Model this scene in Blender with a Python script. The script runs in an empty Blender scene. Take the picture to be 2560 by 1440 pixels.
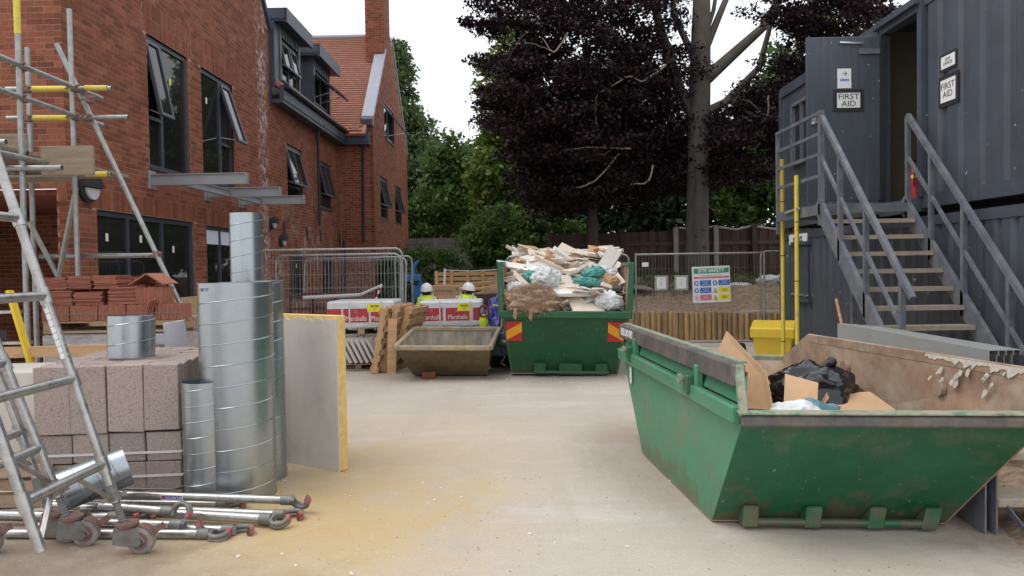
import bpy, math, random
import numpy as np
from mathutils import Vector, Matrix, Euler, noise as mn
R = math.radians
rnd = random.Random(7)
sc = bpy.context.scene
COL = sc.collection

# ------------------------------------------------------------------ camera
cam_d = bpy.data.cameras.new('camera')
cam = bpy.data.objects.new('camera', cam_d); COL.objects.link(cam)
cam_d.sensor_width = 36.0
cam_d.lens = 36.0 * 1900 / 2560
cam_d.clip_end = 600
cam.location = (0, 0, 1.55)
cam.rotation_mode = 'XYZ'
cam.matrix_world = Matrix.Translation((0, 0, 1.55)) @ Euler((R(90 - 1.57), 0, 0)).to_matrix().to_4x4() @ Matrix.Rotation(R(-0.9), 4, 'Z')
sc.camera = cam

# ------------------------------------------------------------------ sky and sun (bright thin overcast)
SUN_EL, SUN_AZ = 60.0, 262.0      # azimuth clockwise from +Y: from the left
world = bpy.data.worlds.new('World'); sc.world = world; world.use_nodes = True
wn = world.node_tree.nodes; wl = world.node_tree.links; wn.clear()
w_out = wn.new('ShaderNodeOutputWorld'); w_bg = wn.new('ShaderNodeBackground')
w_sky = wn.new('ShaderNodeTexSky'); w_sky.sky_type = 'NISHITA'; w_sky.sun_disc = False
w_sky.sun_elevation = R(SUN_EL); w_sky.sun_rotation = R(SUN_AZ); w_sky.air_density = 1.0; w_sky.dust_density = 3.0
w_mix = wn.new('ShaderNodeMix'); w_mix.data_type = 'RGBA'; w_mix.inputs[0].default_value = 0.93
w_mix.inputs[7].default_value = (9.3, 9.6, 10.1, 1)       # the even cloud sheet
wl.new(w_sky.outputs[0], w_mix.inputs[6]); wl.new(w_mix.outputs[2], w_bg.inputs[0])
w_bg.inputs[1].default_value = 0.12
wl.new(w_bg.outputs[0], w_out.inputs[0])
sun_d = bpy.data.lights.new('sun', 'SUN'); sun_d.energy = 1.0; sun_d.angle = R(35); sun_d.color = (1, .96, .9)
sun = bpy.data.objects.new('sun', sun_d); COL.objects.link(sun)
sd = Vector((math.sin(R(SUN_AZ)) * math.cos(R(SUN_EL)), math.cos(R(SUN_AZ)) * math.cos(R(SUN_EL)), math.sin(R(SUN_EL))))
sun.rotation_euler = sd.to_track_quat('Z', 'Y').to_euler(); sun.location = sd * 60
sc.view_settings.view_transform = 'Standard'; sc.view_settings.look = 'None'
sc.view_settings.exposure = 0.28; sc.view_settings.gamma = 1.0
sc.view_settings.use_curve_mapping = False

# ------------------------------------------------------------------ helpers: materials
def nodes(m):
    m.use_nodes = True
    return m.node_tree.nodes, m.node_tree.links, m.node_tree.nodes['Principled BSDF']
MATS = {}
def mat(name, col, rough=.6, metal=0., var=.2, scale=6., bump=.0, bscale=60., dirt=None, dirt_amt=.5, dirt_scale=2.5,
        dirt_lo=.45, stretch=None, objvar=.0, spec=.5, coat=0., trans=0., alpha=1., rvar=.0):
    """procedural Principled material: base colour broken by noise, optional dirt patches, optional fine relief"""
    if name in MATS: return MATS[name]
    m = bpy.data.materials.new(name); n, l, b = nodes(m)
    tc = n.new('ShaderNodeTexCoord'); oi = n.new('ShaderNodeObjectInfo')
    add = n.new('ShaderNodeVectorMath'); add.operation = 'ADD'
    mulr = n.new('ShaderNodeMath'); mulr.operation = 'MULTIPLY'; mulr.inputs[1].default_value = 17.
    l.new(oi.outputs['Random'], mulr.inputs[0]); l.new(tc.outputs['Object'], add.inputs[0]); l.new(mulr.outputs[0], add.inputs[1])
    vec = add.outputs[0]
    if stretch:
        mp = n.new('ShaderNodeMapping'); mp.inputs['Scale'].default_value = stretch; l.new(vec, mp.inputs[0]); vec = mp.outputs[0]
    nz = n.new('ShaderNodeTexNoise'); nz.inputs['Scale'].default_value = scale; nz.inputs['Detail'].default_value = 6; nz.inputs['Roughness'].default_value = .65
    l.new(vec, nz.inputs['Vector'])
    rmp = n.new('ShaderNodeMapRange'); rmp.inputs[1].default_value = .3; rmp.inputs[2].default_value = .7
    rmp.inputs[3].default_value = 1 - var; rmp.inputs[4].default_value = 1 + var; l.new(nz.outputs[0], rmp.inputs[0])
    val = rmp.outputs[0]
    if objvar:
        mo = n.new('ShaderNodeMapRange'); mo.inputs[3].default_value = 1 - objvar; mo.inputs[4].default_value = 1 + objvar
        l.new(oi.outputs['Random'], mo.inputs[0]); mm = n.new('ShaderNodeMath'); mm.operation = 'MULTIPLY'
        l.new(val, mm.inputs[0]); l.new(mo.outputs[0], mm.inputs[1]); val = mm.outputs[0]
    vm = n.new('ShaderNodeVectorMath'); vm.operation = 'SCALE'; vm.inputs[0].default_value = col[:3]; l.new(val, vm.inputs['Scale'])
    cout = vm.outputs[0]
    if dirt:
        nd = n.new('ShaderNodeTexNoise'); nd.inputs['Scale'].default_value = dirt_scale; nd.inputs['Detail'].default_value = 9; nd.inputs['Roughness'].default_value = .7
        l.new(vec, nd.inputs['Vector'])
        dr = n.new('ShaderNodeMapRange'); dr.inputs[1].default_value = dirt_lo; dr.inputs[2].default_value = dirt_lo + .22; dr.inputs[3].default_value = 0; dr.inputs[4].default_value = dirt_amt
        l.new(nd.outputs[0], dr.inputs[0])
        mx = n.new('ShaderNodeMix'); mx.data_type = 'RGBA'; l.new(dr.outputs[0], mx.inputs[0]); l.new(cout, mx.inputs[6]); mx.inputs[7].default_value = (*dirt, 1)
        cout = mx.outputs[2]
    l.new(cout, b.inputs['Base Color'])
    if rvar:
        rr = n.new('ShaderNodeMapRange'); rr.inputs[1].default_value = .3; rr.inputs[2].default_value = .7; rr.inputs[3].default_value = max(.02, rough - rvar); rr.inputs[4].default_value = rough + rvar
        l.new(nz.outputs[0], rr.inputs[0]); l.new(rr.outputs[0], b.inputs['Roughness'])
    else: b.inputs['Roughness'].default_value = rough
    b.inputs['Metallic'].default_value = metal; b.inputs['Specular IOR Level'].default_value = spec
    b.inputs['Coat Weight'].default_value = coat
    b.inputs['Transmission Weight'].default_value = trans; b.inputs['Alpha'].default_value = alpha
    if bump:
        nb = n.new('ShaderNodeTexNoise'); nb.inputs['Scale'].default_value = bscale; nb.inputs['Detail'].default_value = 5; l.new(vec, nb.inputs['Vector'])
        bp = n.new('ShaderNodeBump'); bp.inputs['Strength'].default_value = bump; bp.inputs['Distance'].default_value = .02
        l.new(nb.outputs[0], bp.inputs['Height']); l.new(bp.outputs[0], b.inputs['Normal'])
    MATS[name] = m
    return m

# ------------------------------------------------------------------ helpers: meshes
class MB:
    def __init__(s): s.v = []; s.f = []
    def add(s, vs, fs):
        o = len(s.v); s.v += [tuple(x) for x in vs]; s.f += [tuple(i + o for i in f) for f in fs]; return s
    def bx(s, x0, x1, y0, y1, z0, z1):
        return s.add([(x0, y0, z0), (x1, y0, z0), (x1, y1, z0), (x0, y1, z0), (x0, y0, z1), (x1, y0, z1), (x1, y1, z1), (x0, y1, z1)],
                     [(0, 3, 2, 1), (4, 5, 6, 7), (0, 1, 5, 4), (1, 2, 6, 5), (2, 3, 7, 6), (3, 0, 4, 7)])
    def box(s, c, size, rot=(0, 0, 0)):
        M = Matrix.Translation(c) @ Euler(rot).to_matrix().to_4x4(); a, b, d = (q / 2 for q in size)
        vs = [M @ Vector(p) for p in ((-a, -b, -d), (a, -b, -d), (a, b, -d), (-a, b, -d), (-a, -b, d), (a, -b, d), (a, b, d), (-a, b, d))]
        return s.add(vs, [(0, 3, 2, 1), (4, 5, 6, 7), (0, 1, 5, 4), (1, 2, 6, 5), (2, 3, 7, 6), (3, 0, 4, 7)])
    def bar(s, p0, p1, w, h, up=(0, 0, 1)):
        p0 = Vector(p0); p1 = Vector(p1); d = (p1 - p0); L = d.length; d.normalize(); u = Vector(up)
        x = d.cross(u)
        if x.length < 1e-4: x = d.cross(Vector((1, 0, 0)))
        x.normalize(); u = x.cross(d)
        vs = []
        for p in (p0, p1):
            for a, b in ((-1, -1), (1, -1), (1, 1), (-1, 1)): vs.append(p + x * a * w / 2 + u * b * h / 2)
        return s.add(vs, [(0, 3, 2, 1), (4, 5, 6, 7), (0, 1, 5, 4), (1, 2, 6, 5), (2, 3, 7, 6), (3, 0, 4, 7)][:2] + [(0, 1, 5, 4), (1, 2, 6, 5), (2, 3, 7, 6), (3, 0, 4, 7)])
    def cyl(s, p0, p1, r, n=12, r1=None, cap=True):
        r1 = r if r1 is None else r1
        return s.tube([p0, p1], [r, r1], n, cap)
    def tube(s, pts, r, n=8, cap=True):
        pts = [Vector(p) for p in pts]; k = len(pts); rr = r if isinstance(r, (list, tuple)) else [r] * k
        t0 = (pts[1] - pts[0]).normalized(); a = t0.orthogonal().normalized(); vs = []; prev = t0
        for i, p in enumerate(pts):
            t = (pts[min(i + 1, k - 1)] - pts[max(i - 1, 0)]).normalized()
            a = (prev.rotation_difference(t) @ a); a = (a - t * a.dot(t)).normalized(); b = t.cross(a); prev = t
            for j in range(n):
                an = 2 * math.pi * j / n; vs.append(p + (a * math.cos(an) + b * math.sin(an)) * rr[i])
        fs = []
        for i in range(k - 1):
            for j in range(n):
                j2 = (j + 1) % n; fs.append((i * n + j, i * n + j2, (i + 1) * n + j2, (i + 1) * n + j))
        if cap: fs += [tuple(range(n - 1, -1, -1)), tuple(range((k - 1) * n, k * n))]
        return s.add(vs, fs)
    def pipe(s, p0, p1, ro, ri, n=16):
        """open ended hollow tube"""
        p0 = Vector(p0); p1 = Vector(p1); t = (p1 - p0).normalized(); a = t.orthogonal().normalized(); b = t.cross(a); vs = []
        for p, r in ((p0, ro), (p1, ro), (p1, ri), (p0, ri)):
            for j in range(n):
                an = 2 * math.pi * j / n; vs.append(p + (a * math.cos(an) + b * math.sin(an)) * r)
        fs = []
        for q in range(4):
            q2 = (q + 1) % 4
            for j in range(n):
                j2 = (j + 1) % n; fs.append((q * n + j, q * n + j2, q2 * n + j2, q2 * n + j))
        return s.add(vs, fs)
    def prism(s, poly, vec):
        poly = [Vector(p) for p in poly]; v = Vector(vec); k = len(poly)
        return s.add(poly + [p + v for p in poly], [tuple(range(k - 1, -1, -1)), tuple(range(k, 2 * k))] + [(i, (i + 1) % k, (i + 1) % k + k, i + k) for i in range(k)])
    def quad(s, *p): return s.add(p, [tuple(range(len(p)))])
    def sheet(s, quad, th):
        """thick plate over a quad (th along its normal, behind it)"""
        q = [Vector(p) for p in quad]; nn = (q[1] - q[0]).cross(q[2] - q[0]).normalized(); return s.prism(q, nn * -th)
    def ball(s, c, r, n=12, m=8, sz=(1, 1, 1)):
        vs = [(c[0], c[1], c[2] - r * sz[2])]
        for i in range(1, m):
            th = math.pi * i / m
            for j in range(n):
                ph = 2 * math.pi * j / n
                vs.append((c[0] + r * sz[0] * math.sin(th) * math.cos(ph), c[1] + r * sz[1] * math.sin(th) * math.sin(ph), c[2] - r * sz[2] * math.cos(th)))
        vs.append((c[0], c[1], c[2] + r * sz[2])); fs = [(0, 1 + (j + 1) % n, 1 + j) for j in range(n)]
        for i in range(m - 2):
            for j in range(n):
                a = 1 + i * n + j; b = 1 + i * n + (j + 1) % n; fs.append((a, b, b + n, a + n))
        L = len(vs) - 1; o = 1 + (m - 2) * n
        fs += [(o + j, o + (j + 1) % n, L) for j in range(n)]
        return s.add(vs, fs)
    def mesh(s, name, smooth=False, fix=True):
        me = bpy.data.meshes.new(name); me.from_pydata(s.v, [], s.f)
        if smooth:
            me.polygons.foreach_set('use_smooth', [True] * len(me.polygons))
            if not getattr(s, 'soft', False): me.set_sharp_from_angle(angle=R(40))
        me.update(); return me
    def build(s, name, m, parent=None, smooth=False, bev=0, loc=None, rot=None, kind=None):
        me = s.mesh(name, smooth)
        if m: me.materials.append(m)
        o = link(name, me, parent)
        if loc is not None: o.location = loc
        if rot is not None: o.rotation_euler = rot
        if bev:
            bm = o.modifiers.new('bevel', 'BEVEL'); bm.width = bev; bm.segments = 1; bm.limit_method = 'ANGLE'
        if kind: o['kind'] = kind
        return o
def link(name, data, parent=None):
    o = bpy.data.objects.new(name, data); COL.objects.link(o)
    if parent: o.parent = parent
    return o
def thing(name, label, cat, loc=(0, 0, 0), rz=0., group=None, rot=None):
    o = link(name, None); o.empty_display_size = .1; o.location = loc; o.rotation_euler = rot if rot else (0, 0, rz)
    return tag(o, label, cat, group)
def tag(o, label, cat, group=None):
    o['label'] = label; o['category'] = cat; o['kind'] = 'thing'
    if group: o['group'] = group
    return o
def structure(o): o['kind'] = 'structure'; return o
def clone(o, parent=None):
    c = o.copy(); COL.objects.link(c); c.parent = parent
    for ch in list(o.children): clone(ch, c)
    return c
def text(s, size, m, parent, M, name='lettering', ext=.001, align='CENTER', sx=1., bold=0.):
    """flat lettering; M places it (x right, y up, z out of the surface)"""
    cu = bpy.data.curves.new('t', 'FONT'); cu.body = s; cu.size = size; cu.extrude = ext; cu.align_x = align; cu.align_y = 'CENTER'; cu.offset = bold; cu.resolution_u = 3
    cu.space_line = .9
    tmp = bpy.data.objects.new('t', cu); COL.objects.link(tmp)
    dg = bpy.context.evaluated_depsgraph_get(); me = bpy.data.meshes.new_from_object(tmp.evaluated_get(dg))
    bpy.data.objects.remove(tmp); bpy.data.curves.remove(cu)
    me.materials.clear(); me.materials.append(m); me.transform(Matrix.Diagonal((sx, 1, 1, 1)))
    o = link(name, me, parent); o.matrix_local = M
    return o
def frame(origin, right, up):
    """matrix with x=right, y=up, z=right x up at origin"""
    x = Vector(right).normalized(); y = Vector(up); y = (y - x * y.dot(x)).normalized(); z = x.cross(y)
    M = Matrix((x, y, z)).transposed().to_4x4(); M.translation = Vector(origin); return M
def crumple(seed, rx, ry, rz, n=40, m=24, amp=.25, freq=3.):
    """closed lumpy form for sacks, tarps and wool"""
    from mathutils import noise
    mb = MB(); mb.ball((0, 0, 0), 1, n, m); vs = []
    off = Vector((seed * 3.1, seed * 1.7, seed * 7.3))
    for v in mb.v:
        v = Vector(v); d = noise.fractal(v * freq + off, 1.0, 2.1, 5) * amp + abs(noise.noise(v * freq * 1.7 - off)) * amp * .8
        w = v * (1 + d); vs.append((w.x * rx, w.y * ry, w.z * rz))
    mb.v = vs; mb.soft = True; return mb

# ------------------------------------------------------------------ materials
def brick_material():
    m = bpy.data.materials.new('red_brick'); n, l, b = nodes(m)
    geo = n.new('ShaderNodeNewGeometry'); oi = n.new('ShaderNodeObjectInfo')
    ad = n.new('ShaderNodeMath'); ad.operation = 'ADD'; l.new(geo.outputs['Random Per Island'], ad.inputs[0]); l.new(oi.outputs['Random'], ad.inputs[1])
    fr = n.new('ShaderNodeMath'); fr.operation = 'FRACT'; l.new(ad.outputs[0], fr.inputs[0])
    cr = n.new('ShaderNodeValToRGB'); e = cr.color_ramp.elements
    e[0].position = 0; e[0].color = (.15, .05, .03, 1); e[1].position = 1; e[1].color = (.28, .101, .058, 1)
    for p, c in ((.25, (.188, .061, .035, 1)), (.5, (.222, .073, .041, 1)), (.8, (.25, .086, .049, 1))):
        q = e.new(p); q.color = c
    l.new(fr.outputs[0], cr.inputs[0])
    nz = n.new('ShaderNodeTexNoise'); nz.inputs['Scale'].default_value = 22; nz.inputs['Detail'].default_value = 6; l.new(geo.outputs['Position'], nz.inputs['Vector'])
    mr = n.new('ShaderNodeMapRange'); mr.inputs[1].default_value = .3; mr.inputs[2].default_value = .7; mr.inputs[3].default_value = .8; mr.inputs[4].default_value = 1.18; l.new(nz.outputs[0], mr.inputs[0])
    sc_ = n.new('ShaderNodeVectorMath'); sc_.operation = 'SCALE'; l.new(cr.outputs[0], sc_.inputs[0]); l.new(mr.outputs[0], sc_.inputs['Scale'])
    # lime bloom: white stains down the joint beside the gable and patches on the low wall
    sx = n.new('ShaderNodeSeparateXYZ'); l.new(geo.outputs['Position'], sx.inputs[0])
    n2 = n.new('ShaderNodeTexNoise'); n2.inputs['Scale'].default_value = 1.1; n2.inputs['Detail'].default_value = 8; n2.inputs['Roughness'].default_value = .75; l.new(geo.outputs['Position'], n2.inputs['Vector'])
    def band(sock, c, w):
        s1 = n.new('ShaderNodeMath'); s1.operation = 'SUBTRACT'; l.new(sock, s1.inputs[0]); s1.inputs[1].default_value = c
        a1 = n.new('ShaderNodeMath'); a1.operation = 'ABSOLUTE'; l.new(s1.outputs[0], a1.inputs[0])
        q = n.new('ShaderNodeMapRange'); q.inputs[1].default_value = w * .3; q.inputs[2].default_value = w; q.inputs[3].default_value = 1; q.inputs[4].default_value = 0; l.new(a1.outputs[0], q.inputs[0]); return q.outputs[0]
    def mul(a, b_):
        q = n.new('ShaderNodeMath'); q.operation = 'MULTIPLY'; l.new(a, q.inputs[0]); l.new(b_, q.inputs[1]); return q.outputs[0]
    def mx2(a, b_):
        q = n.new('ShaderNodeMath'); q.operation = 'MAXIMUM'; l.new(a, q.inputs[0]); l.new(b_, q.inputs[1]); return q.outputs[0]
    def thr(lo, hi):
        q = n.new('ShaderNodeMapRange'); q.inputs[1].default_value = lo; q.inputs[2].default_value = hi; l.new(n2.outputs[0], q.inputs[0]); return q.outputs[0]
    n3 = n.new('ShaderNodeTexNoise'); n3.inputs['Scale'].default_value = 7; n3.inputs['Detail'].default_value = 6; n3.inputs['Roughness'].default_value = .8; l.new(geo.outputs['Position'], n3.inputs['Vector'])
    fine = n.new('ShaderNodeMapRange'); fine.inputs[1].default_value = .47; fine.inputs[2].default_value = .6; l.new(n3.outputs[0], fine.inputs[0])
    streak = mul(mul(band(sx.outputs[1], 16.75, .42), thr(.36, .5)), fine.outputs[0])
    low = mul(mul(mul(band(sx.outputs[1], 19.4, 4.2), band(sx.outputs[2], 1.6, 2.3)), thr(.5, .62)), fine.outputs[0])
    msk = mx2(streak, low)
    ms = n.new('ShaderNodeMath'); ms.operation = 'MULTIPLY'; ms.inputs[1].default_value = .85; l.new(msk, ms.inputs[0])
    mix = n.new('ShaderNodeMix'); mix.data_type = 'RGBA'; l.new(ms.outputs[0], mix.inputs[0]); l.new(sc_.outputs[0], mix.inputs[6]); mix.inputs[7].default_value = (.62, .55, .52, 1)
    l.new(mix.outputs[2], b.inputs['Base Color']); b.inputs['Roughness'].default_value = .85; b.inputs['Specular IOR Level'].default_value = .25
    bp = n.new('ShaderNodeBump'); bp.inputs['Strength'].default_value = .25; bp.inputs['Distance'].default_value = .01; l.new(nz.outputs[0], bp.inputs['Height']); l.new(bp.outputs[0], b.inputs['Normal'])
    return m
M_BRICK = brick_material()
M_MORTAR = mat('mortar', (.36, .225, .16), .95, var=.2, scale=9, bump=.2, bscale=120)
M_REVEAL = mat('brick_reveal', (.22, .068, .045), .9, var=.25, scale=12)
M_ANTH = mat('anthracite_frame', (.045, .052, .066), .45, var=.12, scale=4)
M_ZINC = mat('dark_zinc', (.055, .065, .088), .5, metal=.3, var=.18, scale=2.5)
M_COPING = mat('coping_zinc', (.3, .32, .37), .5, metal=.2, var=.08)
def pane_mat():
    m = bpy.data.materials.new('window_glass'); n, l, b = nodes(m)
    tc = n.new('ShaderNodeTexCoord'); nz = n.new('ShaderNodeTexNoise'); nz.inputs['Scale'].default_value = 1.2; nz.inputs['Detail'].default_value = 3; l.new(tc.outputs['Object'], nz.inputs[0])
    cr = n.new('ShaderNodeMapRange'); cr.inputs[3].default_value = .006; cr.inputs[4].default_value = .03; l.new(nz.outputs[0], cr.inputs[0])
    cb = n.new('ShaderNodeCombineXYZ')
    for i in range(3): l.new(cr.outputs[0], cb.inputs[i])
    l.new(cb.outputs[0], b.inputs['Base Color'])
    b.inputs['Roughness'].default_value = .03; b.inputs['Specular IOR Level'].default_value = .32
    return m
M_PANE = pane_mat()
M_BLIND = mat('white_blind', (.62, .68, .76), .8, var=.05)
M_STICK = mat('yellow_sticker', (.75, .68, .08), .6, var=.05)
M_STICKW = mat('white_sticker', (.7, .7, .68), .6, var=.05)
M_STEEL = mat('primer_grey_steel', (.33, .34, .36), .5, metal=.25, var=.12, scale=5, dirt=(.2, .16, .13), dirt_amt=.3)
M_LAMPB = mat('black_plastic', (.022, .022, .026), .5, var=.1)
M_LAMPW = mat('opal_diffuser', (.5, .5, .53), .4, var=.05)
M_PIPE = mat('black_downpipe', (.025, .022, .024), .4, var=.15)
M_ROOF = mat('clay_plain_tile', (.36, .15, .1), .85, var=.22, scale=5, dirt=(.34, .1, .06), dirt_amt=.6, bump=.3, bscale=25)
M_PLY = mat('osb_board', (.52, .37, .2), .85, var=.3, scale=25, bump=.2, bscale=60)
# metals
M_GALV = mat('galvanised_tube', (.33, .345, .34), .42, metal=.65, var=.3, scale=14, dirt=(.3, .27, .2), dirt_amt=.55, dirt_scale=9, rvar=.12)
M_ALU = mat('aluminium_tube', (.44, .43, .415), .34, metal=.88, var=.2, scale=14, dirt=(.24, .225, .2), dirt_amt=.6, dirt_scale=6, dirt_lo=.5, bump=.1, bscale=40, rvar=.12)
M_YTAPE = mat('yellow_sleeve', (.72, .57, .06), .5, var=.2, scale=10, dirt=(.3, .26, .12), dirt_amt=.7, dirt_scale=10)
M_RUST = mat('worn_red_iron', (.2, .1, .08), .75, var=.35, scale=20, dirt=(.16, .13, .12), dirt_amt=.8, dirt_scale=14)
M_HOOK = mat('red_hook', (.38, .08, .07), .5, var=.3, scale=30, dirt=(.35, .3, .29), dirt_amt=.7, dirt_scale=20)
M_CAST = mat('cast_grey', (.2, .2, .19), .55, metal=.5, var=.3, scale=20, dirt=(.2, .17, .14), dirt_amt=.6, dirt_scale=14)
M_WHEEL = mat('grey_rubber_tyre', (.25, .23, .215), .7, var=.25, scale=18, dirt=(.36, .3, .25), dirt_amt=.5, dirt_scale=8)
M_PLANK = mat('scaffold_board', (.27, .205, .145), .85, var=.3, scale=3, stretch=(1, 9, 9), bump=.15, bscale=30, dirt=(.22, .17, .13), dirt_amt=.5)
M_TIMBER = mat('pallet_timber', (.55, .34, .175), .8, var=.28, scale=5, stretch=(1.2, 6, 6), objvar=.18, bump=.12, bscale=30, dirt=(.3, .2, .12), dirt_amt=.35)
M_TIMBER2 = mat('weathered_timber', (.4, .29, .19), .85, var=.3, scale=5, stretch=(1.2, 6, 6), objvar=.2, bump=.12, bscale=30, dirt=(.2, .15, .11), dirt_amt=.4)
def duct_material():
    m = mat('galvanised_duct', (.40, .445, .475), .30, metal=.95, var=.07, scale=2.5, dirt=(.30, .33, .37), dirt_amt=.4, dirt_scale=1.3, bump=.05, bscale=4, rvar=.07)
    return m
M_DUCT = duct_material()
def block_material():
    m = bpy.data.materials.new('concrete_block'); n, l, b = nodes(m)
    tc = n.new('ShaderNodeTexCoord'); oi = n.new('ShaderNodeObjectInfo'); geo = n.new('ShaderNodeNewGeometry')
    n1 = n.new('ShaderNodeTexNoise'); n1.inputs['Scale'].default_value = 75; n1.inputs['Detail'].default_value = 5; n1.inputs['Roughness'].default_value = .7; l.new(geo.outputs['Position'], n1.inputs[0])
    vo = n.new('ShaderNodeTexVoronoi'); vo.inputs['Scale'].default_value = 95; l.new(geo.outputs['Position'], vo.inputs[0])
    n2 = n.new('ShaderNodeTexNoise'); n2.inputs['Scale'].default_value = 3; l.new(geo.outputs['Position'], n2.inputs[0])
    cr = n.new('ShaderNodeValToRGB'); e = cr.color_ramp.elements; e[0].position = .3; e[0].color = (.17, .125, .108, 1); e[1].position = .62; e[1].color = (.45, .365, .325, 1)
    q = e.new(.42); q.color = (.37, .295, .26, 1); q = e.new(.8); q.color = (.52, .44, .4, 1)
    l.new(n1.outputs[0], cr.inputs[0])
    mo = n.new('ShaderNodeMapRange'); mo.inputs[3].default_value = .86; mo.inputs[4].default_value = 1.1; l.new(oi.outputs['Random'], mo.inputs[0])
    s1 = n.new('ShaderNodeVectorMath'); s1.operation = 'SCALE'; l.new(cr.outputs[0], s1.inputs[0]); l.new(mo.outputs[0], s1.inputs['Scale'])
    l.new(s1.outputs[0], b.inputs['Base Color']); b.inputs['Roughness'].default_value = .95; b.inputs['Specular IOR Level'].default_value = .15
    bp = n.new('ShaderNodeBump'); bp.inputs['Strength'].default_value = .9; bp.inputs['Distance'].default_value = .012; l.new(n1.outputs[0], bp.inputs['Height']); l.new(bp.outputs[0], b.inputs['Normal'])
    return m
M_BLOCK = block_material()
M_STRAP = mat('white_strap', (.62, .6, .58), .5, var=.1)
M_PBOARD = mat('grey_plasterboard', (.56, .52, .47), .85, var=.08, scale=3, dirt=(.36, .32, .27), dirt_amt=.5, dirt_scale=3.3, dirt_lo=.53)
M_FOAM = mat('yellow_pir_foam', (.72, .5, .19), .9, var=.16, scale=16, bump=.3, bscale=70)
M_TILE = mat('terracotta_tile', (.32, .118, .075), .85, var=.2, scale=14, objvar=.14, bump=.15, bscale=60)
M_POLY = mat('polythene_wrap', (.42, .37, .38), .3, var=.25, scale=5, stretch=(1, 1, 4), bump=.5, bscale=14, dirt=(.62, .6, .6), dirt_amt=.6, dirt_scale=5)
M_POLYG = mat('grey_printed_wrap', (.42, .42, .45), .45, var=.15, scale=7, stretch=(1, 1, 5), bump=.5, bscale=16)
M_WRAPW = mat('white_shrink_wrap', (.66, .66, .67), .35, var=.16, scale=7, stretch=(1, 1, 5), bump=.5, bscale=22)
M_ROLL = mat('grey_plastic_roll', (.43, .43, .47), .5, var=.05)
M_YEL = mat('yellow_plastic', (.76, .53, .03), .5, var=.1, scale=5, dirt=(.45, .33, .1), dirt_amt=.35)
M_WHITE = mat('white_print', (.78, .78, .77), .6, var=.02)
M_BLACKP = mat('black_print', (.02, .02, .022), .7, var=.05)
M_NAVY = mat('navy_print', (.03, .05, .22), .6, var=.05)
M_REDP = mat('red_print', (.45, .04, .05), .55, var=.08, scale=8)
M_BLUEP = mat('blue_print', (.03, .14, .5), .6, var=.05)
M_GREENP = mat('green_print', (.03, .3, .13), .6, var=.05)
M_YELP = mat('yellow_print', (.82, .72, .03), .6, var=.05)
M_PINKP = mat('faded_red_print', (.6, .14, .18), .6, var=.06)
M_ORANGEP = mat('amber_reflective', (.8, .36, .01), .45, var=.08)
M_REDREF = mat('red_reflective', (.5, .03, .03), .45, var=.08)
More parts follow.
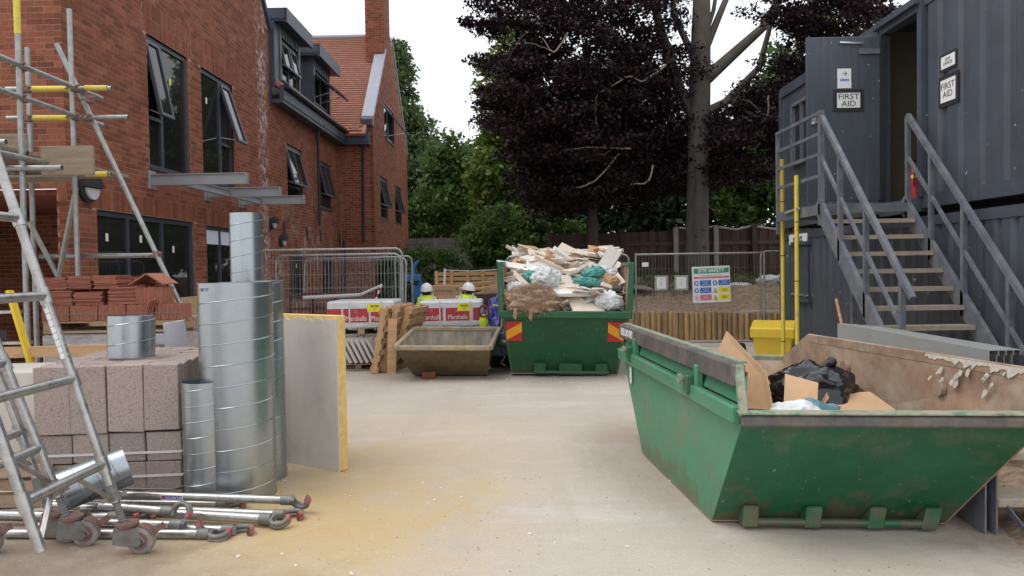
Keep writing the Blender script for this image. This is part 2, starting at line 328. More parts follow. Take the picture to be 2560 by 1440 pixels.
# skips
def skip_paint(name, col, z0, amt):
    m = mat(name, col, .42, var=.16, scale=3, dirt=(.17, .15, .1), dirt_amt=amt, dirt_scale=2.2, dirt_lo=.52, bump=.06, bscale=5, rvar=.12)
    n, l = m.node_tree.nodes, m.node_tree.links; b = n['Principled BSDF']
    src = b.inputs['Base Color'].links[0].from_socket
    tc = n.new('ShaderNodeTexCoord')
    # chips down to primer and rust, scratches
    vo = n.new('ShaderNodeTexNoise'); vo.inputs['Scale'].default_value = 26; vo.inputs['Detail'].default_value = 3; l.new(tc.outputs['Object'], vo.inputs[0])
    q = n.new('ShaderNodeMapRange'); q.inputs[1].default_value = .70; q.inputs[2].default_value = .74; q.inputs[3].default_value = 0; q.inputs[4].default_value = .8; l.new(vo.outputs[0], q.inputs[0])
    mx = n.new('ShaderNodeMix'); mx.data_type = 'RGBA'; l.new(q.outputs[0], mx.inputs[0]); l.new(src, mx.inputs[6]); mx.inputs[7].default_value = (.30, .24, .16, 1)
    mp = n.new('ShaderNodeMapping'); mp.inputs['Scale'].default_value = (26, 26, 1.2); l.new(tc.outputs['Object'], mp.inputs[0])
    sn = n.new('ShaderNodeTexNoise'); sn.inputs['Scale'].default_value = 1.6; sn.inputs['Detail'].default_value = 4; l.new(mp.outputs[0], sn.inputs[0])
    q2 = n.new('ShaderNodeMapRange'); q2.inputs[1].default_value = .66; q2.inputs[2].default_value = .76; q2.inputs[3].default_value = 0; q2.inputs[4].default_value = .35; l.new(sn.outputs[0], q2.inputs[0])
    m2 = n.new('ShaderNodeMix'); m2.data_type = 'RGBA'; l.new(q2.outputs[0], m2.inputs[0]); l.new(mx.outputs[2], m2.inputs[6]); m2.inputs[7].default_value = (.36, .45, .33, 1)
    # rust and mud working up from the bottom edge, rust blooms on the panels
    sz = n.new('ShaderNodeSeparateXYZ'); l.new(tc.outputs['Object'], sz.inputs[0])
    rn = n.new('ShaderNodeTexNoise'); rn.inputs['Scale'].default_value = 5; rn.inputs['Detail'].default_value = 8; rn.inputs['Roughness'].default_value = .75; l.new(tc.outputs['Object'], rn.inputs[0])
    zz = n.new('ShaderNodeMapRange'); zz.inputs[1].default_value = .0; zz.inputs[2].default_value = .42; zz.inputs[3].default_value = .24; zz.inputs[4].default_value = -.05; l.new(sz.outputs[2], zz.inputs[0])
    ad = n.new('ShaderNodeMath'); ad.operation = 'ADD'; l.new(rn.outputs[0], ad.inputs[0]); l.new(zz.outputs[0], ad.inputs[1])
    rq = n.new('ShaderNodeMapRange'); rq.inputs[1].default_value = .62; rq.inputs[2].default_value = .72; rq.inputs[4].default_value = amt; l.new(ad.outputs[0], rq.inputs[0])
    m3 = n.new('ShaderNodeMix'); m3.data_type = 'RGBA'; l.new(rq.outputs[0], m3.inputs[0]); l.new(m2.outputs[2], m3.inputs[6]); m3.inputs[7].default_value = (.13, .085, .05, 1)
    l.new(m3.outputs[2], b.inputs['Base Color'])
    bn = n.new('ShaderNodeTexNoise'); bn.inputs['Scale'].default_value = 2.6; bn.inputs['Detail'].default_value = 2; l.new(tc.outputs['Object'], bn.inputs[0])
    b1 = n.new('ShaderNodeBump'); b1.inputs['Strength'].default_value = .35; b1.inputs['Distance'].default_value = .06; l.new(bn.outputs[0], b1.inputs['Height'])
    old = b.inputs['Normal'].links[0].from_node; l.new(b1.outputs[0], old.inputs['Normal'])
    return m
M_SKIPG = skip_paint('worn_shaded_green_paint', (.013, .105, .045), 0, .6)  # near end's shade is put into this deeper green, under the wear
M_SKIPLIT = skip_paint('lit_side_green_paint', (.055, .225, .125), 0, .6)  # same skip paint, paler: light on the left side put into the colour
M_SKIPG2 = skip_paint('fresh_green_paint', (.008, .085, .03), 0, .2)
M_SKIPRIM = mat('dark_grey_rim_paint', (.085, .082, .08), .6, var=.3, scale=9, dirt=(.2, .15, .11), dirt_amt=.7, dirt_scale=7)
M_SKIPIN = mat('rusty_steel_interior', (.30, .195, .13), .7, var=.35, scale=4, dirt=(.42, .36, .28), dirt_amt=.8, dirt_scale=3.2, bump=.2, bscale=9)
M_SKIPLIP = mat('worn_lip', (.18, .27, .18), .7, var=.5, scale=18, dirt=(.34, .28, .21), dirt_amt=.9, dirt_scale=9, dirt_lo=.4)
M_MORTARS = mat('dried_mortar_steel', (.38, .3, .19), .85, var=.35, scale=6, dirt=(.2, .19, .17), dirt_amt=.85, dirt_scale=3, bump=.35, bscale=18)
M_MORTARD = mat('mortar_tub_skin', (.155, .115, .06), .8, var=.35, scale=5, dirt=(.11, .1, .085), dirt_amt=.75, dirt_scale=2.2, bump=.3, bscale=16)
M_MORTARI = mat('mortar_crust', (.42, .37, .29), .9, var=.3, scale=8, stretch=(1, 1, .4), dirt=(.12, .16, .2), dirt_amt=.7, dirt_scale=5, bump=.4, bscale=20)
M_CARD = mat('cardboard', (.5, .315, .18), .85, var=.1, scale=4, objvar=.1)
M_BAG = mat('black_bin_bag', (.008, .008, .01), .13, var=.2, scale=6, bump=.5, bscale=13, spec=.6)
M_SPLASH = mat('dried_mortar_splash', (.5, .46, .41), .95, var=.15, scale=20, bump=.4, bscale=40)
M_CREAM = mat('cream_plasterboard', (.72, .62, .52), .9, var=.09, scale=6, objvar=.12, dirt=(.45, .38, .3), dirt_amt=.3, dirt_scale=6)
M_PWHITE = mat('broken_white_gypsum', (.76, .74, .7), .9, var=.1, scale=9, objvar=.08, bump=.3, bscale=40)
M_WOOL = mat('mineral_wool', (.42, .28, .185), .98, var=.35, scale=16, bump=1., bscale=45, dirt=(.5, .37, .27), dirt_amt=.6, dirt_scale=10)
M_SACKW = mat('white_plastic_sack', (.68, .7, .69), .35, var=.12, scale=8, bump=.5, bscale=16, dirt=(.4, .4, .38), dirt_amt=.3)
M_SACKT = mat('teal_plastic_sack', (.07, .30, .26), .35, var=.2, scale=8, bump=.5, bscale=16)
M_SACKB = mat('blue_grey_plastic_sack', (.10, .21, .25), .35, var=.25, scale=9, bump=.5, bscale=16)
# cabins
M_CONT = mat('slate_blue_grey_paint', (.062, .074, .096), .5, var=.1, scale=2, dirt=(.045, .05, .062), dirt_amt=.6, dirt_scale=1.3, bump=.05, bscale=2.5, rvar=.1)
def chipped(m, lo=.715):
    n, l = m.node_tree.nodes, m.node_tree.links; b = n['Principled BSDF']; src = b.inputs['Base Color'].links[0].from_socket
    tc = n.new('ShaderNodeTexCoord'); a = n.new('ShaderNodeTexNoise'); a.inputs['Scale'].default_value = 17; a.inputs['Detail'].default_value = 3; l.new(tc.outputs['Object'], a.inputs[0])
    q = n.new('ShaderNodeMapRange'); q.inputs[1].default_value = lo; q.inputs[2].default_value = lo + .03; q.inputs[4].default_value = .8; l.new(a.outputs[0], q.inputs[0])
    mx = n.new('ShaderNodeMix'); mx.data_type = 'RGBA'; l.new(q.outputs[0], mx.inputs[0]); l.new(src, mx.inputs[6]); mx.inputs[7].default_value = (.5, .52, .54, 1); l.new(mx.outputs[2], b.inputs['Base Color'])
chipped(M_CONT)
def streaked(m, col, amt):
    n, l = m.node_tree.nodes, m.node_tree.links; b = n['Principled BSDF']; src = b.inputs['Base Color'].links[0].from_socket
    tc = n.new('ShaderNodeTexCoord'); mp = n.new('ShaderNodeMapping'); mp.inputs['Scale'].default_value = (9, 9, .35); l.new(tc.outputs['Object'], mp.inputs[0])
    a = n.new('ShaderNodeTexNoise'); a.inputs['Scale'].default_value = 1.5; a.inputs['Detail'].default_value = 6; l.new(mp.outputs[0], a.inputs[0])
    q = n.new('ShaderNodeMapRange'); q.inputs[1].default_value = .52; q.inputs[2].default_value = .72; q.inputs[4].default_value = amt; l.new(a.outputs[0], q.inputs[0])
    mx = n.new('ShaderNodeMix'); mx.data_type = 'RGBA'; l.new(q.outputs[0], mx.inputs[0]); l.new(src, mx.inputs[6]); mx.inputs[7].default_value = (*col, 1); l.new(mx.outputs[2], b.inputs['Base Color'])
streaked(M_CONT, (.12, .115, .11), .45)
M_STAIR = mat('grey_stair_steel', (.12, .132, .16), .5, var=.15, scale=6, dirt=(.25, .23, .2), dirt_amt=.5, dirt_scale=6)
M_TREAD = mat('dusty_tread', (.38, .32, .245), .9, var=.25, scale=14, dirt=(.24, .21, .18), dirt_amt=.6, dirt_scale=7, bump=.3, bscale=60)
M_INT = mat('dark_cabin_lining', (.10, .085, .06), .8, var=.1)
M_CHANNEL = mat('pale_grey_sheet_steel', (.33, .34, .335), .45, metal=.2, var=.08, scale=2)
M_REDEXT = mat('red_extinguisher_paint', (.42, .02, .025), .35, var=.1)
M_CHROME = mat('chrome_handle', (.7, .7, .7), .25, metal=1, var=.05)
# ground and planting
def ground_material():
    m = bpy.data.materials.new('dusty_concrete_ground'); n, l, b = nodes(m)
    geo = n.new('ShaderNodeNewGeometry'); P = geo.outputs['Position']
    def noise(s, d=6, r=.6, vec=P):
        q = n.new('ShaderNodeTexNoise'); q.inputs['Scale'].default_value = s; q.inputs['Detail'].default_value = d; q.inputs['Roughness'].default_value = r; l.new(vec, q.inputs[0]); return q.outputs[0]
    def mr(s, a, b_, c, d):
        q = n.new('ShaderNodeMapRange'); q.inputs[1].default_value = a; q.inputs[2].default_value = b_; q.inputs[3].default_value = c; q.inputs[4].default_value = d; l.new(s, q.inputs[0]); return q.outputs[0]
    def mix(f, a, c):
        q = n.new('ShaderNodeMix'); q.data_type = 'RGBA'; l.new(f, q.inputs[0])
        if isinstance(a, tuple): q.inputs[6].default_value = (*a, 1)
        else: l.new(a, q.inputs[6])
        if isinstance(c, tuple): q.inputs[7].default_value = (*c, 1)
        else: l.new(c, q.inputs[7])
        return q.outputs[2]
    def mth(op, a, c):
        q = n.new('ShaderNodeMath'); q.operation = op; l.new(a, q.inputs[0])
        if isinstance(c, float): q.inputs[1].default_value = c
        else: l.new(c, q.inputs[1])
        return q.outputs[0]
    c = mix(mr(noise(.8, 8), .35, .65, 0, 1), (.535, .475, .41), (.48, .415, .348))
    mp = n.new('ShaderNodeMapping'); mp.inputs['Scale'].default_value = (.55, 1.6, 1); mp.inputs['Rotation'].default_value = (0, 0, .12); l.new(P, mp.inputs[0])
    c = mix(mr(noise(.9, 8, .72, mp.outputs[0]), .52, .68, 0, .7), c, (.60, .56, .52))
    c = mix(mr(noise(3.2, 9, .75), .55, .75, 0, .5), c, (.40, .345, .29))
    tm = n.new('ShaderNodeMapping'); tm.inputs['Scale'].default_value = (3.2, .16, 1); tm.inputs['Rotation'].default_value = (0, 0, -.06); l.new(P, tm.inputs[0])
    c = mix(mr(noise(1.0, 5, .6, tm.outputs[0]), .5, .68, 0, .2), c, (.39, .33, .27))      # wheel marks along the yard
    # spilt building sand
    def blob(cx, cy, rx, ry):
        s_ = n.new('ShaderNodeVectorMath'); s_.operation = 'SUBTRACT'; l.new(P, s_.inputs[0]); s_.inputs[1].default_value = (cx, cy, 0)
        v_ = n.new('ShaderNodeVectorMath'); v_.operation = 'MULTIPLY'; l.new(s_.outputs[0], v_.inputs[0]); v_.inputs[1].default_value = (1 / rx, 1 / ry, 0)
        L_ = n.new('ShaderNodeVectorMath'); L_.operation = 'LENGTH'; l.new(v_.outputs[0], L_.inputs[0]); return L_.outputs['Value']
    nn = noise(1.6, 8, .7)
    for cx, cy, rx, ry, st in ((-1.4, 5.0, .9, 1.5, .7), (-1.15, 4.25, 1.1, 1.0, .5), (-.85, 6.0, 1.2, 2.0, .34)):
        d = mth('ADD', blob(cx, cy, rx, ry), mr(nn, .3, .7, -.45, .45)); c = mix(mr(d, .3, 1.3, st, 0), c, (.52, .37, .17))
    # brown dirt trodden out of the bed on the right and under the frames on the left
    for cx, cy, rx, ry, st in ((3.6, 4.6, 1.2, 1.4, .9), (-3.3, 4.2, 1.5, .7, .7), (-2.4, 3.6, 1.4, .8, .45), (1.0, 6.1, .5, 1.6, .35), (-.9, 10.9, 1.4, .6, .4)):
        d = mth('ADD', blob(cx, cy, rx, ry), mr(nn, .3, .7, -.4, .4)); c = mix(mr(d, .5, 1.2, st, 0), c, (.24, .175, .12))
    # specks of chippings and plaster
    sp = noise(60, 2, .5); c = mix(mr(sp, .70, .74, 0, .8), c, (.72, .68, .62)); c = mix(mr(noise(17, 8, .8), .52, .7, 0, .28), c, (.40, .345, .285)); c = mix(mr(noise(5.5, 10, .8), .56, .72, 0, .5), c, (.64, .60, .55))
    sp2 = noise(47, 2, .5); c = mix(mr(sp2, .69, .74, 0, .7), c, (.16, .13, .11))
    l.new(c, b.inputs['Base Color']); b.inputs['Roughness'].default_value = .95; b.inputs['Specular IOR Level'].default_value = .2
    bp = n.new('ShaderNodeBump'); bp.inputs['Strength'].default_value = .5; bp.inputs['Distance'].default_value = .02
    h = mth('ADD', noise(40, 6, .7), mth('MULTIPLY', noise(9, 4), .8)); l.new(h, bp.inputs['Height']); l.new(bp.outputs[0], b.inputs['Normal'])
    return m
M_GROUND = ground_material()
M_SOIL = mat('clay_rubble_soil', (.25, .175, .115), .98, var=.45, scale=9, dirt=(.42, .34, .25), dirt_amt=.8, dirt_scale=22, dirt_lo=.52, bump=1., bscale=30)
M_STONE = mat('flint_chippings', (.40, .325, .24), .9, var=.3, scale=12, objvar=.3)
M_LOG = mat('round_pine_log', (.40, .26, .12), .85, var=.3, scale=4, stretch=(6, 6, 1), objvar=.25, dirt=(.2, .15, .1), dirt_amt=.45, bump=.1, bscale=30)
M_FENCEB = mat('dark_brown_boards', (.075, .046, .036), .9, var=.3, scale=3, stretch=(6, 6, 1), objvar=.25)
M_FENCEG = mat('weathered_grey_boards', (.22, .2, .19), .9, var=.3, scale=3, stretch=(1, 6, 8), objvar=.2)
M_CONCP = mat('concrete_post', (.3, .27, .25), .9, var=.2)
def leaf(name, c, c2, tr=.35, rough=.55):
    m = bpy.data.materials.new(name); n, l, b = nodes(m)
    geo = n.new('ShaderNodeNewGeometry'); cr = n.new('ShaderNodeMix'); cr.data_type = 'RGBA'
    cr.inputs[6].default_value = (*c, 1); cr.inputs[7].default_value = (*c2, 1); l.new(geo.outputs['Random Per Island'], cr.inputs[0])
    l.new(cr.outputs[2], b.inputs['Base Color']); b.inputs['Roughness'].default_value = rough; b.inputs['Specular IOR Level'].default_value = .3
    tl = n.new('ShaderNodeBsdfTranslucent'); l.new(cr.outputs[2], tl.inputs[0]); mx = n.new('ShaderNodeMixShader'); mx.inputs[0].default_value = tr
    l.new(b.outputs[0], mx.inputs[1]); l.new(tl.outputs[0], mx.inputs[2]); l.new(mx.outputs[0], n['Material Output'].inputs[0])
    return m
L_BEECH = leaf('copper_beech_leaf', (.011, .008, .010), (.036, .014, .018), .25, .5)
L_GREEN = leaf('green_leaf', (.045, .10, .022), (.11, .18, .045), .4)
L_DARK = leaf('dark_green_leaf', (.02, .05, .02), (.05, .09, .036))
L_YEL = leaf('yellow_green_leaf', (.06, .14, .025), (.27, .30, .07), .4)
L_POP = leaf('poplar_leaf', (.06, .11, .04), (.13, .18, .075), .4)
L_GRASS = leaf('grass_blade', (.05, .085, .02), (.12, .14, .05))
M_BARK = mat('beech_bark', (.10, .086, .073), .85, var=.3, scale=3, stretch=(1, 1, .5), dirt=(.05, .045, .038), dirt_amt=.6, bump=.15, bscale=12)
M_BARKD = mat('dark_bark', (.07, .06, .052), .9, var=.25, scale=4, bump=.2, bscale=20)
M_DEAD = mat('bare_dead_branch', (.30, .24, .2), .9, var=.2)

# ================================================================== GROUND
g = MB(); g.quad((-150, -60, 0), (150, -60, 0), (150, 260, 0), (-150, 260, 0)); structure(g.build('ground', M_GROUND))

# ================================================================== APARTMENT BUILDING (local x runs along the facade away from the camera, y into the building)
BO = Vector((-5.5285, 9.5, 0)); BR = math.atan2(1, .017)
bld = thing('apartment_building', 'red brick apartment building with open dark windows, steep gables and tiled roof', 'building', BO, BR)
NB = []      # every brick face as (centre, u axis, half width, half height, out)
def cut(iv, holes):
    for a, b in holes:
        nx = []
        for p, q in iv:
            if b <= p or a >= q: nx.append((p, q)); continue
            if a > p + .02: nx.append((p, a - .006))
            if b < q - .02: nx.append((b + .006, q))
        iv = nx
    return iv
def brick_rows(u0, u1, h0, h1, holes, top=None, phase=0.):
    out = []; r = int(h0 / .075)
    while r * .075 < h1:
        z0 = r * .075; z1 = z0 + .065; zm = (z0 + z1) / 2
        k = int(u0 / .225) - 2; hs = [(a, b) for a, b, c, d in holes if c - .02 < zm < d + .02]
        while True:
            a = k * .225 + (r % 2) * .1125 + phase; b = a + .215; k += 1
            if a > u1: break
            a, b = max(a, u0), min(b, u1)
            if b - a < .03: continue
            for p, q in cut([(a, b)], hs):
                if q - p < .03: continue
                if top and max(z1 - top(p), z1 - top(q)) > 0: continue
                out.append((p, q, z0, z1))
        r += 1
    return out
def soldier(u0, u1, h0, h1=None):
    h1 = h1 or h0 + .215; n = max(1, round((u1 - u0) / .075)); w = (u1 - u0) / n
    return [(u0 + i * w + .005, u0 + (i + 1) * w - .005, h0, h1) for i in range(n)]
WIN = dict(G1=(.66, 3.64, .95, 2.41), G2=(4.15, 6.1, .04, 2.39), F1=(2.15, 3.58, 3.15, 5.2), F2=(4.09, 5.55, 3.15, 5.2),
           F3=(8.92, 10.18, 3.3, 4.63), F4=(11.9, 13.1, 3.3, 4.63), G5=(8.94, 10.2, .9, 1.98), G6=(11.89, 13.2, .9, 1.98))
sold = []
for k in ('G1', 'G2', 'F1', 'F2'):
    a, b, c, d = WIN[k]; a2, b2 = a - .11, b + .11
    top_ = lambda z: math.ceil(z / .075) * .075 - .01
    if k[0] == 'F': zt = top_(d + .44); sold.append((a2, b2, d + .01, (d + zt) / 2)); sold.append((a2, b2, (d + zt) / 2 + .01, zt))
    else: sold.append((a2, b2, d + .01, top_(d + .22)))
for k in ('F3', 'F4', 'G5', 'G6'):
    a, b, c, d = WIN[k]; sold.append((a - .1, b + .1, d + .01, math.ceil((d + .2) / .075) * .075 - .01))
GABLE_T = lambda u: 11.8 - abs(u - 3.87) * 1.23
WT = dict(W1=(16.15, 18.05, 5.95, 7.15), W2=(15.25, 16.5, 3.2, 4.58), W3=(18.05, 19.3, 3.2, 4.58), W4=(15.25, 16.5, .9, 1.98), W5=(18.05, 19.3, .9, 1.98))
WING_T = lambda u: 9.95 - abs(u - 17.55) * 1.11
walls = []   # name, map(u,z,out)->local, bricks, mortar panels
fac_holes = list(WIN.values()) + sold
def wall_panels(u0, u1, h0, h1, holes):
    us = sorted({u0, u1, *[x for a, b, c, d in holes for x in (a, b) if u0 < x < u1]}); out = []
    for a, b in zip(us, us[1:]):
        m_ = (a + b) / 2; hs = sorted((c, d) for p, q, c, d in holes if p < m_ < q); z = h0
        for c, d in hs:
            if c > z: out.append((a, b, z, min(c, h1)))
            z = max(z, d)
        if z < h1: out.append((a, b, z, h1))
    return out
def make_wall(name, mp, rows, panels, gable=None, stuff=True):
    """mortar backing 10 mm behind the brick faces; bricks returned for splitting into single and joined ones"""
    m = MB(); th = .12
    for a, b, c, d in panels:
        q = [mp(a, c, -.004), mp(b, c, -.004), mp(b, d, -.004), mp(a, d, -.004), mp(a, c, -th), mp(b, c, -th), mp(b, d, -th), mp(a, d, -th)]
        m.add(q, [(0, 1, 2, 3), (5, 4, 7, 6), (0, 4, 5, 1), (3, 2, 6, 7), (0, 3, 7, 4), (1, 5, 6, 2)])
    if gable:
        m.prism([mp(u, z, -.004) for u, z in gable], mp(0, 0, -th) - mp(0, 0, -.004))
    w = m.build(name, M_MORTAR, bld)
    return w, [(w, mp, x) for x in rows]
V = Vector
ALLB = []
# long facade, near gable part and the part with dormers
mpF = lambda u, z, o: V((u, -o, z))
rows = brick_rows(0.02, 7.75, 0, 11.5, fac_holes, GABLE_T) + brick_rows(7.75, 14.15, 0, 5.4, fac_holes)
for s_ in sold: rows += soldier(*s_)
p = wall_panels(.125, 7.75, 0, 7.03, list(WIN.values())) + wall_panels(7.75, 14.4, 0, 5.4, list(WIN.values()))
w, b = make_wall('wall', mpF, rows, p, [(.125, 7.03), (7.75, 7.03), (3.87, 11.75)]); ALLB += b
# near end wall facing the camera
mpN = lambda u, z, o: V((-o, u, z))
w, b = make_wall('wall', mpN, brick_rows(0, 4.5, 2.63, 7.0, []) + brick_rows(0, .13, 0, 2.63, []), [(.004, 4.5, 2.63, 7.03), (.004, .13, 0, 2.63)]); ALLB += b
mpP = lambda u, z, o: V((3.4 - o, u, z)); w, b = make_wall('wall', mpP, brick_rows(0.1, 4.5, 0, 2.6, []), [(.1, 4.5, 0, 2.6)]); ALLB += b  # back wall of an added recess, set deep to lie in shade
m = MB(); m.bx(.1, 3.5, .14, 4.5, 2.55, 2.62); m.build('shade_recess_soffit', M_REVEAL, bld); m = MB(); m.bx(.1, 3.4, .135, .15, 0, 2.56); m.build('shade_recess_cheek', M_REVEAL, bld); m = MB(); m.bx(.05, 3.4, 3.4, 3.5, 0, 2.56); m.build('shade_recess_cheek', M_REVEAL, bld)  # recess added below the end wall to darken its foot
# short return to the far wing, wing end wall (gable) and far wing flank
mpR = lambda u, z, o: V((14.15 - o, -u, z))
w, b = make_wall('wall', mpR, brick_rows(0.02, 1.06, 0, 6.15, []), [(.0, .94, 0, 6.19)]); ALLB += b
mpW = lambda u, z, o: V((u, -1.06 - o, z))
rows = brick_rows(14.17, 21.0, 0, 9.9, list(WT.values()), WING_T)
w, b = make_wall('wall', mpW, rows, wall_panels(14.27, 21.0, 0, 6.15, list(WT.values())), None); ALLB += b
m = MB()
for a, b_, c, d in wall_panels(14.27, 21.0, 6.15, 9.9, [WT['W1']]):
    n_ = 6
    for i in range(n_):
        u0 = a + (b_ - a) * i / n_; u1 = a + (b_ - a) * (i + 1) / n_; t0 = min(d, WING_T(u0)); t1 = min(d, WING_T(u1))
        if max(t0, t1) <= c: continue
        m.prism([mpW(u0, c, -.004), mpW(u1, c, -.004), mpW(u1, max(c, t1), -.004), mpW(u0, max(c, t0), -.004)], (0, .11, 0))
m.build('gable_backing', M_MORTAR, bld)
# split the bricks: the 300 that show largest are single parts, the rest one joined part for each wall
cw = lambda p: bld_m @ p
bld_m = Matrix.Translation(BO) @ Matrix.Rotation(BR, 4, 'Z')
scored = []
for i, (w, mp, (a, b, c, d)) in enumerate(ALLB):
    p0 = bld_m @ mp(a, c, 0); p1 = bld_m @ mp(b, c, 0); pm = (p0 + p1) / 2; dist = Vector((pm.x, pm.y, c - 1.55)).length
    ax = math.atan2(p0.x, p0.y); bx_ = math.atan2(p1.x, p1.y); el = (c - 1.55) / math.hypot(pm.x, pm.y)
    vis = -.60 < pm.x / pm.y < .7 and el < .335 and not (pm.y < 9.6 and pm.x < -5.6 and c < 2.6)
    scored.append((-(abs(bx_ - ax) * (d - c) / dist) if vis else 0, i))
single = set(i for _, i in sorted(scored)[:300])
ub = MB(); ub.add([(-.5, 0, -.5), (.5, 0, -.5), (.5, 0, .5), (-.5, 0, .5), (-.5, 1, -.5), (.5, 1, -.5), (.5, 1, .5), (-.5, 1, .5)],
                  [(0, 1, 2, 3), (0, 4, 5, 1), (3, 2, 6, 7), (0, 3, 7, 4), (1, 5, 6, 2)])
UB = ub.mesh('brick'); UB.materials.append(M_BRICK)
joined = {}
for i, (w, mp, (a, b, c, d)) in enumerate(ALLB):
    jit = rnd.uniform(-.0015, .0015)
    if i in single:
        o = link('brick', UB, w); x = (mp(b, c, 0) - mp(a, c, 0)).normalized(); y = (mp(0, 0, -1) - mp(0, 0, 0)).normalized()
        Mx = Matrix((x, y, V((0, 0, 1)))).transposed().to_4x4(); Mx.translation = mp((a + b) / 2, (c + d) / 2, jit)
        o.matrix_local = Mx @ Matrix.Diagonal((b - a, .02, d - c, 1))
    else:
        j = joined.setdefault(w.name, (w, MB()))[1]
        q = [mp(a, c, jit), mp(b, c, jit), mp(b, d, jit), mp(a, d, jit), mp(a, c, -.02), mp(b, c, -.02), mp(b, d, -.02), mp(a, d, -.02)]
        j.add(q, [(0, 1, 2, 3), (0, 4, 5, 1), (3, 2, 6, 7), (0, 3, 7, 4), (1, 5, 6, 2)])
for w, j in joined.values(): j.build('brickwork', M_BRICK, w, kind='stuff')

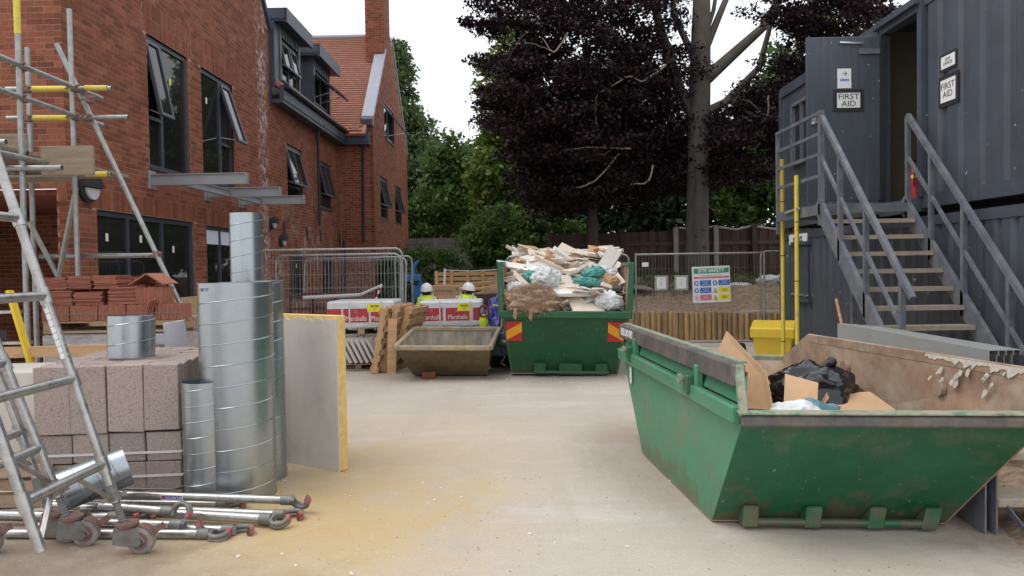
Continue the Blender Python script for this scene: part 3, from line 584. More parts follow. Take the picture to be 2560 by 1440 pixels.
M_ROOM = mat('unlit_room_plaster', (.16, .155, .15), .9, var=.1)
def window(mp, u0, u1, h0, h1, cols, open_=None, rows_=None, dep=.045, sticker=True, tone=M_ANTH, pane=M_PANE, ang=17):
    """frame set back in the opening; cols = mullion positions (0-1); open_ = (col index, lower fraction) top hung sashes; rows_ = transom per column"""
    f = MB(); t = .075
    def br(a, b, c, d, o0, o1, m_=f):
        q = [mp(a, c, o0), mp(b, c, o0), mp(b, d, o0), mp(a, d, o0), mp(a, c, o1), mp(b, c, o1), mp(b, d, o1), mp(a, d, o1)]
        m_.add(q, [(0, 1, 2, 3), (5, 4, 7, 6), (0, 4, 5, 1), (3, 2, 6, 7), (0, 3, 7, 4), (1, 5, 6, 2)])
    W = u1 - u0; xs = [u0] + [u0 + c * W for c in cols] + [u1]
    br(u0, u1, h0, h0 + t, -dep, -dep - .06); br(u0, u1, h1 - t, h1, -dep, -dep - .06)
    for x in xs:
        a = max(u0, x - t / 2); b = min(u1, x + t / 2)
        if x == u0: b = u0 + t
        if x == u1: a = u1 - t
        br(a, b, h0 + t, h1 - t, -dep, -dep - .06)
    root = f.build('window', tone, bld)
    rv = MB()
    for q in ((u0, h0, u0, h1), (u1, h1, u1, h0), (u0, h1, u1, h1), (u1, h0, u0, h0)):
        rv.quad(mp(q[0], q[1], -.006), mp(q[2], q[3], -.006), mp(q[2], q[3], -dep - .07), mp(q[0], q[1], -dep - .07))
    rv.build('reveal', M_REVEAL, root)
    if open_:
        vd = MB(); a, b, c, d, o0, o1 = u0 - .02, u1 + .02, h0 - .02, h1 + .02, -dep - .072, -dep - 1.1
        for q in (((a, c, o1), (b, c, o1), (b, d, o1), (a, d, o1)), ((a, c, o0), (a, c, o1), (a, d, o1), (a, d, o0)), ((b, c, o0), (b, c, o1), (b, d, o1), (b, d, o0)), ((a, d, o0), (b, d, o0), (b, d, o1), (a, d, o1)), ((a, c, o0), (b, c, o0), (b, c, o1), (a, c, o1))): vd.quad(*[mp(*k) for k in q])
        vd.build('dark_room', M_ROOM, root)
    sl = MB(); br(u0 - .02, u1 + .02, h0 - .02, h0 + .015, .035, -dep, sl); sl.build('sill', tone, root)
    for i in range(len(xs) - 1):
        a, b = xs[i] + t * .6, xs[i + 1] - t * .6; z0 = h0 + t; z1 = h1 - t
        op = open_ and i in open_; lo = (open_[i] if op else 0); zs = z0 + (z1 - z0) * lo if op else z1
        pn = MB(); 
        if op:
            if lo > .02:
                pn.quad(mp(a, z0, -dep - .03), mp(b, z0, -dep - .03), mp(b, zs, -dep - .03), mp(a, zs, -dep - .03)); pn.build('pane', pane, root)
                tr = MB(); br(a, b, zs - .025, zs + .025, -dep, -dep - .06, tr); tr.build('transom', tone, root)
            # sash hinged at the head, kicked out at the bottom; dark void behind
            H_ = z1 - zs; an = R(ang)
            def tp(u, z, o): 
                dz = z - z1; return mp(u, z1 + dz * math.cos(an) + o * math.sin(an), -dep + .01 - dz * math.sin(an) + o * math.cos(an))
            sf = MB(); e = .05
            for (p_, q_, r_, s_) in ((a, b, zs, zs + e), (a, b, z1 - e, z1), (a, a + e, zs + e, z1 - e), (b - e, b, zs + e, z1 - e), ((a + b) / 2 - e * .3, (a + b) / 2 + e * .3, zs + e, z1 - e)):
                if (p_ + q_) / 2 == (a + b) / 2 and q_ - p_ < .1 and b - a < .75: continue
                q = [tp(p_, r_, 0), tp(q_, r_, 0), tp(q_, s_, 0), tp(p_, s_, 0), tp(p_, r_, -.05), tp(q_, r_, -.05), tp(q_, s_, -.05), tp(p_, s_, -.05)]
                sf.add(q, [(0, 1, 2, 3), (5, 4, 7, 6), (0, 4, 5, 1), (3, 2, 6, 7), (0, 3, 7, 4), (1, 5, 6, 2)])
            so = sf.build('open_sash', tone, root)
            sp = MB(); sp.quad(tp(a + e, zs + e, -.025), tp(b - e, zs + e, -.025), tp(b - e, z1 - e, -.025), tp(a + e, z1 - e, -.025)); sp.build('pane', pane, root)
            st = MB(); st.bar(mp(a + .01, zs + .12, -dep), tp(a + .01, zs + .02, -.04), .02, .02); st.build('stay', M_CHROME, root)
        else:
            tr_ = rows_[i] if rows_ else 0
            if tr_:
                zz = z0 + (z1 - z0) * tr_; t2 = MB(); br(a, b, zz - .028, zz + .028, -dep, -dep - .06, t2); t2.build('transom', tone, root)
                pn.quad(mp(a, z0, -dep - .03), mp(b, z0, -dep - .03), mp(b, zz - .02, -dep - .03), mp(a, zz - .02, -dep - .03))
                pn.quad(mp(a, zz + .02, -dep - .03), mp(b, zz + .02, -dep - .03), mp(b, z1, -dep - .03), mp(a, z1, -dep - .03))
            else:
                pn.quad(mp(a, z0, -dep - .03), mp(b, z0, -dep - .03), mp(b, z1, -dep - .03), mp(a, z1, -dep - .03))
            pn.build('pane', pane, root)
        if sticker and (b - a) > .25 and not op:
            s_ = MB(); cu = a + (b - a) * .35; cz = z0 + (z1 - z0) * rnd.uniform(.55, .75); br(cu, cu + .07, cz, cz + .11, -dep - .024, -dep - .026, s_); s_.build('sticker', M_STICK if rnd.random() < .45 else M_STICKW, root)
    return root
wG1 = window(mpF, *WIN['G1'], [.29, .64])
wG2 = window(mpF, *WIN['G2'], [.36, .7], sticker=False)
m = MB()
for a, b in ((4.22, 4.83), (4.9, 5.5)): m.bx(a, b, .06, .085, 2.06, 2.33)
m.build('blind', M_BLIND, wG2)
m = MB(); m.bx(5.05, 5.35, .1, .11, 1.52, 1.6); m.build('red_notice', M_REDP, wG2)
m = MB(); m.bx(3.1, 3.17, .1, .11, 1.62, 1.82); m.build('green_sticker', M_GREENP, wG1)
window(mpF, *WIN['F1'], [.36], {0: .38}, ang=11)
window(mpF, *WIN['F2'], [.62], {1: .4}, ang=17)
window(mpF, *WIN['F3'], [], {0: .22}, ang=13)
window(mpF, *WIN['F4'], [], {0: .22}, ang=13)
window(mpF, *WIN['G5'], [.35]); window(mpF, *WIN['G6'], [.5], {0: .2}, ang=10)
window(mpW, *WT['W1'], [.5], {1: .05}, ang=38, sticker=False)
window(mpW, *WT['W2'], [], {0: .25}, ang=14, sticker=False); window(mpW, *WT['W3'], [], {0: .25}, ang=14, sticker=False)
window(mpW, *WT['W4'], [.5], sticker=False); window(mpW, *WT['W5'], [.5], sticker=False)
# near gable verge trim
m = MB(); m.bar((7.80, .1, 7.0), (3.87, .1, 11.86), .34, .1, (0, 0, 1)); m.bar((-.05, .1, 7.0), (3.87, .1, 11.86), .34, .1, (0, 0, 1)); m.bx(7.75, 7.83, -.03, .3, 5.3, 7.06); m.build('verge_trim', M_ZINC, bld)
# eaves box, gutter, main roof
m = MB(); m.bx(7.83, 13.87, -.28, .1, 5.36, 5.44); m.bx(7.83, 13.87, -.3, -.2, 5.44, 5.76); m.bx(13.87, 14.13, -1.0, .1, 5.38, 5.46); m.bx(13.85, 13.95, -1.0, -.3, 5.46, 5.76); m.build('eaves_fascia', M_ZINC, bld)
m = MB(); m.tube([(7.85, -.36, 5.74), (13.8, -.36, 5.74)], .06, 10); m.build('gutter', M_PIPE, bld, True)
m = MB(); m.sheet([(7.85, -.3, 5.72), (14.2, -.3, 5.72), (16.5, 4.5, 10.6), (7.85, 4.5, 10.6)], .1); m.build('roof', M_ROOF, bld)
# far wing: roof with rows of tiles, ridge, coping, chimney
rf = MB(); ns = 46
z0, z1, s0, s1 = 5.78, 9.72, 13.78, 17.5
for i in range(ns):
    f0, f1 = i / ns, (i + 1) / ns; a = s0 + (s1 - s0) * f0; b = s0 + (s1 - s0) * f1; za = z0 + (z1 - z0) * f0; zb = z0 + (z1 - z0) * f1
    k = 0; yy = -.78
    while yy < 7:
        w_ = .165; o = (i % 2) * .08; rf.quad((a - .02, yy + o, za + .03 + rnd.uniform(-.004, .004)), (a - .02, yy + o + w_ - .004, za + .03 + rnd.uniform(-.004, .004)), (b, yy + o + w_ - .004, zb), (b, yy + o, zb)); yy += w_
    rf.quad((a - .02, -.78, za + .03), (a - .02, -.78, za), (a - .02, 7, za), (a - .02, 7, za + .03))
def plain_tile_material():
    m = bpy.data.materials.new('plain_tile_course'); n, l, b = nodes(m)
    geo = n.new('ShaderNodeNewGeometry'); mr = n.new('ShaderNodeMapRange'); mr.inputs[3].default_value = .82; mr.inputs[4].default_value = 1.12; l.new(geo.outputs['Random Per Island'], mr.inputs[0])
    s_ = n.new('ShaderNodeVectorMath'); s_.operation = 'SCALE'; s_.inputs[0].default_value = (.33, .145, .10); l.new(mr.outputs[0], s_.inputs['Scale']); l.new(s_.outputs[0], b.inputs['Base Color']); b.inputs['Roughness'].default_value = .85
    return m
wr = MB(); wr.sheet([(13.7, -.9, 5.68), (17.5, -.9, 9.68), (17.5, 7, 9.68), (13.7, 7, 5.68)], .1); wr.sheet([(17.5, -.9, 9.68), (21.1, -.9, 5.8), (21.1, 7, 5.8), (17.5, 7, 9.68)], .1)
wro = wr.build('roof', M_ROOF, bld); rf.build('roof_tile_courses', plain_tile_material(), wro, kind='stuff')
m = MB(); m.tube([(17.5, -.78, 9.74), (17.5, 7, 9.74)], .09, 10); m.build('ridge', M_COPING, wro, True)
m = MB(); th = .36
m.prism([(14.05, -1.1, 6.16), (16.55, -1.1, 8.93), (16.55, -1.1, 9.05), (14.05, -1.1, 6.28)], (0, th, 0)); m.prism([(17.95, -1.1, 9.55), (21.1, -1.1, 6.06), (21.1, -1.1, 6.18), (17.95, -1.1, 9.67)], (0, th, 0)); m.build('gable_coping', M_COPING, bld)
m = MB()
m.prism([(14.1, -.74, 6.0), (17.5, -.74, 9.75), (17.5, -.74, 9.0), (14.1, -.74, 5.2)], (0, .03, 0)); m.bx(14.0, 14.2, -1.08, -.72, 5.98, 6.17); m.build('coping_upstand', M_ZINC, bld)
ch = MB(); ch.bx(16.32, 17.55, -1.05, -.45, 8.9, 13.0); cho = ch.build('chimney', M_MORTAR, bld)
cb = MB()
for (a, b, c, d) in brick_rows(16.3, 17.57, 8.6, 12.9, []): cb.add([(a, -1.06, c), (b, -1.06, c), (b, -1.06, d), (a, -1.06, d)], [(0, 1, 2, 3)])
for (a, b, c, d) in brick_rows(.44, 1.07, 8.6, 12.9, []): cb.add([(16.31, -a, c), (16.31, -b, c), (16.31, -b, d), (16.31, -a, d)], [(0, 1, 2, 3)])
cb.build('brickwork', M_BRICK, cho, kind='stuff')
# dormers
m = MB(); m.bx(7.84, 8.19, -.1, 3.2, 5.72, 7.2); m.build('cheek_infill', M_ZINC, bld)
for (a, b) in ((8.2, 9.8), (11.0, 12.75)):
    m = MB(); m.bx(a, a + .14, -.12, 3.2, 5.75, 7.25); m.bx(b - .14, b, -.12, 3.2, 5.75, 7.25); m.bx(a + .14, b - .14, -.12, .0, 6.98, 7.25); m.bx(a + .14, b - .14, -.12, 0, 5.75, 5.98)
    dm = m.build('dormer', M_ZINC, bld)
    m = MB(); m.bx(a - .2, b + .3, -.34, 3.4, 7.25, 7.32); m.bx(a - .2, b + .3, -.36, -.3, 7.22, 7.55); m.bx(a - .2, a - .13, -.34, 3.4, 7.26, 7.55); m.bx(b + .23, b + .3, -.3, 3.4, 7.32, 7.55); m.bx(a - .13, b + .23, -.3, 3.4, 7.32, 7.5); m.build('flat_roof', M_ZINC, dm)
    for i in range(7): x = a + .2 + i * (b - a - .4) / 6; m = MB(); m.bx(x - .012, x + .012, -.14, -.1, 6.98, 7.25); m.build('standing_seam', M_ZINC, dm)
    window(lambda u, z, o: V((u, -.12 - o, z)), a + .14, b - .14, 5.98, 6.98, [.5], {0: .3, 1: .3} if a < 9 else {0: .06, 1: .06}, dep=.05, ang=12 if a < 9 else 52, sticker=False)
# downpipes
for pts in ([(11.3, -.3, 5.5), (11.3, -.12, 5.3), (11.35, -.1, 2.75)], [(13.9, -.75, 5.5), (14.06, -.75, 5.3), (14.06, -.72, 2.4)], [(14.06, -.12, 2.45), (14.06, -.12, .0)]):
    m = MB(); m.tube(pts, .042, 10); m.build('downpipe', M_PIPE, bld, True)
# bulkhead lamps and wall vents
def bulkhead(u, z, r):
    m = MB(); n_ = 20; m.tube([(u, 0, z), (u, -.05, z), (u, -.07, z)], [r, r, r * .85], n_); lamp = m.build('wall_lamp', M_LAMPB, bld, True)
    m = MB(); pts = [(u + r * .78 * math.cos(t), -.075, z + r * .78 * math.sin(t)) for t in [math.pi + i * math.pi / 12 for i in range(13)]]; m.prism(pts, (0, -.03, 0)); m.build('diffuser', M_LAMPW, lamp)
    m = MB(); pts = [(u + r * math.cos(t), -.06, z + .01 + r * math.sin(t)) for t in [i * math.pi / 12 for i in range(13)]]; m.prism(pts, (0, -.075, 0)); m.build('hood', M_LAMPB, lamp)
bulkhead(.42, 2.66, .19); bulkhead(7.62, 2.62, .14); bulkhead(8.28, 2.25, .14)
for u, z in ((8.55, 2.52), (10.44, 2.52), (11.77, 2.52), (13.9, 2.48)):
    m = MB(); m.bx(u - .07, u + .07, -.02, .01, z - .17, z + .17)
    v_ = m.build('air_vent', M_PIPE, bld); m = MB()
    for i in range(6): m.bx(u - .06, u + .06, -.03, -.015, z - .14 + i * .05, z - .125 + i * .05)
    m.build('louvre', M_LAMPB, v_)
# osb sheets closing the foot of the wall under the long window
for a, b in ((.3, 1.9), (1.92, 3.9)):
    m = MB(); m.bx(a, b, -.075, -.05, .02, 1.14); m.build('board_sheet', M_PLY, bld)

# steel goalpost canopy fixed to the facade: three cantilevers and a spine
can = thing('steel_canopy_frame', 'grey steel I-beam canopy frame projecting from brick wall above entrance', 'canopy', BO, BR)
def ibeam(m, p0, p1, h=.17, w=.1, t=.012):
    p0 = V(p0); p1 = V(p1); m.bar(p0 + V((0, 0, h / 2 - t / 2)), p1 + V((0, 0, h / 2 - t / 2)), w, t); m.bar(p0 - V((0, 0, h / 2 - t / 2)), p1 - V((0, 0, h / 2 - t / 2)), w, t); m.bar(p0, p1, t, h - 2 * t)
for u, L in ((2.18, 1.46), (4.2, 1.32), (5.82, 1.28)):
    m = MB(); ibeam(m, (u, .05, 2.97), (u, -L, 2.97)); bm_ = m.build('cantilever_beam', M_STEEL, can); m = MB(); m.bx(u - .06, u + .06, -L - .012, -L, 2.885, 3.055); m.build('end_plate', M_STEEL, bm_)
    m = MB(); m.bx(u - .11, u + .11, -.015, .0, 2.83, 3.11); m.build('wall_plate', M_STEEL, bm_)
for a, b in ((2.24, 4.14), (4.26, 5.76)):
    m = MB(); ibeam(m, (a, -.42, 2.95), (b, -.42, 2.95), .12, .08); m.build('spine_beam', M_STEEL, can)

# ================================================================== SITE CABINS (local x runs away from the camera, +y is out towards the yard)
CO = V((5.0, 0, 0)); CR = math.atan2(1, .01)
def corrug(x0, x1, z0, z1, pitch=.28, dep=.036, base=0.):
    m = MB(); pr = []; x = x0; n_ = max(1, round((x1 - x0) / pitch)); p = (x1 - x0) / n_
    for i in range(n_): pr += [(x0 + i * p, base - dep), (x0 + (i + .18) * p, base - dep), (x0 + (i + .32) * p, base), (x0 + (i + .82) * p, base), (x0 + (i + .96) * p, base - dep)]
    pr.append((x1, base - dep))
    for (a, ya), (b, yb) in zip(pr, pr[1:]): m.quad((b, yb, z0), (a, ya, z0), (a, ya, z1), (b, yb, z1))
    return m
def cabin(name, label, x0, x1, z0, z1):
    t = thing(name, label, 'site cabin', CO, CR, 'stacked slate grey site cabins')
    return t
NEAR = 3.2; FAR = 14.55
low = cabin('site_cabin', 'slate grey steel site cabin at ground level behind the stairs', NEAR, FAR, 0, 2.1)
m = MB(); m.bx(NEAR, FAR, -.08, .012, .06, .2); m.bx(NEAR, FAR, -.08, .012, 1.98, 2.1); m.bx(FAR - .1, FAR, -.1, .014, .2, 1.98); m.build('side_rail', M_CONT, low)
corrug(9.6, FAR - .1, .2, 1.98).build('side_panel', M_CONT, low)
corrug(NEAR, 9.6, .2, 1.98).build('side_panel', M_CONT, low)
m = MB(); m.bx(NEAR, FAR, -2.4, -.1, 2.02, 2.08); m.build('roof', M_CONT, low)
m = MB(); m.bx(FAR - .05, FAR, -2.4, -.1, .06, 2.02); m.bx(NEAR, FAR, -2.44, -2.4, .06, 2.02); m.build('end_panel', M_CONT, low)
# shuttered window, sign plate on the lower cabin's far bay
m = MB(); m.bx(13.1, 13.75, .0, .03, .95, 1.85); m.bx(13.0, 13.85, .0, .06, .86, .94); m.bx(13.0, 13.85, .0, .06, 1.86, 1.92); m.build('shutter', M_CONT, low)
m = MB()
for x in (13.1, 13.43, 13.75): m.cyl((x, .03, .97), (x, .09, .97), .03, 10)
m.build('shutter_bolt', M_CHROME, low, True, kind='stuff')
m = MB(); m.bx(13.15, 14.0, .012, .03, 1.9 - .02, 2.06); sp_ = m.build('name_plate', M_WHITE, low)
text('elliott', .19, M_NAVY, sp_, frame((13.57, .032, 1.975), (-1, 0, 0), (0, 0, 1)), sx=1., bold=.004)
up = cabin('site_cabin', 'slate grey steel site cabin stacked on top with its door open', NEAR, FAR, 2.18, 4.8)
m = MB(); m.bx(NEAR, 9.42, -.08, .012, 2.2, 2.36); m.bx(10.5, FAR, -.08, .012, 2.2, 2.36); m.bx(NEAR, FAR, -.08, .014, 4.66, 4.8); m.bx(FAR - .1, FAR, -.1, .016, 2.36, 4.66); m.bx(9.42, 10.5, -.1, .03, 2.16, 2.34); m.build('side_rail', M_CONT, up)
corrug(NEAR, 9.36, 2.36, 4.66, .42, .03).build('side_panel', M_CONT, up)
m = corrug(10.55, 13.0, 2.36, 4.66); m.build('side_panel', M_CONT, up)
m = MB(); m.bx(13.0, FAR - .1, -.06, -.02, 2.36, 3.3); m.bx(13.0, FAR - .1, -.06, -.02, 4.42, 4.66); m.bx(13.9, FAR - .1, -.06, -.02, 3.3, 4.42); m.build('side_panel', M_CONT, up)
m = MB(); m.bx(NEAR, FAR, -2.4, .0, 4.8, 4.84); m.build('roof', M_CONT, up)
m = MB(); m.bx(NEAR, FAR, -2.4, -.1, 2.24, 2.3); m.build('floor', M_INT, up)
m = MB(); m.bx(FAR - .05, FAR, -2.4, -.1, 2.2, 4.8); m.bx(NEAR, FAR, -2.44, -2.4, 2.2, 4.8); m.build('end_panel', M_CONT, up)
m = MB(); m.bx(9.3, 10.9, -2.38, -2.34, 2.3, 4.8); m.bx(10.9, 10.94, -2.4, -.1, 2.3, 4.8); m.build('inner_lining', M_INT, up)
m = MB(); m.bx(10.4, 10.88, -2.2, -.9, 3.7, 3.75); m.build('inner_shelf', M_TIMBER, up)
m = MB(); m.bx(10.4, 10.88, -1.4, -.7, 2.3, 3.2); m.build('inner_cupboard', M_PBOARD, up)
# window with bars at the far end of the upper cabin
m = MB(); m.bx(13.0, 13.06, -.05, .03, 3.3, 4.42); m.bx(13.84, 13.9, -.05, .03, 3.3, 4.42); m.bx(13.06, 13.84, -.05, .03, 3.3, 3.36); m.bx(13.06, 13.84, -.05, .03, 4.36, 4.42); m.bx(13.43, 13.47, -.05, .02, 3.36, 4.36); wn_ = m.build('window', M_STAIR, up)
m = MB(); m.quad((13.84, -.04, 3.36), (13.06, -.04, 3.36), (13.06, -.04, 4.36), (13.84, -.04, 4.36)); m.build('pane', M_PANE, wn_)
# door frame and open door leaf
m = MB(); m.bx(9.36, 9.46, -.1, .05, 2.34, 4.8); m.bx(10.44, 10.55, -.1, .05, 2.34, 4.8); m.bx(9.46, 10.44, -.1, .05, 4.62, 4.8); m.bx(9.4, 10.52, -.02, .11, 4.7, 4.78); m.build('door_frame', M_CONT, up)
dr = MB(); dr.bx(10.38, 10.43, .06, 1.06, 2.38, 4.6); door = dr.build('door', M_CONT, up, bev=.006); 
m = MB(); m.bx(10.35, 10.38, .08, .36, 4.36, 4.43); m.build('door_closer', M_STAIR, door); m = MB(); m.bar((10.36, .3, 4.5), (10.36, .62, 4.52), .025, .02); m.build('closer_arm', M_CHROME, door)
m = MB(); m.bx(10.36, 10.38, .94, 1.0, 3.42, 3.56); m.cyl((10.36, .97, 3.44), (10.3, .97, 3.44), .014, 10); m.bar((10.31, .98, 3.44), (10.31, .83, 3.45), .02, .025); m.build('door_handle', M_CHROME, door, True)
m = MB(); m.bx(10.33, 10.38, .02, .075, 2.38, 4.6); m.build('hinge_strip', M_LAMPB, door)
m = MB(); m.bx(10.373, 10.379, .46, .645, 3.905, 4.17); sg = m.build('paper_notice', M_WHITE, door)
text('→', .09, M_BLACKP, sg, frame((10.371, .55, 4.1), (0, -1, 0), (0, 0, 1)))
text('elliott', .052, M_BLUEP, sg, frame((10.371, .552, 4.02), (0, -1, 0), (0, 0, 1)), bold=.001)
def first_aid(parent, M, w, h, s, txt='FIRST\nAID', fr=.05):
    fm = MB(); fm.bx(-w / 2 - fr, w / 2 + fr, -h / 2 - fr, h / 2 + fr, 0, .012); o = fm.build('sign', M_LAMPB, parent); o.matrix_local = M
    pm = MB(); pm.bx(-w / 2, w / 2, -h / 2, h / 2, .012, .016); pm.build('sign_paper', M_WHITE, o)
    text(txt, s, M_BLACKP, o, Matrix.Translation((0, 0, .0175)), ext=.0008, sx=1.15)
    return o
first_aid(door, frame((10.379, .5, 3.74), (0, -1, 0), (0, 0, 1)), .31, .2, .105)
first_aid(up, frame((8.84, .002, 3.52), (-1, 0, 0), (0, 0, 1)), .3, .26, .105)
first_aid(up, frame((8.84, .002, 3.85), (-1, 0, 0), (0, 0, 1)), .28, .14, .05, 'SITE\nOFFICE', .03)
# extinguisher just inside the door
ex = thing('fire_extinguisher', 'red fire extinguisher standing inside the open cabin door', 'extinguisher', (5.17, 9.72, 2.34))
m = MB(); m.tube([(0, 0, 0), (0, 0, .36), (0, 0, .41), (0, 0, .43)], [.075, .075, .045, .03], 16); m.build('cylinder', M_REDEXT, ex, True)
m = MB(); m.cyl((0, 0, .43), (0, 0, .47), .025, 10); m.bar((0, 0, .48), (-.1, -.02, .5), .025, .012); m.tube([(0, -.03, .45), (-.06, -.09, .38), (-.07, -.08, .15)], .01, 6); m.build('valve', M_LAMPB, ex, True)
m = MB(); m.cyl((0, 0, .26), (0, 0, .3), .0765, 16, cap=False); m.build('band_label', M_YELP, ex, True)

# ------------------------------------------------------------------ steel stairs up to the cabin door
st = thing('steel_staircase', 'grey steel staircase with dusty treads climbing to the open cabin door', 'staircase', (0, 0, 0))
XL, XR = 3.84, 4.9; Z0, Y0, RI, GO = 2.26, 9.4, .2, .2
for k in range(1, 12):
    z = Z0 - k * RI; y = Y0 - k * GO
    m = MB(); m.bx(XL + .03, XR - .03, y - .02, y + .23, z - .03, z); m.bx(XL + .03, XR - .03, y - .025, y - .005, z - .045, z + .004); m.build('tread', M_TREAD, st)
for x in (XL, XR):
    m = MB(); p0 = V((x, Y0 + .12, Z0 + .02)); p1 = V((x, Y0 - 11.2 * GO, Z0 - 11.3 * RI + .06)); m.bar(p0, p1, .05, .2, (0, 1, 1)); m.build('stringer', M_STAIR, st)
m = MB(); m.bx(XL, XR, Y0, 10.95, Z0 - .035, Z0); m.build('landing_deck', M_TREAD, st); m = MB(); m.bx(XL - .03, XR + .03, Y0 - .03, Y0, Z0 - .1, Z0 + .01); m.bx(XL - .03, XL, Y0, 10.95, Z0 - .12, Z0 + .01); m.bx(XL, XR, 10.95, 10.98, Z0 - .1, Z0 + .02); m.build('landing_edge', M_STAIR, st)
def rail(m, a, b, w=.05): m.bar(a, b, w, w)
for nm, x, k1 in (('left', XL, 10.6), ('right', XR, 11.2)):
    hr = MB(); rail(hr, (x, Y0, Z0 + 1.08), (x, Y0 - k1 * GO, Z0 - k1 * RI + 1.05), .055); hr.build('handrail', M_STAIR, st)
    mr_ = MB(); rail(mr_, (x, Y0, Z0 + .57), (x, Y0 - k1 * GO, Z0 - k1 * RI + .54), .035); mr_.build('mid_rail', M_STAIR, st)
    for k in (0, 2.6, 5.8, 9.6):
        po = MB(); rail(po, (x, Y0 - k * GO, Z0 - k * RI - .18), (x, Y0 - k * GO, Z0 - k * RI + 1.06), .05); po.build('post', M_STAIR, st)
for z in (1.08, .82, .57, .3):
    m = MB(); rail(m, (XL, Y0, Z0 + z + .06), (XL, 10.95, Z0 + z + .06), .04); m.build('landing_rail', M_STAIR, st)
m = MB(); rail(m, (XL, 10.95, Z0 - .3), (XL, 10.95, Z0 + 1.16), .045); m.build('post', M_STAIR, st)
m = MB(); rail(m, (XL, Y0 + .02, Z0 - .25), (XL, Y0 + .02, Z0 + 1.16), .06); m.build('post', M_STAIR, st)
for x, y in ((XR, 10.9),):
    m = MB(); m.bar((x, y, 0), (x, y, Z0 - .1), .07, .07); m.build('support_leg', M_STAIR, st)
# yellow sleeved support poles
for i, (x, y, zt, lb) in enumerate(((3.94, 11.05, 3.05, 'scuffed yellow scaffold pole at far corner of the stair landing, taller of two'), (3.77, 10.05, 2.70, 'scuffed yellow scaffold pole beside the landing, shorter of two'))):
    t = thing('yellow_pole', lb, 'pole', (x, y, 0), 0, 'yellow scaffold poles by the stairs')
    m = MB(); m.cyl((0, 0, 0), (0, 0, zt), .029, 14); m.build('tube', M_YTAPE, t, True)
    m = MB()
    for z in (zt - .62, zt - 1.4, .4): m.cyl((0, 0, z), (0, 0, z + .012), .031, 14)
    m.build('joint_band', M_LAMPB, t, True, kind='stuff')
m = MB(); m.tube([(3.93, 11.0, 2.2), (3.8, 10.5, 2.24), (3.76, 9.95, 2.26)], .018, 8); tag(m.build('cloth_lashing', M_TREAD, None, True), 'dusty cloth lashing tied between the two yellow poles', 'lashing')
# long grey steel sheets on edge between near skip and stairs
for i in range(4):
    t = thing('sheet_steel_channel', ['pale grey steel channel on edge, nearest the green skip', 'pale grey steel channel on edge, second from the skip', 'pale grey steel channel on edge, third from the skip', 'pale grey steel channel on edge, nearest the stairs'][i], 'steel channel', (3.42 + i * .1, 5.45 + i * .07, 0), R(-.6), 'steel channels stacked on edge')
    m = MB(); L = 2.6 - i * .1; h = .9 - i * .008; m.bx(0, .006, 0, L, 0, h); m.bx(.006, .07, 0, L, h - .006, h); m.bx(.006, .07, 0, L, 0, .006); m.bx(.07, .076, 0, L, h - .04, h); m.build('channel', M_CHANNEL, t)
m = MB(); m.cyl((3.62, 7.9, .02), (3.52, 8.25, 1.15), .016, 10); tag(m.build('broom_handle', M_TIMBER, None, True), 'wooden broom handle leaning behind the grey steel channels', 'broom handle')
# low timber steps at the right edge
ls = thing('timber_steps', 'low dusty plank steps on grey steel legs beside the near skip', 'steps', (2.72, 4.25, 0), R(-4))
for z, y in ((.2, 0), (.4, .26)):
    m = MB(); m.bx(0, 1.5, y, y + .25, z - .05, z); m.build('tread', M_TREAD, ls, bev=.006)
m = MB(); m.bar((.05, .02, .16), (.14, -.12, -.02), .04, .008, (1, 0, 0)); m.bx(-.02, -.01, -.02, .55, 0, .42); m.bx(-.07, -.06, .0, .55, 0, .4); m.build('leg', M_STAIR, ls)
m = MB(); m.bx(1.4, 1.45, .0, .5, 0, .36); m.build('leg', M_STAIR, ls)

# ------------------------------------------------------------------ yellow grit bin and black hose weight
gb = thing('grit_bin', 'bright yellow plastic grit bin with sloping lid beside yellow poles', 'grit bin', (4.32, 12.55, 0), R(-24))
def frustum(m, x0, x1, y0, y1, z0, X0, X1, Y0_, Y1, z1):
    m.add([(x0, y0, z0), (x1, y0, z0), (x1, y1, z0), (x0, y1, z0), (X0, Y0_, z1), (X1, Y0_, z1), (X1, Y1, z1), (X0, Y1, z1)], [(0, 3, 2, 1), (4, 5, 6, 7), (0, 1, 5, 4), (1, 2, 6, 5), (2, 3, 7, 6), (3, 0, 4, 7)])
m = MB(); frustum(m, -.27, .27, -.2, .2, 0, -.31, .31, -.24, .24, .34); m.build('tub', M_YEL, gb, bev=.02)
m = MB(); m.prism([(-.35, -.28, .32), (-.35, .28, .32), (-.35, .28, .52), (-.35, .18, .6), (-.35, -.28, .5)], (.7, 0, 0)); m.build('lid', M_YEL, gb, bev=.025)
t = thing('black_bucket', 'small upturned black plastic bucket next to yellow grit bin', 'bucket', (3.78, 12.7, 0))
m = MB(); m.tube([(0, 0, 0), (0, 0, .03), (0, 0, .2), (0, 0, .22)], [.14, .14, .11, .09], 16); m.build('bucket_body', M_LAMPB, t, True); m = MB(); m.tube([(-.14, 0, .02), (-.1, -.12, .05), (.1, -.12, .05), (.14, 0, .02)], .008, 6); m.build('handle', M_LAMPB, t, True)

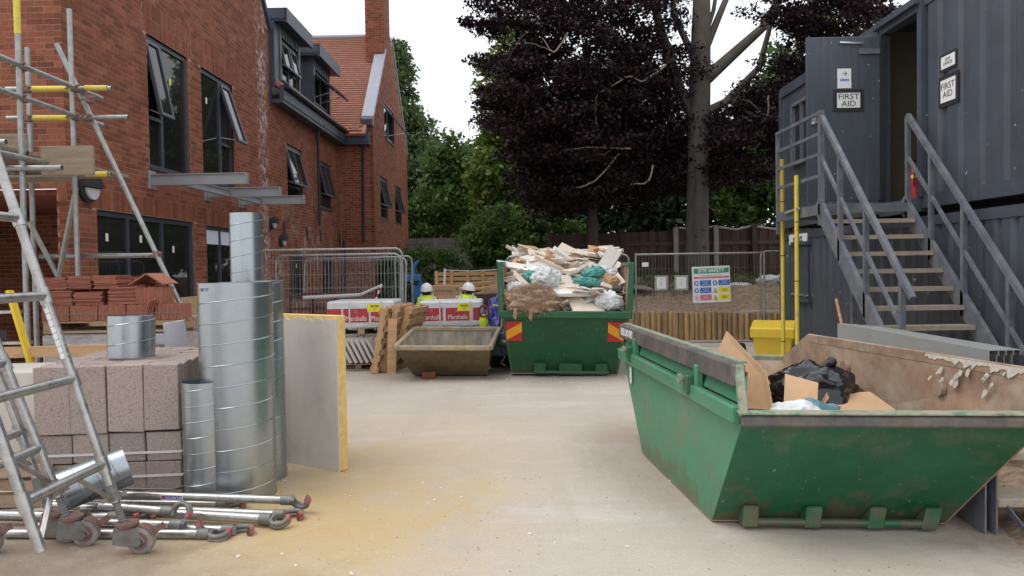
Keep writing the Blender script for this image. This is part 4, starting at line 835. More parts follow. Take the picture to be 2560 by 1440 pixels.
# ------------------------------------------------------------------ NEAR SKIP
sk = thing('skip', 'worn green steel skip with grey rim holding cardboard and a black bag', 'skip', (1.85, 5.0, 0))
o_ = V((1.85, 5.0, 0)); q = lambda x, y, z: V((x, y, z)) - o_
B = [q(1.174, 4.507, .02), q(2.511, 4.39, .02), q(2.40, 6.12, .02), q(1.046, 6.2, .02)]           # base
LN = [q(1.205, 3.965, .75), q(2.74, 3.83, .745)]                                                   # near lip
LF = [q(1.01, 6.95, .72), q(2.40, 6.75, .70)]                                                      # far lip
TL = [q(1.228, 4.10, 1.0), q(1.032, 7.03, 1.0)]                                                    # left rim near/far
TR = [q(2.72, 3.96, .975), q(2.40, 6.15, .968)]
TLn, TLf = TL; TRn, TRf = TR
def plate(nm, pts, m_, th=.012):
    mb = MB(); mb.sheet(pts, th); return mb.build(nm, m_, sk)
# left side: lower panel, ledge, recessed upper panel with posts, rim
def lerp(a, b, t): return a + (b - a) * t
SLn = lerp(B[0], TLn, 0) + V((0, 0, 0)); 
ledN = lerp(LN[0], TLn, .0); 
zl = .70
Ln = lerp(B[0], LN[0], zl / .75); Lf = lerp(B[3], LF[0], zl / .72); Ln.z = zl; Lf.z = zl
out = V((-.05, 0, 0))
plate('side_panel', [B[3], B[0], Ln, Lf], M_SKIPLIT)
m = MB(); m.prism([Ln, Lf, Lf + out * 1.1 + V((0, 0, .0)), Ln + out * 1.1], V((0, 0, .1))); m.build('side_ledge', M_SKIPLIT, sk, bev=.012)
i1 = V((.012, 0, .1)); plate('upper_side_panel', [Lf + i1, Ln + i1, TLn + V((.03, 0, -.06)), TLf + V((.03, 0, -.06))], M_SKIPLIT)
m = MB(); m.bar(TLn + V((-.01, -.02, -.055)), TLf + V((-.01, .02, -.055)), .07, .125); m.build('side_rim', M_SKIPRIM, sk, bev=.01)
m = MB(); m.bar(TLn + V((.02, .02, .012)), TLf + V((.02, 0, .012)), .05, .012); m.build('rim_edge', M_SKIPLIP, sk)
for t_ in (.22, .80):
    a = lerp(Ln, Lf, t_) + V((-.03, 0, .08)); b = lerp(TLn, TLf, t_) + V((-.02, 0, -.1)); m = MB(); c_ = (a + b) / 2; m.box(c_, (.05, .06, (b - a).z + .06)); m.build('rib', M_SKIPLIT, sk, bev=.008)
for t_ in (.27, .84):
    a = lerp(Ln, Lf, t_) + V((-.02, 0, .13)); m = MB(); m.cyl(a, a + V((-.085, 0, 0)), .02, 14); m.cyl(a + V((-.07, 0, 0)), a + V((-.09, 0, 0)), .033, 14); m.build('lifting_pin', M_SKIPLIP, sk, True)
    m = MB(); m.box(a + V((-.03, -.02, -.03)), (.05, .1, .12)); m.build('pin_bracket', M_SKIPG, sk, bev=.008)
# gusset posts where rim drops to the end lip
m = MB(); m.bar(TLn + V((-.01, -.01, .0)), LN[0] + V((.0, .0, .0)), .045, .045, (0, 1, 0)); m.build('corner_post', M_SKIPLIP, sk, bev=.008)
m = MB(); m.sheet([LN[0], Ln, TLn + V((0, .05, -.02)), TLn + V((0, 0, -.02))], .012); m.build('corner_gusset', M_SKIPRIM, sk)
# near end
NEP = [B[0], B[1], LN[1], LN[0]]
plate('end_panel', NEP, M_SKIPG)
m = MB(); m.bar(LN[0] + V((-.02, -.02, -.022)), LN[1] + V((.02, -.02, -.022)), .04, .058); m.build('end_lip', M_SKIPRIM, sk, bev=.012)
m = MB(); m.bar(LN[0] + V((-.03, 0, .02)), LN[1] + V((.03, 0, .02)), .085, .014); m.build('lip_edge', M_SKIPLIP, sk, bev=.004)
# right side and far end, seen from inside
plate('side_panel', [B[1], B[2], LF[1], TRf, TRn, LN[1]], M_SKIPIN)
m = MB(); m.bar(TRn + V((0, 0, -.03)), TRf + V((0, 0, -.03)), .03, .07); m.build('side_rim', M_SKIPIN, sk, bev=.006)
plate('end_panel', [B[2], B[3], LF[0], LF[1]], M_SKIPIN)
m = MB(); m.bar(LF[0], LF[1], .06, .06); m.build('end_lip', M_SKIPLIP, sk, bev=.01)
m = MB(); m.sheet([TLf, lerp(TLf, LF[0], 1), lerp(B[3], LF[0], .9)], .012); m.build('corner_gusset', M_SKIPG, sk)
# inner skins
def inner(nm, pts): mb = MB(); mb.sheet(pts, .006); return mb.build(nm, M_SKIPIN, sk)
ci = V((.02, 0, 0)); inner('inner_skin', [B[0] + ci, B[3] + ci, TLf + ci * 2.2 + V((0, 0, -.04)), TLn + ci * 2.2 + V((0, 0, -.04))])
inner('inner_skin', [B[1] + V((0, .02, 0)), B[0] + V((0, .02, 0)), LN[0] + V((.02, .03, -.01)), LN[1] + V((-.02, .03, -.01))])
inner('floor_plate', [B[0], B[1], B[2], B[3]])
for t_, z in ((.3, .62), (.75, .62)):
    a = lerp(TRn, TRf, t_) + V((-.03, 0, z - 1.0 + .18)); m = MB(); m.cyl(a + V((.02, 0, 0)), a + V((-.012, 0, 0)), .05, 16); m.build('rivet_boss', M_SKIPIN, sk, True)
# dried mortar spilled over the right rim: thin irregular skins
ru = (TRf - TRn); rdn = (B[1] - TRn).normalized()
def skin_at(t_, dz): return TRn + ru * t_ + rdn * dz + V((-.016, 0, 0))
pts = [skin_at(.36 * i / 40, .004) for i in range(41)] + [skin_at(.36 * i / 40, .018 + .05 * max(0, mn.noise(V((i * .55, 9, 1))) + .25) + (.08 * max(0, mn.noise(V((i * .3, 4, 1)))) if i < 24 else 0)) for i in range(40, -1, -1)]
m = MB()
for i in range(40): m.sheet([pts[i], pts[81 - i], pts[80 - i], pts[i + 1]], -.003)
m.build('mortar_splash', M_SPLASH, sk)
for i in range(14):
    t_ = rnd.uniform(.02, .3); dz = rnd.uniform(.05, .2); r_ = rnd.uniform(.008, .026); m = MB(); k = 11; ring = []
    for j_ in range(k): an = 2 * math.pi * j_ / k; q_ = r_ * rnd.uniform(.5, 1.4); ring.append(skin_at(t_ + q_ * math.cos(an) / ru.length, dz + q_ * math.sin(an) * 1.6))
    m.prism(ring, (-.003, 0, 0)); m.build('mortar_splash', M_SPLASH, sk)
# foot rail: four lugs and a bar under the near end
def on_end(t_, s): a = lerp(B[0], B[1], t_); b = lerp(LN[0], LN[1], t_); return lerp(a, b, s)
for t_ in (.14, .40, .66, .88):
    a = on_end(t_, .0); b = on_end(t_, .17); m = MB(); w_ = .045; u = (B[1] - B[0]).normalized(); nn = V((0, -1, 0))
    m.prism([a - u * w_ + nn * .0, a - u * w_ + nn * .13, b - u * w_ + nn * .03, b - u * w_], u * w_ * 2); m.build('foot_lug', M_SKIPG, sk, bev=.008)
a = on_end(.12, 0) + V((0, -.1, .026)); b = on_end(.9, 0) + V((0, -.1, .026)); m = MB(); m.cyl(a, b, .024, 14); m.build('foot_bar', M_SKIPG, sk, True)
# painted marks
sd_ = (Lf - Ln).normalized(); nrm = V((-1, 0, 0))
pt = lerp(TLn, TLf, .89) + V((-.048, 0, -.052)); text('LEVEL LOAD ONLY', .088, M_WHITE, sk, frame(pt, (TLn - TLf), (0, 0, 1)), sx=.62, align='CENTER', bold=.002)
pt = lerp(lerp(B[3], B[0], .09), lerp(Lf, Ln, .09), .84) + V((-.016, 0, 0)); text('8', .2, M_WHITE, sk, frame(pt, (B[0] - B[3]), (Ln - B[0])), sx=.75, bold=.006)
# what lies in it
fl = thing('cardboard_box', 'opened brown cardboard box with upright flaps in the near skip', 'box', (1.62, 4.95, .30), R(-20))
m = MB()
def panel(m, a, b, c, d): m.sheet([a, b, c, d], .006)
panel(m, (-.3, -.25, 0), (.3, -.25, 0), (.3, -.25, .28), (-.3, -.25, .28)); panel(m, (.3, -.25, 0), (.3, .25, 0), (.3, .25, .28), (.3, -.25, .28)); panel(m, (.3, .25, 0), (-.3, .25, 0), (-.3, .25, .28), (.3, .25, .28)); panel(m, (-.3, .25, 0), (-.3, -.25, 0), (-.3, -.25, .28), (-.3, .25, .28)); panel(m, (-.3, -.25, .005), (-.3, .25, .005), (.3, .25, .005), (.3, -.25, .005)); m.build('carton', M_CARD, fl)
for nm, pts in (('flap', [(.3, -.25, .28), (.3, .25, .28), (.40, .2, .42), (.40, -.2, .42)]), ('flap', [(-.3, .25, .28), (.3, .25, .28), (.26, .34, .44), (-.26, .34, .44)]), ('flap', [(-.3, -.25, .28), (.3, -.25, .28), (.2, -.35, .36), (-.2, -.35, .36)])):
    m = MB(); m.sheet(pts, .005); m.build(nm, M_CARD, fl)
m = MB(); m.sheet([q(1.42, 5.75, .60) + o_, q(1.60, 4.62, .55) + o_, q(1.64, 4.92, .84) + o_, q(1.62, 5.75, 1.04) + o_], .008); tag(m.build('cardboard_sheet', M_CARD), 'large flat cardboard sheet leaning on the left rim inside the near skip', 'cardboard')
m = MB(); m.sheet([(1.62, 4.55, .62), (1.80, 4.5, .60), (1.90, 4.72, .80), (1.74, 4.85, .84)], .006); tag(m.build('cardboard_flap', M_CARD), 'torn cardboard flap standing in the middle of the near skip', 'cardboard')
bb = crumple(3, .31, .25, .2, 64, 40, .2, 1.9).build('bin_bag', M_BAG, None, True, loc=(2.02, 5.05, .66)); bb.rotation_euler = (0, R(14), R(20)); tag(bb, 'shiny black bin bag slumped among the cardboard in the near skip', 'bin bag')
kn = MB(); kn.tube([(.0, 0, .17), (.03, .0, .22), (.09, .01, .25)], [.05, .02, .035], 9); kn.build('knotted_neck', M_BAG, bb, True)
b2 = crumple(9, .17, .13, .12, 48, 30, .24, 2.0).build('plastic_sack', M_SACKB, None, True, loc=(1.80, 4.52, .60)); tag(b2, 'crumpled teal grey plastic sack at the near lip of the skip', 'sack')
b3 = crumple(11, .15, .1, .09, 48, 30, .24, 2.0).build('rubble_sack', M_SACKW, None, True, loc=(1.62, 4.36, .66)); tag(b3, 'crumpled white plastic sack beside the teal one in the near skip', 'sack')
t = thing('cardboard_box', 'flattened low brown box lying right of the black bag', 'box', (2.16, 4.72, .50), R(8))
m = MB(); m.bx(-.24, .24, -.13, .13, -.12, .08); m.build('carton', M_CARD, t); m = MB(); m.sheet([(-.24, -.13, .082), (.24, -.13, .082), (.2, .2, .2), (-.2, .2, .2)], .005); m.build('flap', M_CARD, t)
for i in range(12):   # bed of scrap below, so nothing floats
    x = rnd.uniform(1.48, 2.15); y = rnd.uniform(4.8, 5.8); m = MB(); m.box((0, 0, 0), (rnd.uniform(.25, .5), rnd.uniform(.2, .4), rnd.uniform(.04, .2)), (rnd.uniform(-.3, .3), rnd.uniform(-.3, .3), rnd.uniform(0, 3)))
    o = m.build('scrap_board', M_CARD if i % 2 else M_PWHITE, None, loc=(x, y, rnd.uniform(.14, .36))); tag(o, 'scrap of board at the bottom of the near skip', 'scrap', 'scrap boards under the bags in the near skip')

# ------------------------------------------------------------------ soil bed beside the steps
def noisy_patch(name, m_, poly_fn, x0, x1, y0, y1, nx, ny, hfn):
    mb = MB(); vs = []; idx = {}
    for j in range(ny + 1):
        for i in range(nx + 1):
            x = x0 + (x1 - x0) * i / nx; y = y0 + (y1 - y0) * j / ny; vs.append((x, y, hfn(x, y)))
    fs = [(j * (nx + 1) + i, j * (nx + 1) + i + 1, (j + 1) * (nx + 1) + i + 1, (j + 1) * (nx + 1) + i) for j in range(ny) for i in range(nx)]
    mb.add(vs, fs); return mb.build(name, m_, None, True)
def bed_h(x, y):
    edge = (x - (2.62 + (y - 4.0) * .12 + .06 * mn.noise(V((y * 3, 0, 5))))) / .35
    e = max(0, min(1, edge)); return -.03 + e * (.085 + .05 * mn.fractal(V((x * 5, y * 5, 0)), 1, 2, 5)) if edge > -.5 else -.06
o = noisy_patch('soil_bed', M_SOIL, None, 2.3, 5.0, 2.5, 7.5, 90, 150, bed_h); structure(o)

# ================================================================== LEFT FOREGROUND
# ------------------------------------------------------------------ tube scaffold by the building corner
scf = thing('tube_scaffold', 'galvanised tube scaffold with boards and yellow sleeved tubes at the building corner', 'scaffold', (0, 0, 0))
TR_ = .0255
def tube_part(nm, a, b, m_=M_GALV, r=TR_):
    m = MB(); m.pipe(a, b, r, r * .84, 14); return m.build(nm, m_, scf, True)
tube_part('standard', (-4.475, 7.0, 0), (-4.475, 7.0, 4.6)); tube_part('standard', (-4.49, 7.88, 0), (-4.50, 7.88, 4.27)); tube_part('standard', (-5.02, 8.0, 0), (-5.02, 8.0, 3.92)); tube_part('standard', (-5.6, 7.05, 0), (-5.6, 7.05, 4.4)); tube_part('standard', (-6.3, 8.05, 0), (-6.3, 8.05, 4.6))
for z in (3.46, 3.17, 2.62): tube_part('ledger', (-4.44 if z > 3 else -4.45, 5.4, z), (-4.45, 8.35, z))
tube_part('ledger', (-5.06, 6.2, 2.6), (-5.06, 8.5, 2.6))
for x0, x1, z, y0 in ((-5.22, -4.13, 3.48, 7.95), (-5.22, -3.965, 3.18, 7.95), (-6.2, -4.17, 2.59, 7.96)):
    tube_part('transom', (x0, y0, z), (x1, y0 + .01, z - .005))
for x0, x1, z in ((-4.95, -4.55, 3.48), (-4.95, -4.58, 3.18), (-4.42, -4.19, 2.59), (-4.40, -4.17, 3.48)):
    m = MB(); m.pipe((x0, 7.95, z), (x1, 7.954, z - .003), .0285, .026, 14); m.build('yellow_sleeve', M_YTAPE, scf, True)
m = MB(); m.pipe((-4.475, 7.0, 3.75), (-4.475, 7.0, 4.3), .0285, .026, 14); m.build('yellow_sleeve', M_YTAPE, scf, True)
tube_part('raker', (-4.73, 8.03, 3.96), (-2.98, 8.03, .02)); tube_part('transom', (-5.01, 8.08, 1.745), (-3.73, 8.08, 1.735))
tube_part('brace', (-4.52, 7.94, 2.45), (-4.85, 8.1, 1.45)); tube_part('brace', (-5.0, 7.9, 2.1), (-4.75, 8.15, 1.3))
tube_part('transom', (-6.0, 6.6, 2.71), (-4.35, 6.6, 2.70)); tube_part('transom', (-5.6, 6.9, 2.68), (-4.58, 6.9, 2.67)); tube_part('transom', (-5.6, 6.95, 2.53), (-4.08, 6.95, 2.52))
def coupler(p):
    m = MB(); m.box(p, (.075, .09, .07), (0, 0, .3)); m.cyl(V(p) + V((.03, -.05, 0)), V(p) + V((.075, -.06, .02)), .014, 8); m.cyl(V(p) + V((-.03, -.05, 0)), V(p) + V((-.06, -.075, -.02)), .012, 8); m.build('coupler', M_RUST, scf, bev=.012)
for p in ((-4.47, 7.03, 3.46), (-4.47, 7.03, 3.17), (-4.47, 7.88, 3.46), (-4.47, 7.88, 3.17), (-4.47, 7.9, 2.62), (-5.02, 7.97, 3.48), (-5.02, 7.97, 3.18), (-4.36, 7.96, 3.36), (-3.75, 8.05, 1.74), (-4.49, 7.98, 1.74), (-4.41, 7.98, 3.18)): coupler(p)
for a, b, z0_, z1_, yy in ((-6.4, -4.62, 2.70, 2.9, 7.3), (-4.5, -4.0, 2.50, 2.78, 7.32), (-6.4, -4.52, 2.52, 2.68, 7.95)):
    m = MB(); m.bx(a, b, yy, yy + .038, z0_, z1_); m.build('toe_board', M_PLANK, scf, bev=.004)
for i in range(17):  # boarded lift, extra boards added toward the camera to keep sky off the wall
    m = MB(); m.bx(-6.9, -4.6 - .03 * (i % 3) if i < 8 else -4.62, 5.3 + i * .232, 5.3 + i * .232 + .225, 2.70, 2.738); m.build('shade_deck_board', M_PLANK, scf, bev=.004)

# ------------------------------------------------------------------ pallet of concrete blocks
def pallet(parent, w, d, h=.12, m_=None, n=5):
    m_ = m_ or M_TIMBER2
    for i in range(n):
        y = -d / 2 + .05 + i * (d - .1) / (n - 1); m = MB(); m.bx(-w / 2, w / 2, y - .05, y + .05, h - .02, h); m.build('deck_slat', m_, parent)
    for x in (-w / 2 + .05, 0, w / 2 - .05):
        m = MB(); m.bx(x - .045, x + .045, -d / 2, d / 2, .022, h - .022); m.build('bearer', m_, parent)
    for y in (-d / 2 + .05, 0, d / 2 - .05):
        m = MB(); m.bx(-w / 2, w / 2, y - .05, y + .05, 0, .02); m.build('base_slat', m_, parent)
bs = thing('block_stack', 'pallet stack of pinkish grey concrete blocks strapped with white bands', 'block stack', (-2.28, 5.16, 0), R(6))
pal = thing('pallet', 'flattened timber pallet under the concrete block stack', 'pallet', (-2.28, 5.16, 0), R(6)); ph = link('deck', None, pal); ph.location = (-.47, .66, 0)
COL.objects.unlink(ph); bpy.data.objects.remove(ph)
for i in range(6):
    y = .05 + i * .25; m = MB(); m.bx(-.95, .0, y - .05, y + .05, .045, .065); m.build('deck_slat', M_TIMBER2, pal)
for x in (-.9, -.47, -.05):
    m = MB(); m.bx(x - .045, x + .045, 0, 1.3, 0, .043); m.build('bearer', M_TIMBER2, pal)
def blockmesh(w, d, h, seed):
    mb = MB(); nx, ny, nz = 3, 2, 4
    mb.bx(-w / 2, w / 2, -d / 2, d / 2, -h / 2, h / 2); rb_ = random.Random(seed)
    mb.v = [tuple(c_ * (1 - abs(rb_.gauss(0, .008)) - (.05 if rb_.random() < .12 else 0)) for c_ in v_) for v_ in mb.v]; me = mb.mesh('block'); me.materials.append(M_BLOCK); return me
tbs = [blockmesh(.232, .098, .462, k) for k in range(6)]; lbs = [blockmesh(.232, .098, .196, k + 20) for k in range(6)]
def put_block(me, x, y, z):
    o = link('block', me, bs); o.location = (x + rnd.uniform(-.003, .003), y + rnd.uniform(-.004, .004), z); o.rotation_euler = (0, 0, rnd.uniform(-.006, .006))
    bv = o.modifiers.new('bevel', 'BEVEL'); bv.width = .005; bv.segments = 1
for i in range(4):
    for j in range(12):
        put_block(rnd.choice(tbs), -.118 - i * .236, .05 + j * .1015, .466 + .232)
        for z in (.067 + .099, .067 + .199 + .099): put_block(rnd.choice(lbs), -.118 - i * .236, .062 + j * .1, z)
for z in (.17, .33):
    m = MB(); m.bx(-.96, .01, -.004, -.002 + .004, z - .008, z + .008); m.bx(.008, .012, 0, 1.25, z - .008, z + .008); m.build('strap', M_STRAP, bs)
m = MB(); m.tube([(-.96, -.02, .09), (-.5, -.015, .1), (-.06, -.02, .075), (.03, .02, .09), (.03, .3, .14)], .008, 6); m.build('loose_strap', M_CAST, bs, True)

# ------------------------------------------------------------------ spiral ducts
def duct(label, loc, r, h, rot=(0, 0, 0), pitch=.14, ridge=.004, lean=None, seed=0, dent=.0):
    t = thing('spiral_duct', label, 'duct', loc, 0, 'galvanised spiral ducts', rot=rot)
    n = 72; rings = max(2, int(h / .05)); mb = MB(); vs = []
    for k, rr in enumerate((r, r - .0022)):
        for i in range(rings + 1):
            z = h * i / rings
            for j in range(n):
                a = 2 * math.pi * j / n; q_ = rr * (1 + dent * mn.noise(V((math.cos(a) * 1.5 + seed, math.sin(a) * 1.5, z * 1.5)))); vs.append((q_ * math.cos(a), q_ * math.sin(a), z))
    off = (rings + 1) * n
    fs = []
    for i in range(rings):
        for j in range(n):
            j2 = (j + 1) % n; fs.append((i * n + j, i * n + j2, (i + 1) * n + j2, (i + 1) * n + j)); fs.append((off + i * n + j2, off + i * n + j, off + (i + 1) * n + j, off + (i + 1) * n + j2))
    for j in range(n):
        j2 = (j + 1) % n; fs.append((j2, j, off + j, off + j2)); fs.append((rings * n + j, rings * n + j2, off + rings * n + j2, off + rings * n + j))
    mb.add(vs, fs); mb.build('shell', M_DUCT, t, True)
    turns = h / pitch; pts = []; ph0 = seed * 1.3
    k = int(turns * 40)
    for i in range(k + 1):
        f = i / k; z = h * f; a = ph0 + 2 * math.pi * turns * f; q_ = r * (1 + dent * mn.noise(V((math.cos(a) * 1.5 + seed, math.sin(a) * 1.5, z * 1.5)))); pts.append((q_ * math.cos(a), q_ * math.sin(a), z))
    mb = MB(); mb.tube(pts, ridge, 6); mb.build('spiral_seam', M_DUCT, t, True)
    return t
BD = duct('tall wide galvanised spiral duct standing in front, marker writing near its rim', (-1.912, 5.25, 0), .245, 1.475, pitch=.142, seed=1)
duct('spiral duct almost hidden directly behind the tall wide one', (-1.885, 5.68, 0), .165, 1.478, pitch=.142, seed=3)
duct('narrow shiny spiral duct standing at the corner of the block stack', (-2.09, 5.12, 0), .144, .815, pitch=.105, seed=2, dent=.004)
duct('slender spiral duct rising highest behind the wide ducts', (-2.2, 6.32, 0), .132, 2.03, pitch=.13, seed=4)
duct('short spiral duct offcut standing on top of the block stack', (-2.80, 5.56, .938), .16, .30, rot=(R(-2), R(1), 0), pitch=.14, seed=5, dent=.006)
duct('short shiny duct offcut lying on the scaffold tubes', (-2.80, 4.62, .215), .125, .40, rot=tuple(V((.80, .52, .26)).to_track_quat('Z', 'Y').to_euler()), pitch=.1, seed=6, dent=.006)
text('007 17', .03, M_NAVY, BD, frame((-.135, -.207, 1.43), (.84, -.54, 0), (0, 0, 1)), ext=.0005)
text('--', .02, M_NAVY, BD, frame((-.095, -.229, 1.40), (.92, -.38, 0), (0, 0, 1)), ext=.0005)

# ------------------------------------------------------------------ insulated plasterboard sheet
ib = thing('insulated_board', 'thick plasterboard sheet backed with yellow foam standing on edge', 'insulation board', (-1.343, 5.768, 0), math.atan2(.424, -.614))
# local x runs along the board to its far end, y is thickness (towards the right/back)
pts = [(0, 0, 0), (.76, 0, 0), (.76, 0, 1.19)] + [(.76 - i * .76 / 30, 0, 1.175 + .012 * mn.noise(V((i * .9, 3, 0))) - (.02 if i in (8, 9, 19, 20) else 0) - (.012 if i % 7 == 3 else 0)) for i in range(1, 31)]
m = MB(); m.prism(pts, (0, -.0125, 0)); m.build('plasterboard_face', M_PBOARD, ib)
m = MB(); m.bx(.004, .757, -.1, -.0127, .004, 1.2); m.build('foam_core', M_FOAM, ib, bev=.004)

# ------------------------------------------------------------------ roof tiles on a pallet, on a wrapped pack
tp = thing('wrapped_brick_pack', 'pack of bricks in dull plastic wrap under the pallet of roof tiles', 'brick pack', (-3.8, 7.2, 0), R(2))
m = MB(); m.bx(-.66, .64, .0, .6, .12, .98); m.build('wrap', M_POLY, tp, bev=.02); m = MB(); m.bx(.02, .655, -.012, -.002, .3, .97); wp = m.build('printed_wrap', M_POLYG, tp, bev=.004)
text('Bonded Grey', .06, M_BLACKP, wp, frame((.33, -.014, .86), (1, 0, .02), (0, 0, 1)), ext=.0005)
for i in range(5): text('lllll llll lllllll lll', .022, M_CAST, wp, frame((.33, -.014, .77 - i * .05), (1, 0, .03), (0, 0, 1)), ext=.0004)
for x in (-.5, 0, .5):
    m = MB(); m.bx(x - .05, x + .05, .02, .58, 0, .119); m.build('bearer', M_TIMBER2, tp)
p2 = thing('pallet', 'brown timber pallet carrying the terracotta roof tiles', 'pallet', (-3.8, 7.52, .99), R(2)); pallet(p2, 1.3, .66, .115)
tl = thing('roof_tile_load', 'uneven stacks of terracotta roof tiles with one ridge tile on top', 'roof tiles', (-3.8, 7.5, 1.107), R(2))
def tile_stack(cx, cy, z, w, h, along='x', d=.165, n=None, jitter=.004):
    """a bundle of plain tiles; along x/y = on edge side by side, z = laid flat"""
    th = .0125
    if along == 'z':
        n = int(h / th)
        for i in range(n):
            m = MB(); m.box((cx + rnd.uniform(-jitter, jitter) * 3, cy + rnd.uniform(-jitter, jitter) * 3, z + (i + .5) * th), (w, d, th * .86), (0, rnd.uniform(-.02, .02), rnd.uniform(-.03, .03))); m.build('tile', M_TILE, tl)
    else:
        n = int(w / th)
        for i in range(n):
            m = MB(); m.box((cx - w / 2 + (i + .5) * th, cy, z + h / 2 + rnd.uniform(-jitter, jitter)), (th * .86, d, h), (0, rnd.uniform(-.03, .03), 0)); m.build('tile', M_TILE, tl)
W_ = .26
for i in range(5):                       # bottom layer: five bundles on edge
    x = -.52 + i * .262; tile_stack(x, -.2, .0, .25, .145, 'x', .25); 
    m = MB(); m.bx(x - .13, x + .13, -.33, -.326, .06, .068); m.build('band', M_CAST, tl)
for x, al, h in ((-.5, 'z', .14), (-.22, 'z', .135), (.1, 'z', .17), (.35, 'x', .16)): tile_stack(x, -.18, .148, .25 if al == 'x' else .26, h, al, .27)
for x, h in ((-.53, .115), (-.3, .125), (-.06, .135)): tile_stack(x, -.17, .30, .22, h, 'z', .28)
tile_stack(.15, .12, .15, .25, .2, 'z', .26); tile_stack(-.3, .14, .0, .8, .40, 'x', .25, jitter=.01)
for i, (rx, ry, rz_) in enumerate(((.34, -.2, .33), )):
    m = MB(); a = .155
    m.sheet([(rx - a, ry - .15, rz_), (rx - a, ry + .2, rz_), (rx, ry + .2, rz_ + .1), (rx, ry - .15, rz_ + .1)], .012); m.sheet([(rx, ry - .15, rz_ + .1), (rx, ry + .2, rz_ + .1), (rx + a, ry + .2, rz_), (rx + a, ry - .15, rz_)], .012); m.build('ridge_tile', M_TILE, tl)
for k in range(3):
    m = MB(); m.box((.36 + k * .025, -.345 - k * .006, .12 + k * .01), (.012, .03, .15), (.5, .35, .2)); m.build('broken_tile', M_TILE, tl)
t = thing('plastic_roll', 'grey roll of plastic membrane leaning against the tile pallet', 'roll', (-2.83, 6.72, 0), 0, rot=(R(4), R(-7), 0))
m = MB(); m.pipe((0, 0, 0), (0, 0, 1.13), .088, .045, 26); m.build('membrane', M_ROLL, t, True)
# yellow step ladder, plank and clutter between frames and tiles
yl = thing('step_ladder', 'yellow fibreglass step ladder behind the aluminium tower frames', 'ladder', (-4.0, 6.25, 0))
for x0, y0 in ((-.0, 0), (-.36, .05)):
    m = MB(); m.bar((x0 - .02 + .26, y0, 0), (x0 - .2, y0 + .1, 1.42), .025, .075, (0, 1, 0)); m.build('stile', M_YEL, yl)
for k in range(5):
    z = .2 + k * .26; f = z / 1.42; x = .24 - .44 * f; m = MB(); m.bx(x - .36, x, .03 + f * .1, .11 + f * .1, z - .012, z + .012); m.build('step', M_ALU, yl)
m = MB(); m.bx(-.20, -.14, -.045, -.04, 1.02, 1.1); m.build('badge', M_BLACKP, yl)
m = MB(); m.bx(0, 1.3, 0, .06, 0, .09); pk = m.build('timber_plank', M_TIMBER, None, loc=(-4.55, 6.25, .86), rot=(0, 0, R(7))); tag(pk, 'orange brown timber plank lying behind the block stack', 'plank')
m = MB(); m.bx(0, .9, 0, .5, 0, .85); o = m.build('insulation_pack', M_PBOARD, None, loc=(-4.4, 5.5, 0), rot=(0, 0, R(4)), bev=.02); tag(o, 'grey wrapped pack standing behind the leaning tower frames', 'pack')
for i, (x, y, z, rz_) in enumerate(((-3.62, 5.0, .02, .15), (-3.7, 5.12, .12, -.1), (-3.6, 4.98, .22, .25))):
    m = MB(); m.bx(-.5, .5, -.05, .05, 0, .075); tag(m.build('timber_offcut', M_TIMBER2, None, loc=(x, y, z), rot=(0, R(2), rz_)), ['lowest weathered timber offcut left of the block stack', 'middle weathered timber offcut left of the block stack', 'topmost weathered timber offcut left of the block stack'][i], 'timber', 'timber offcuts by the block stack')

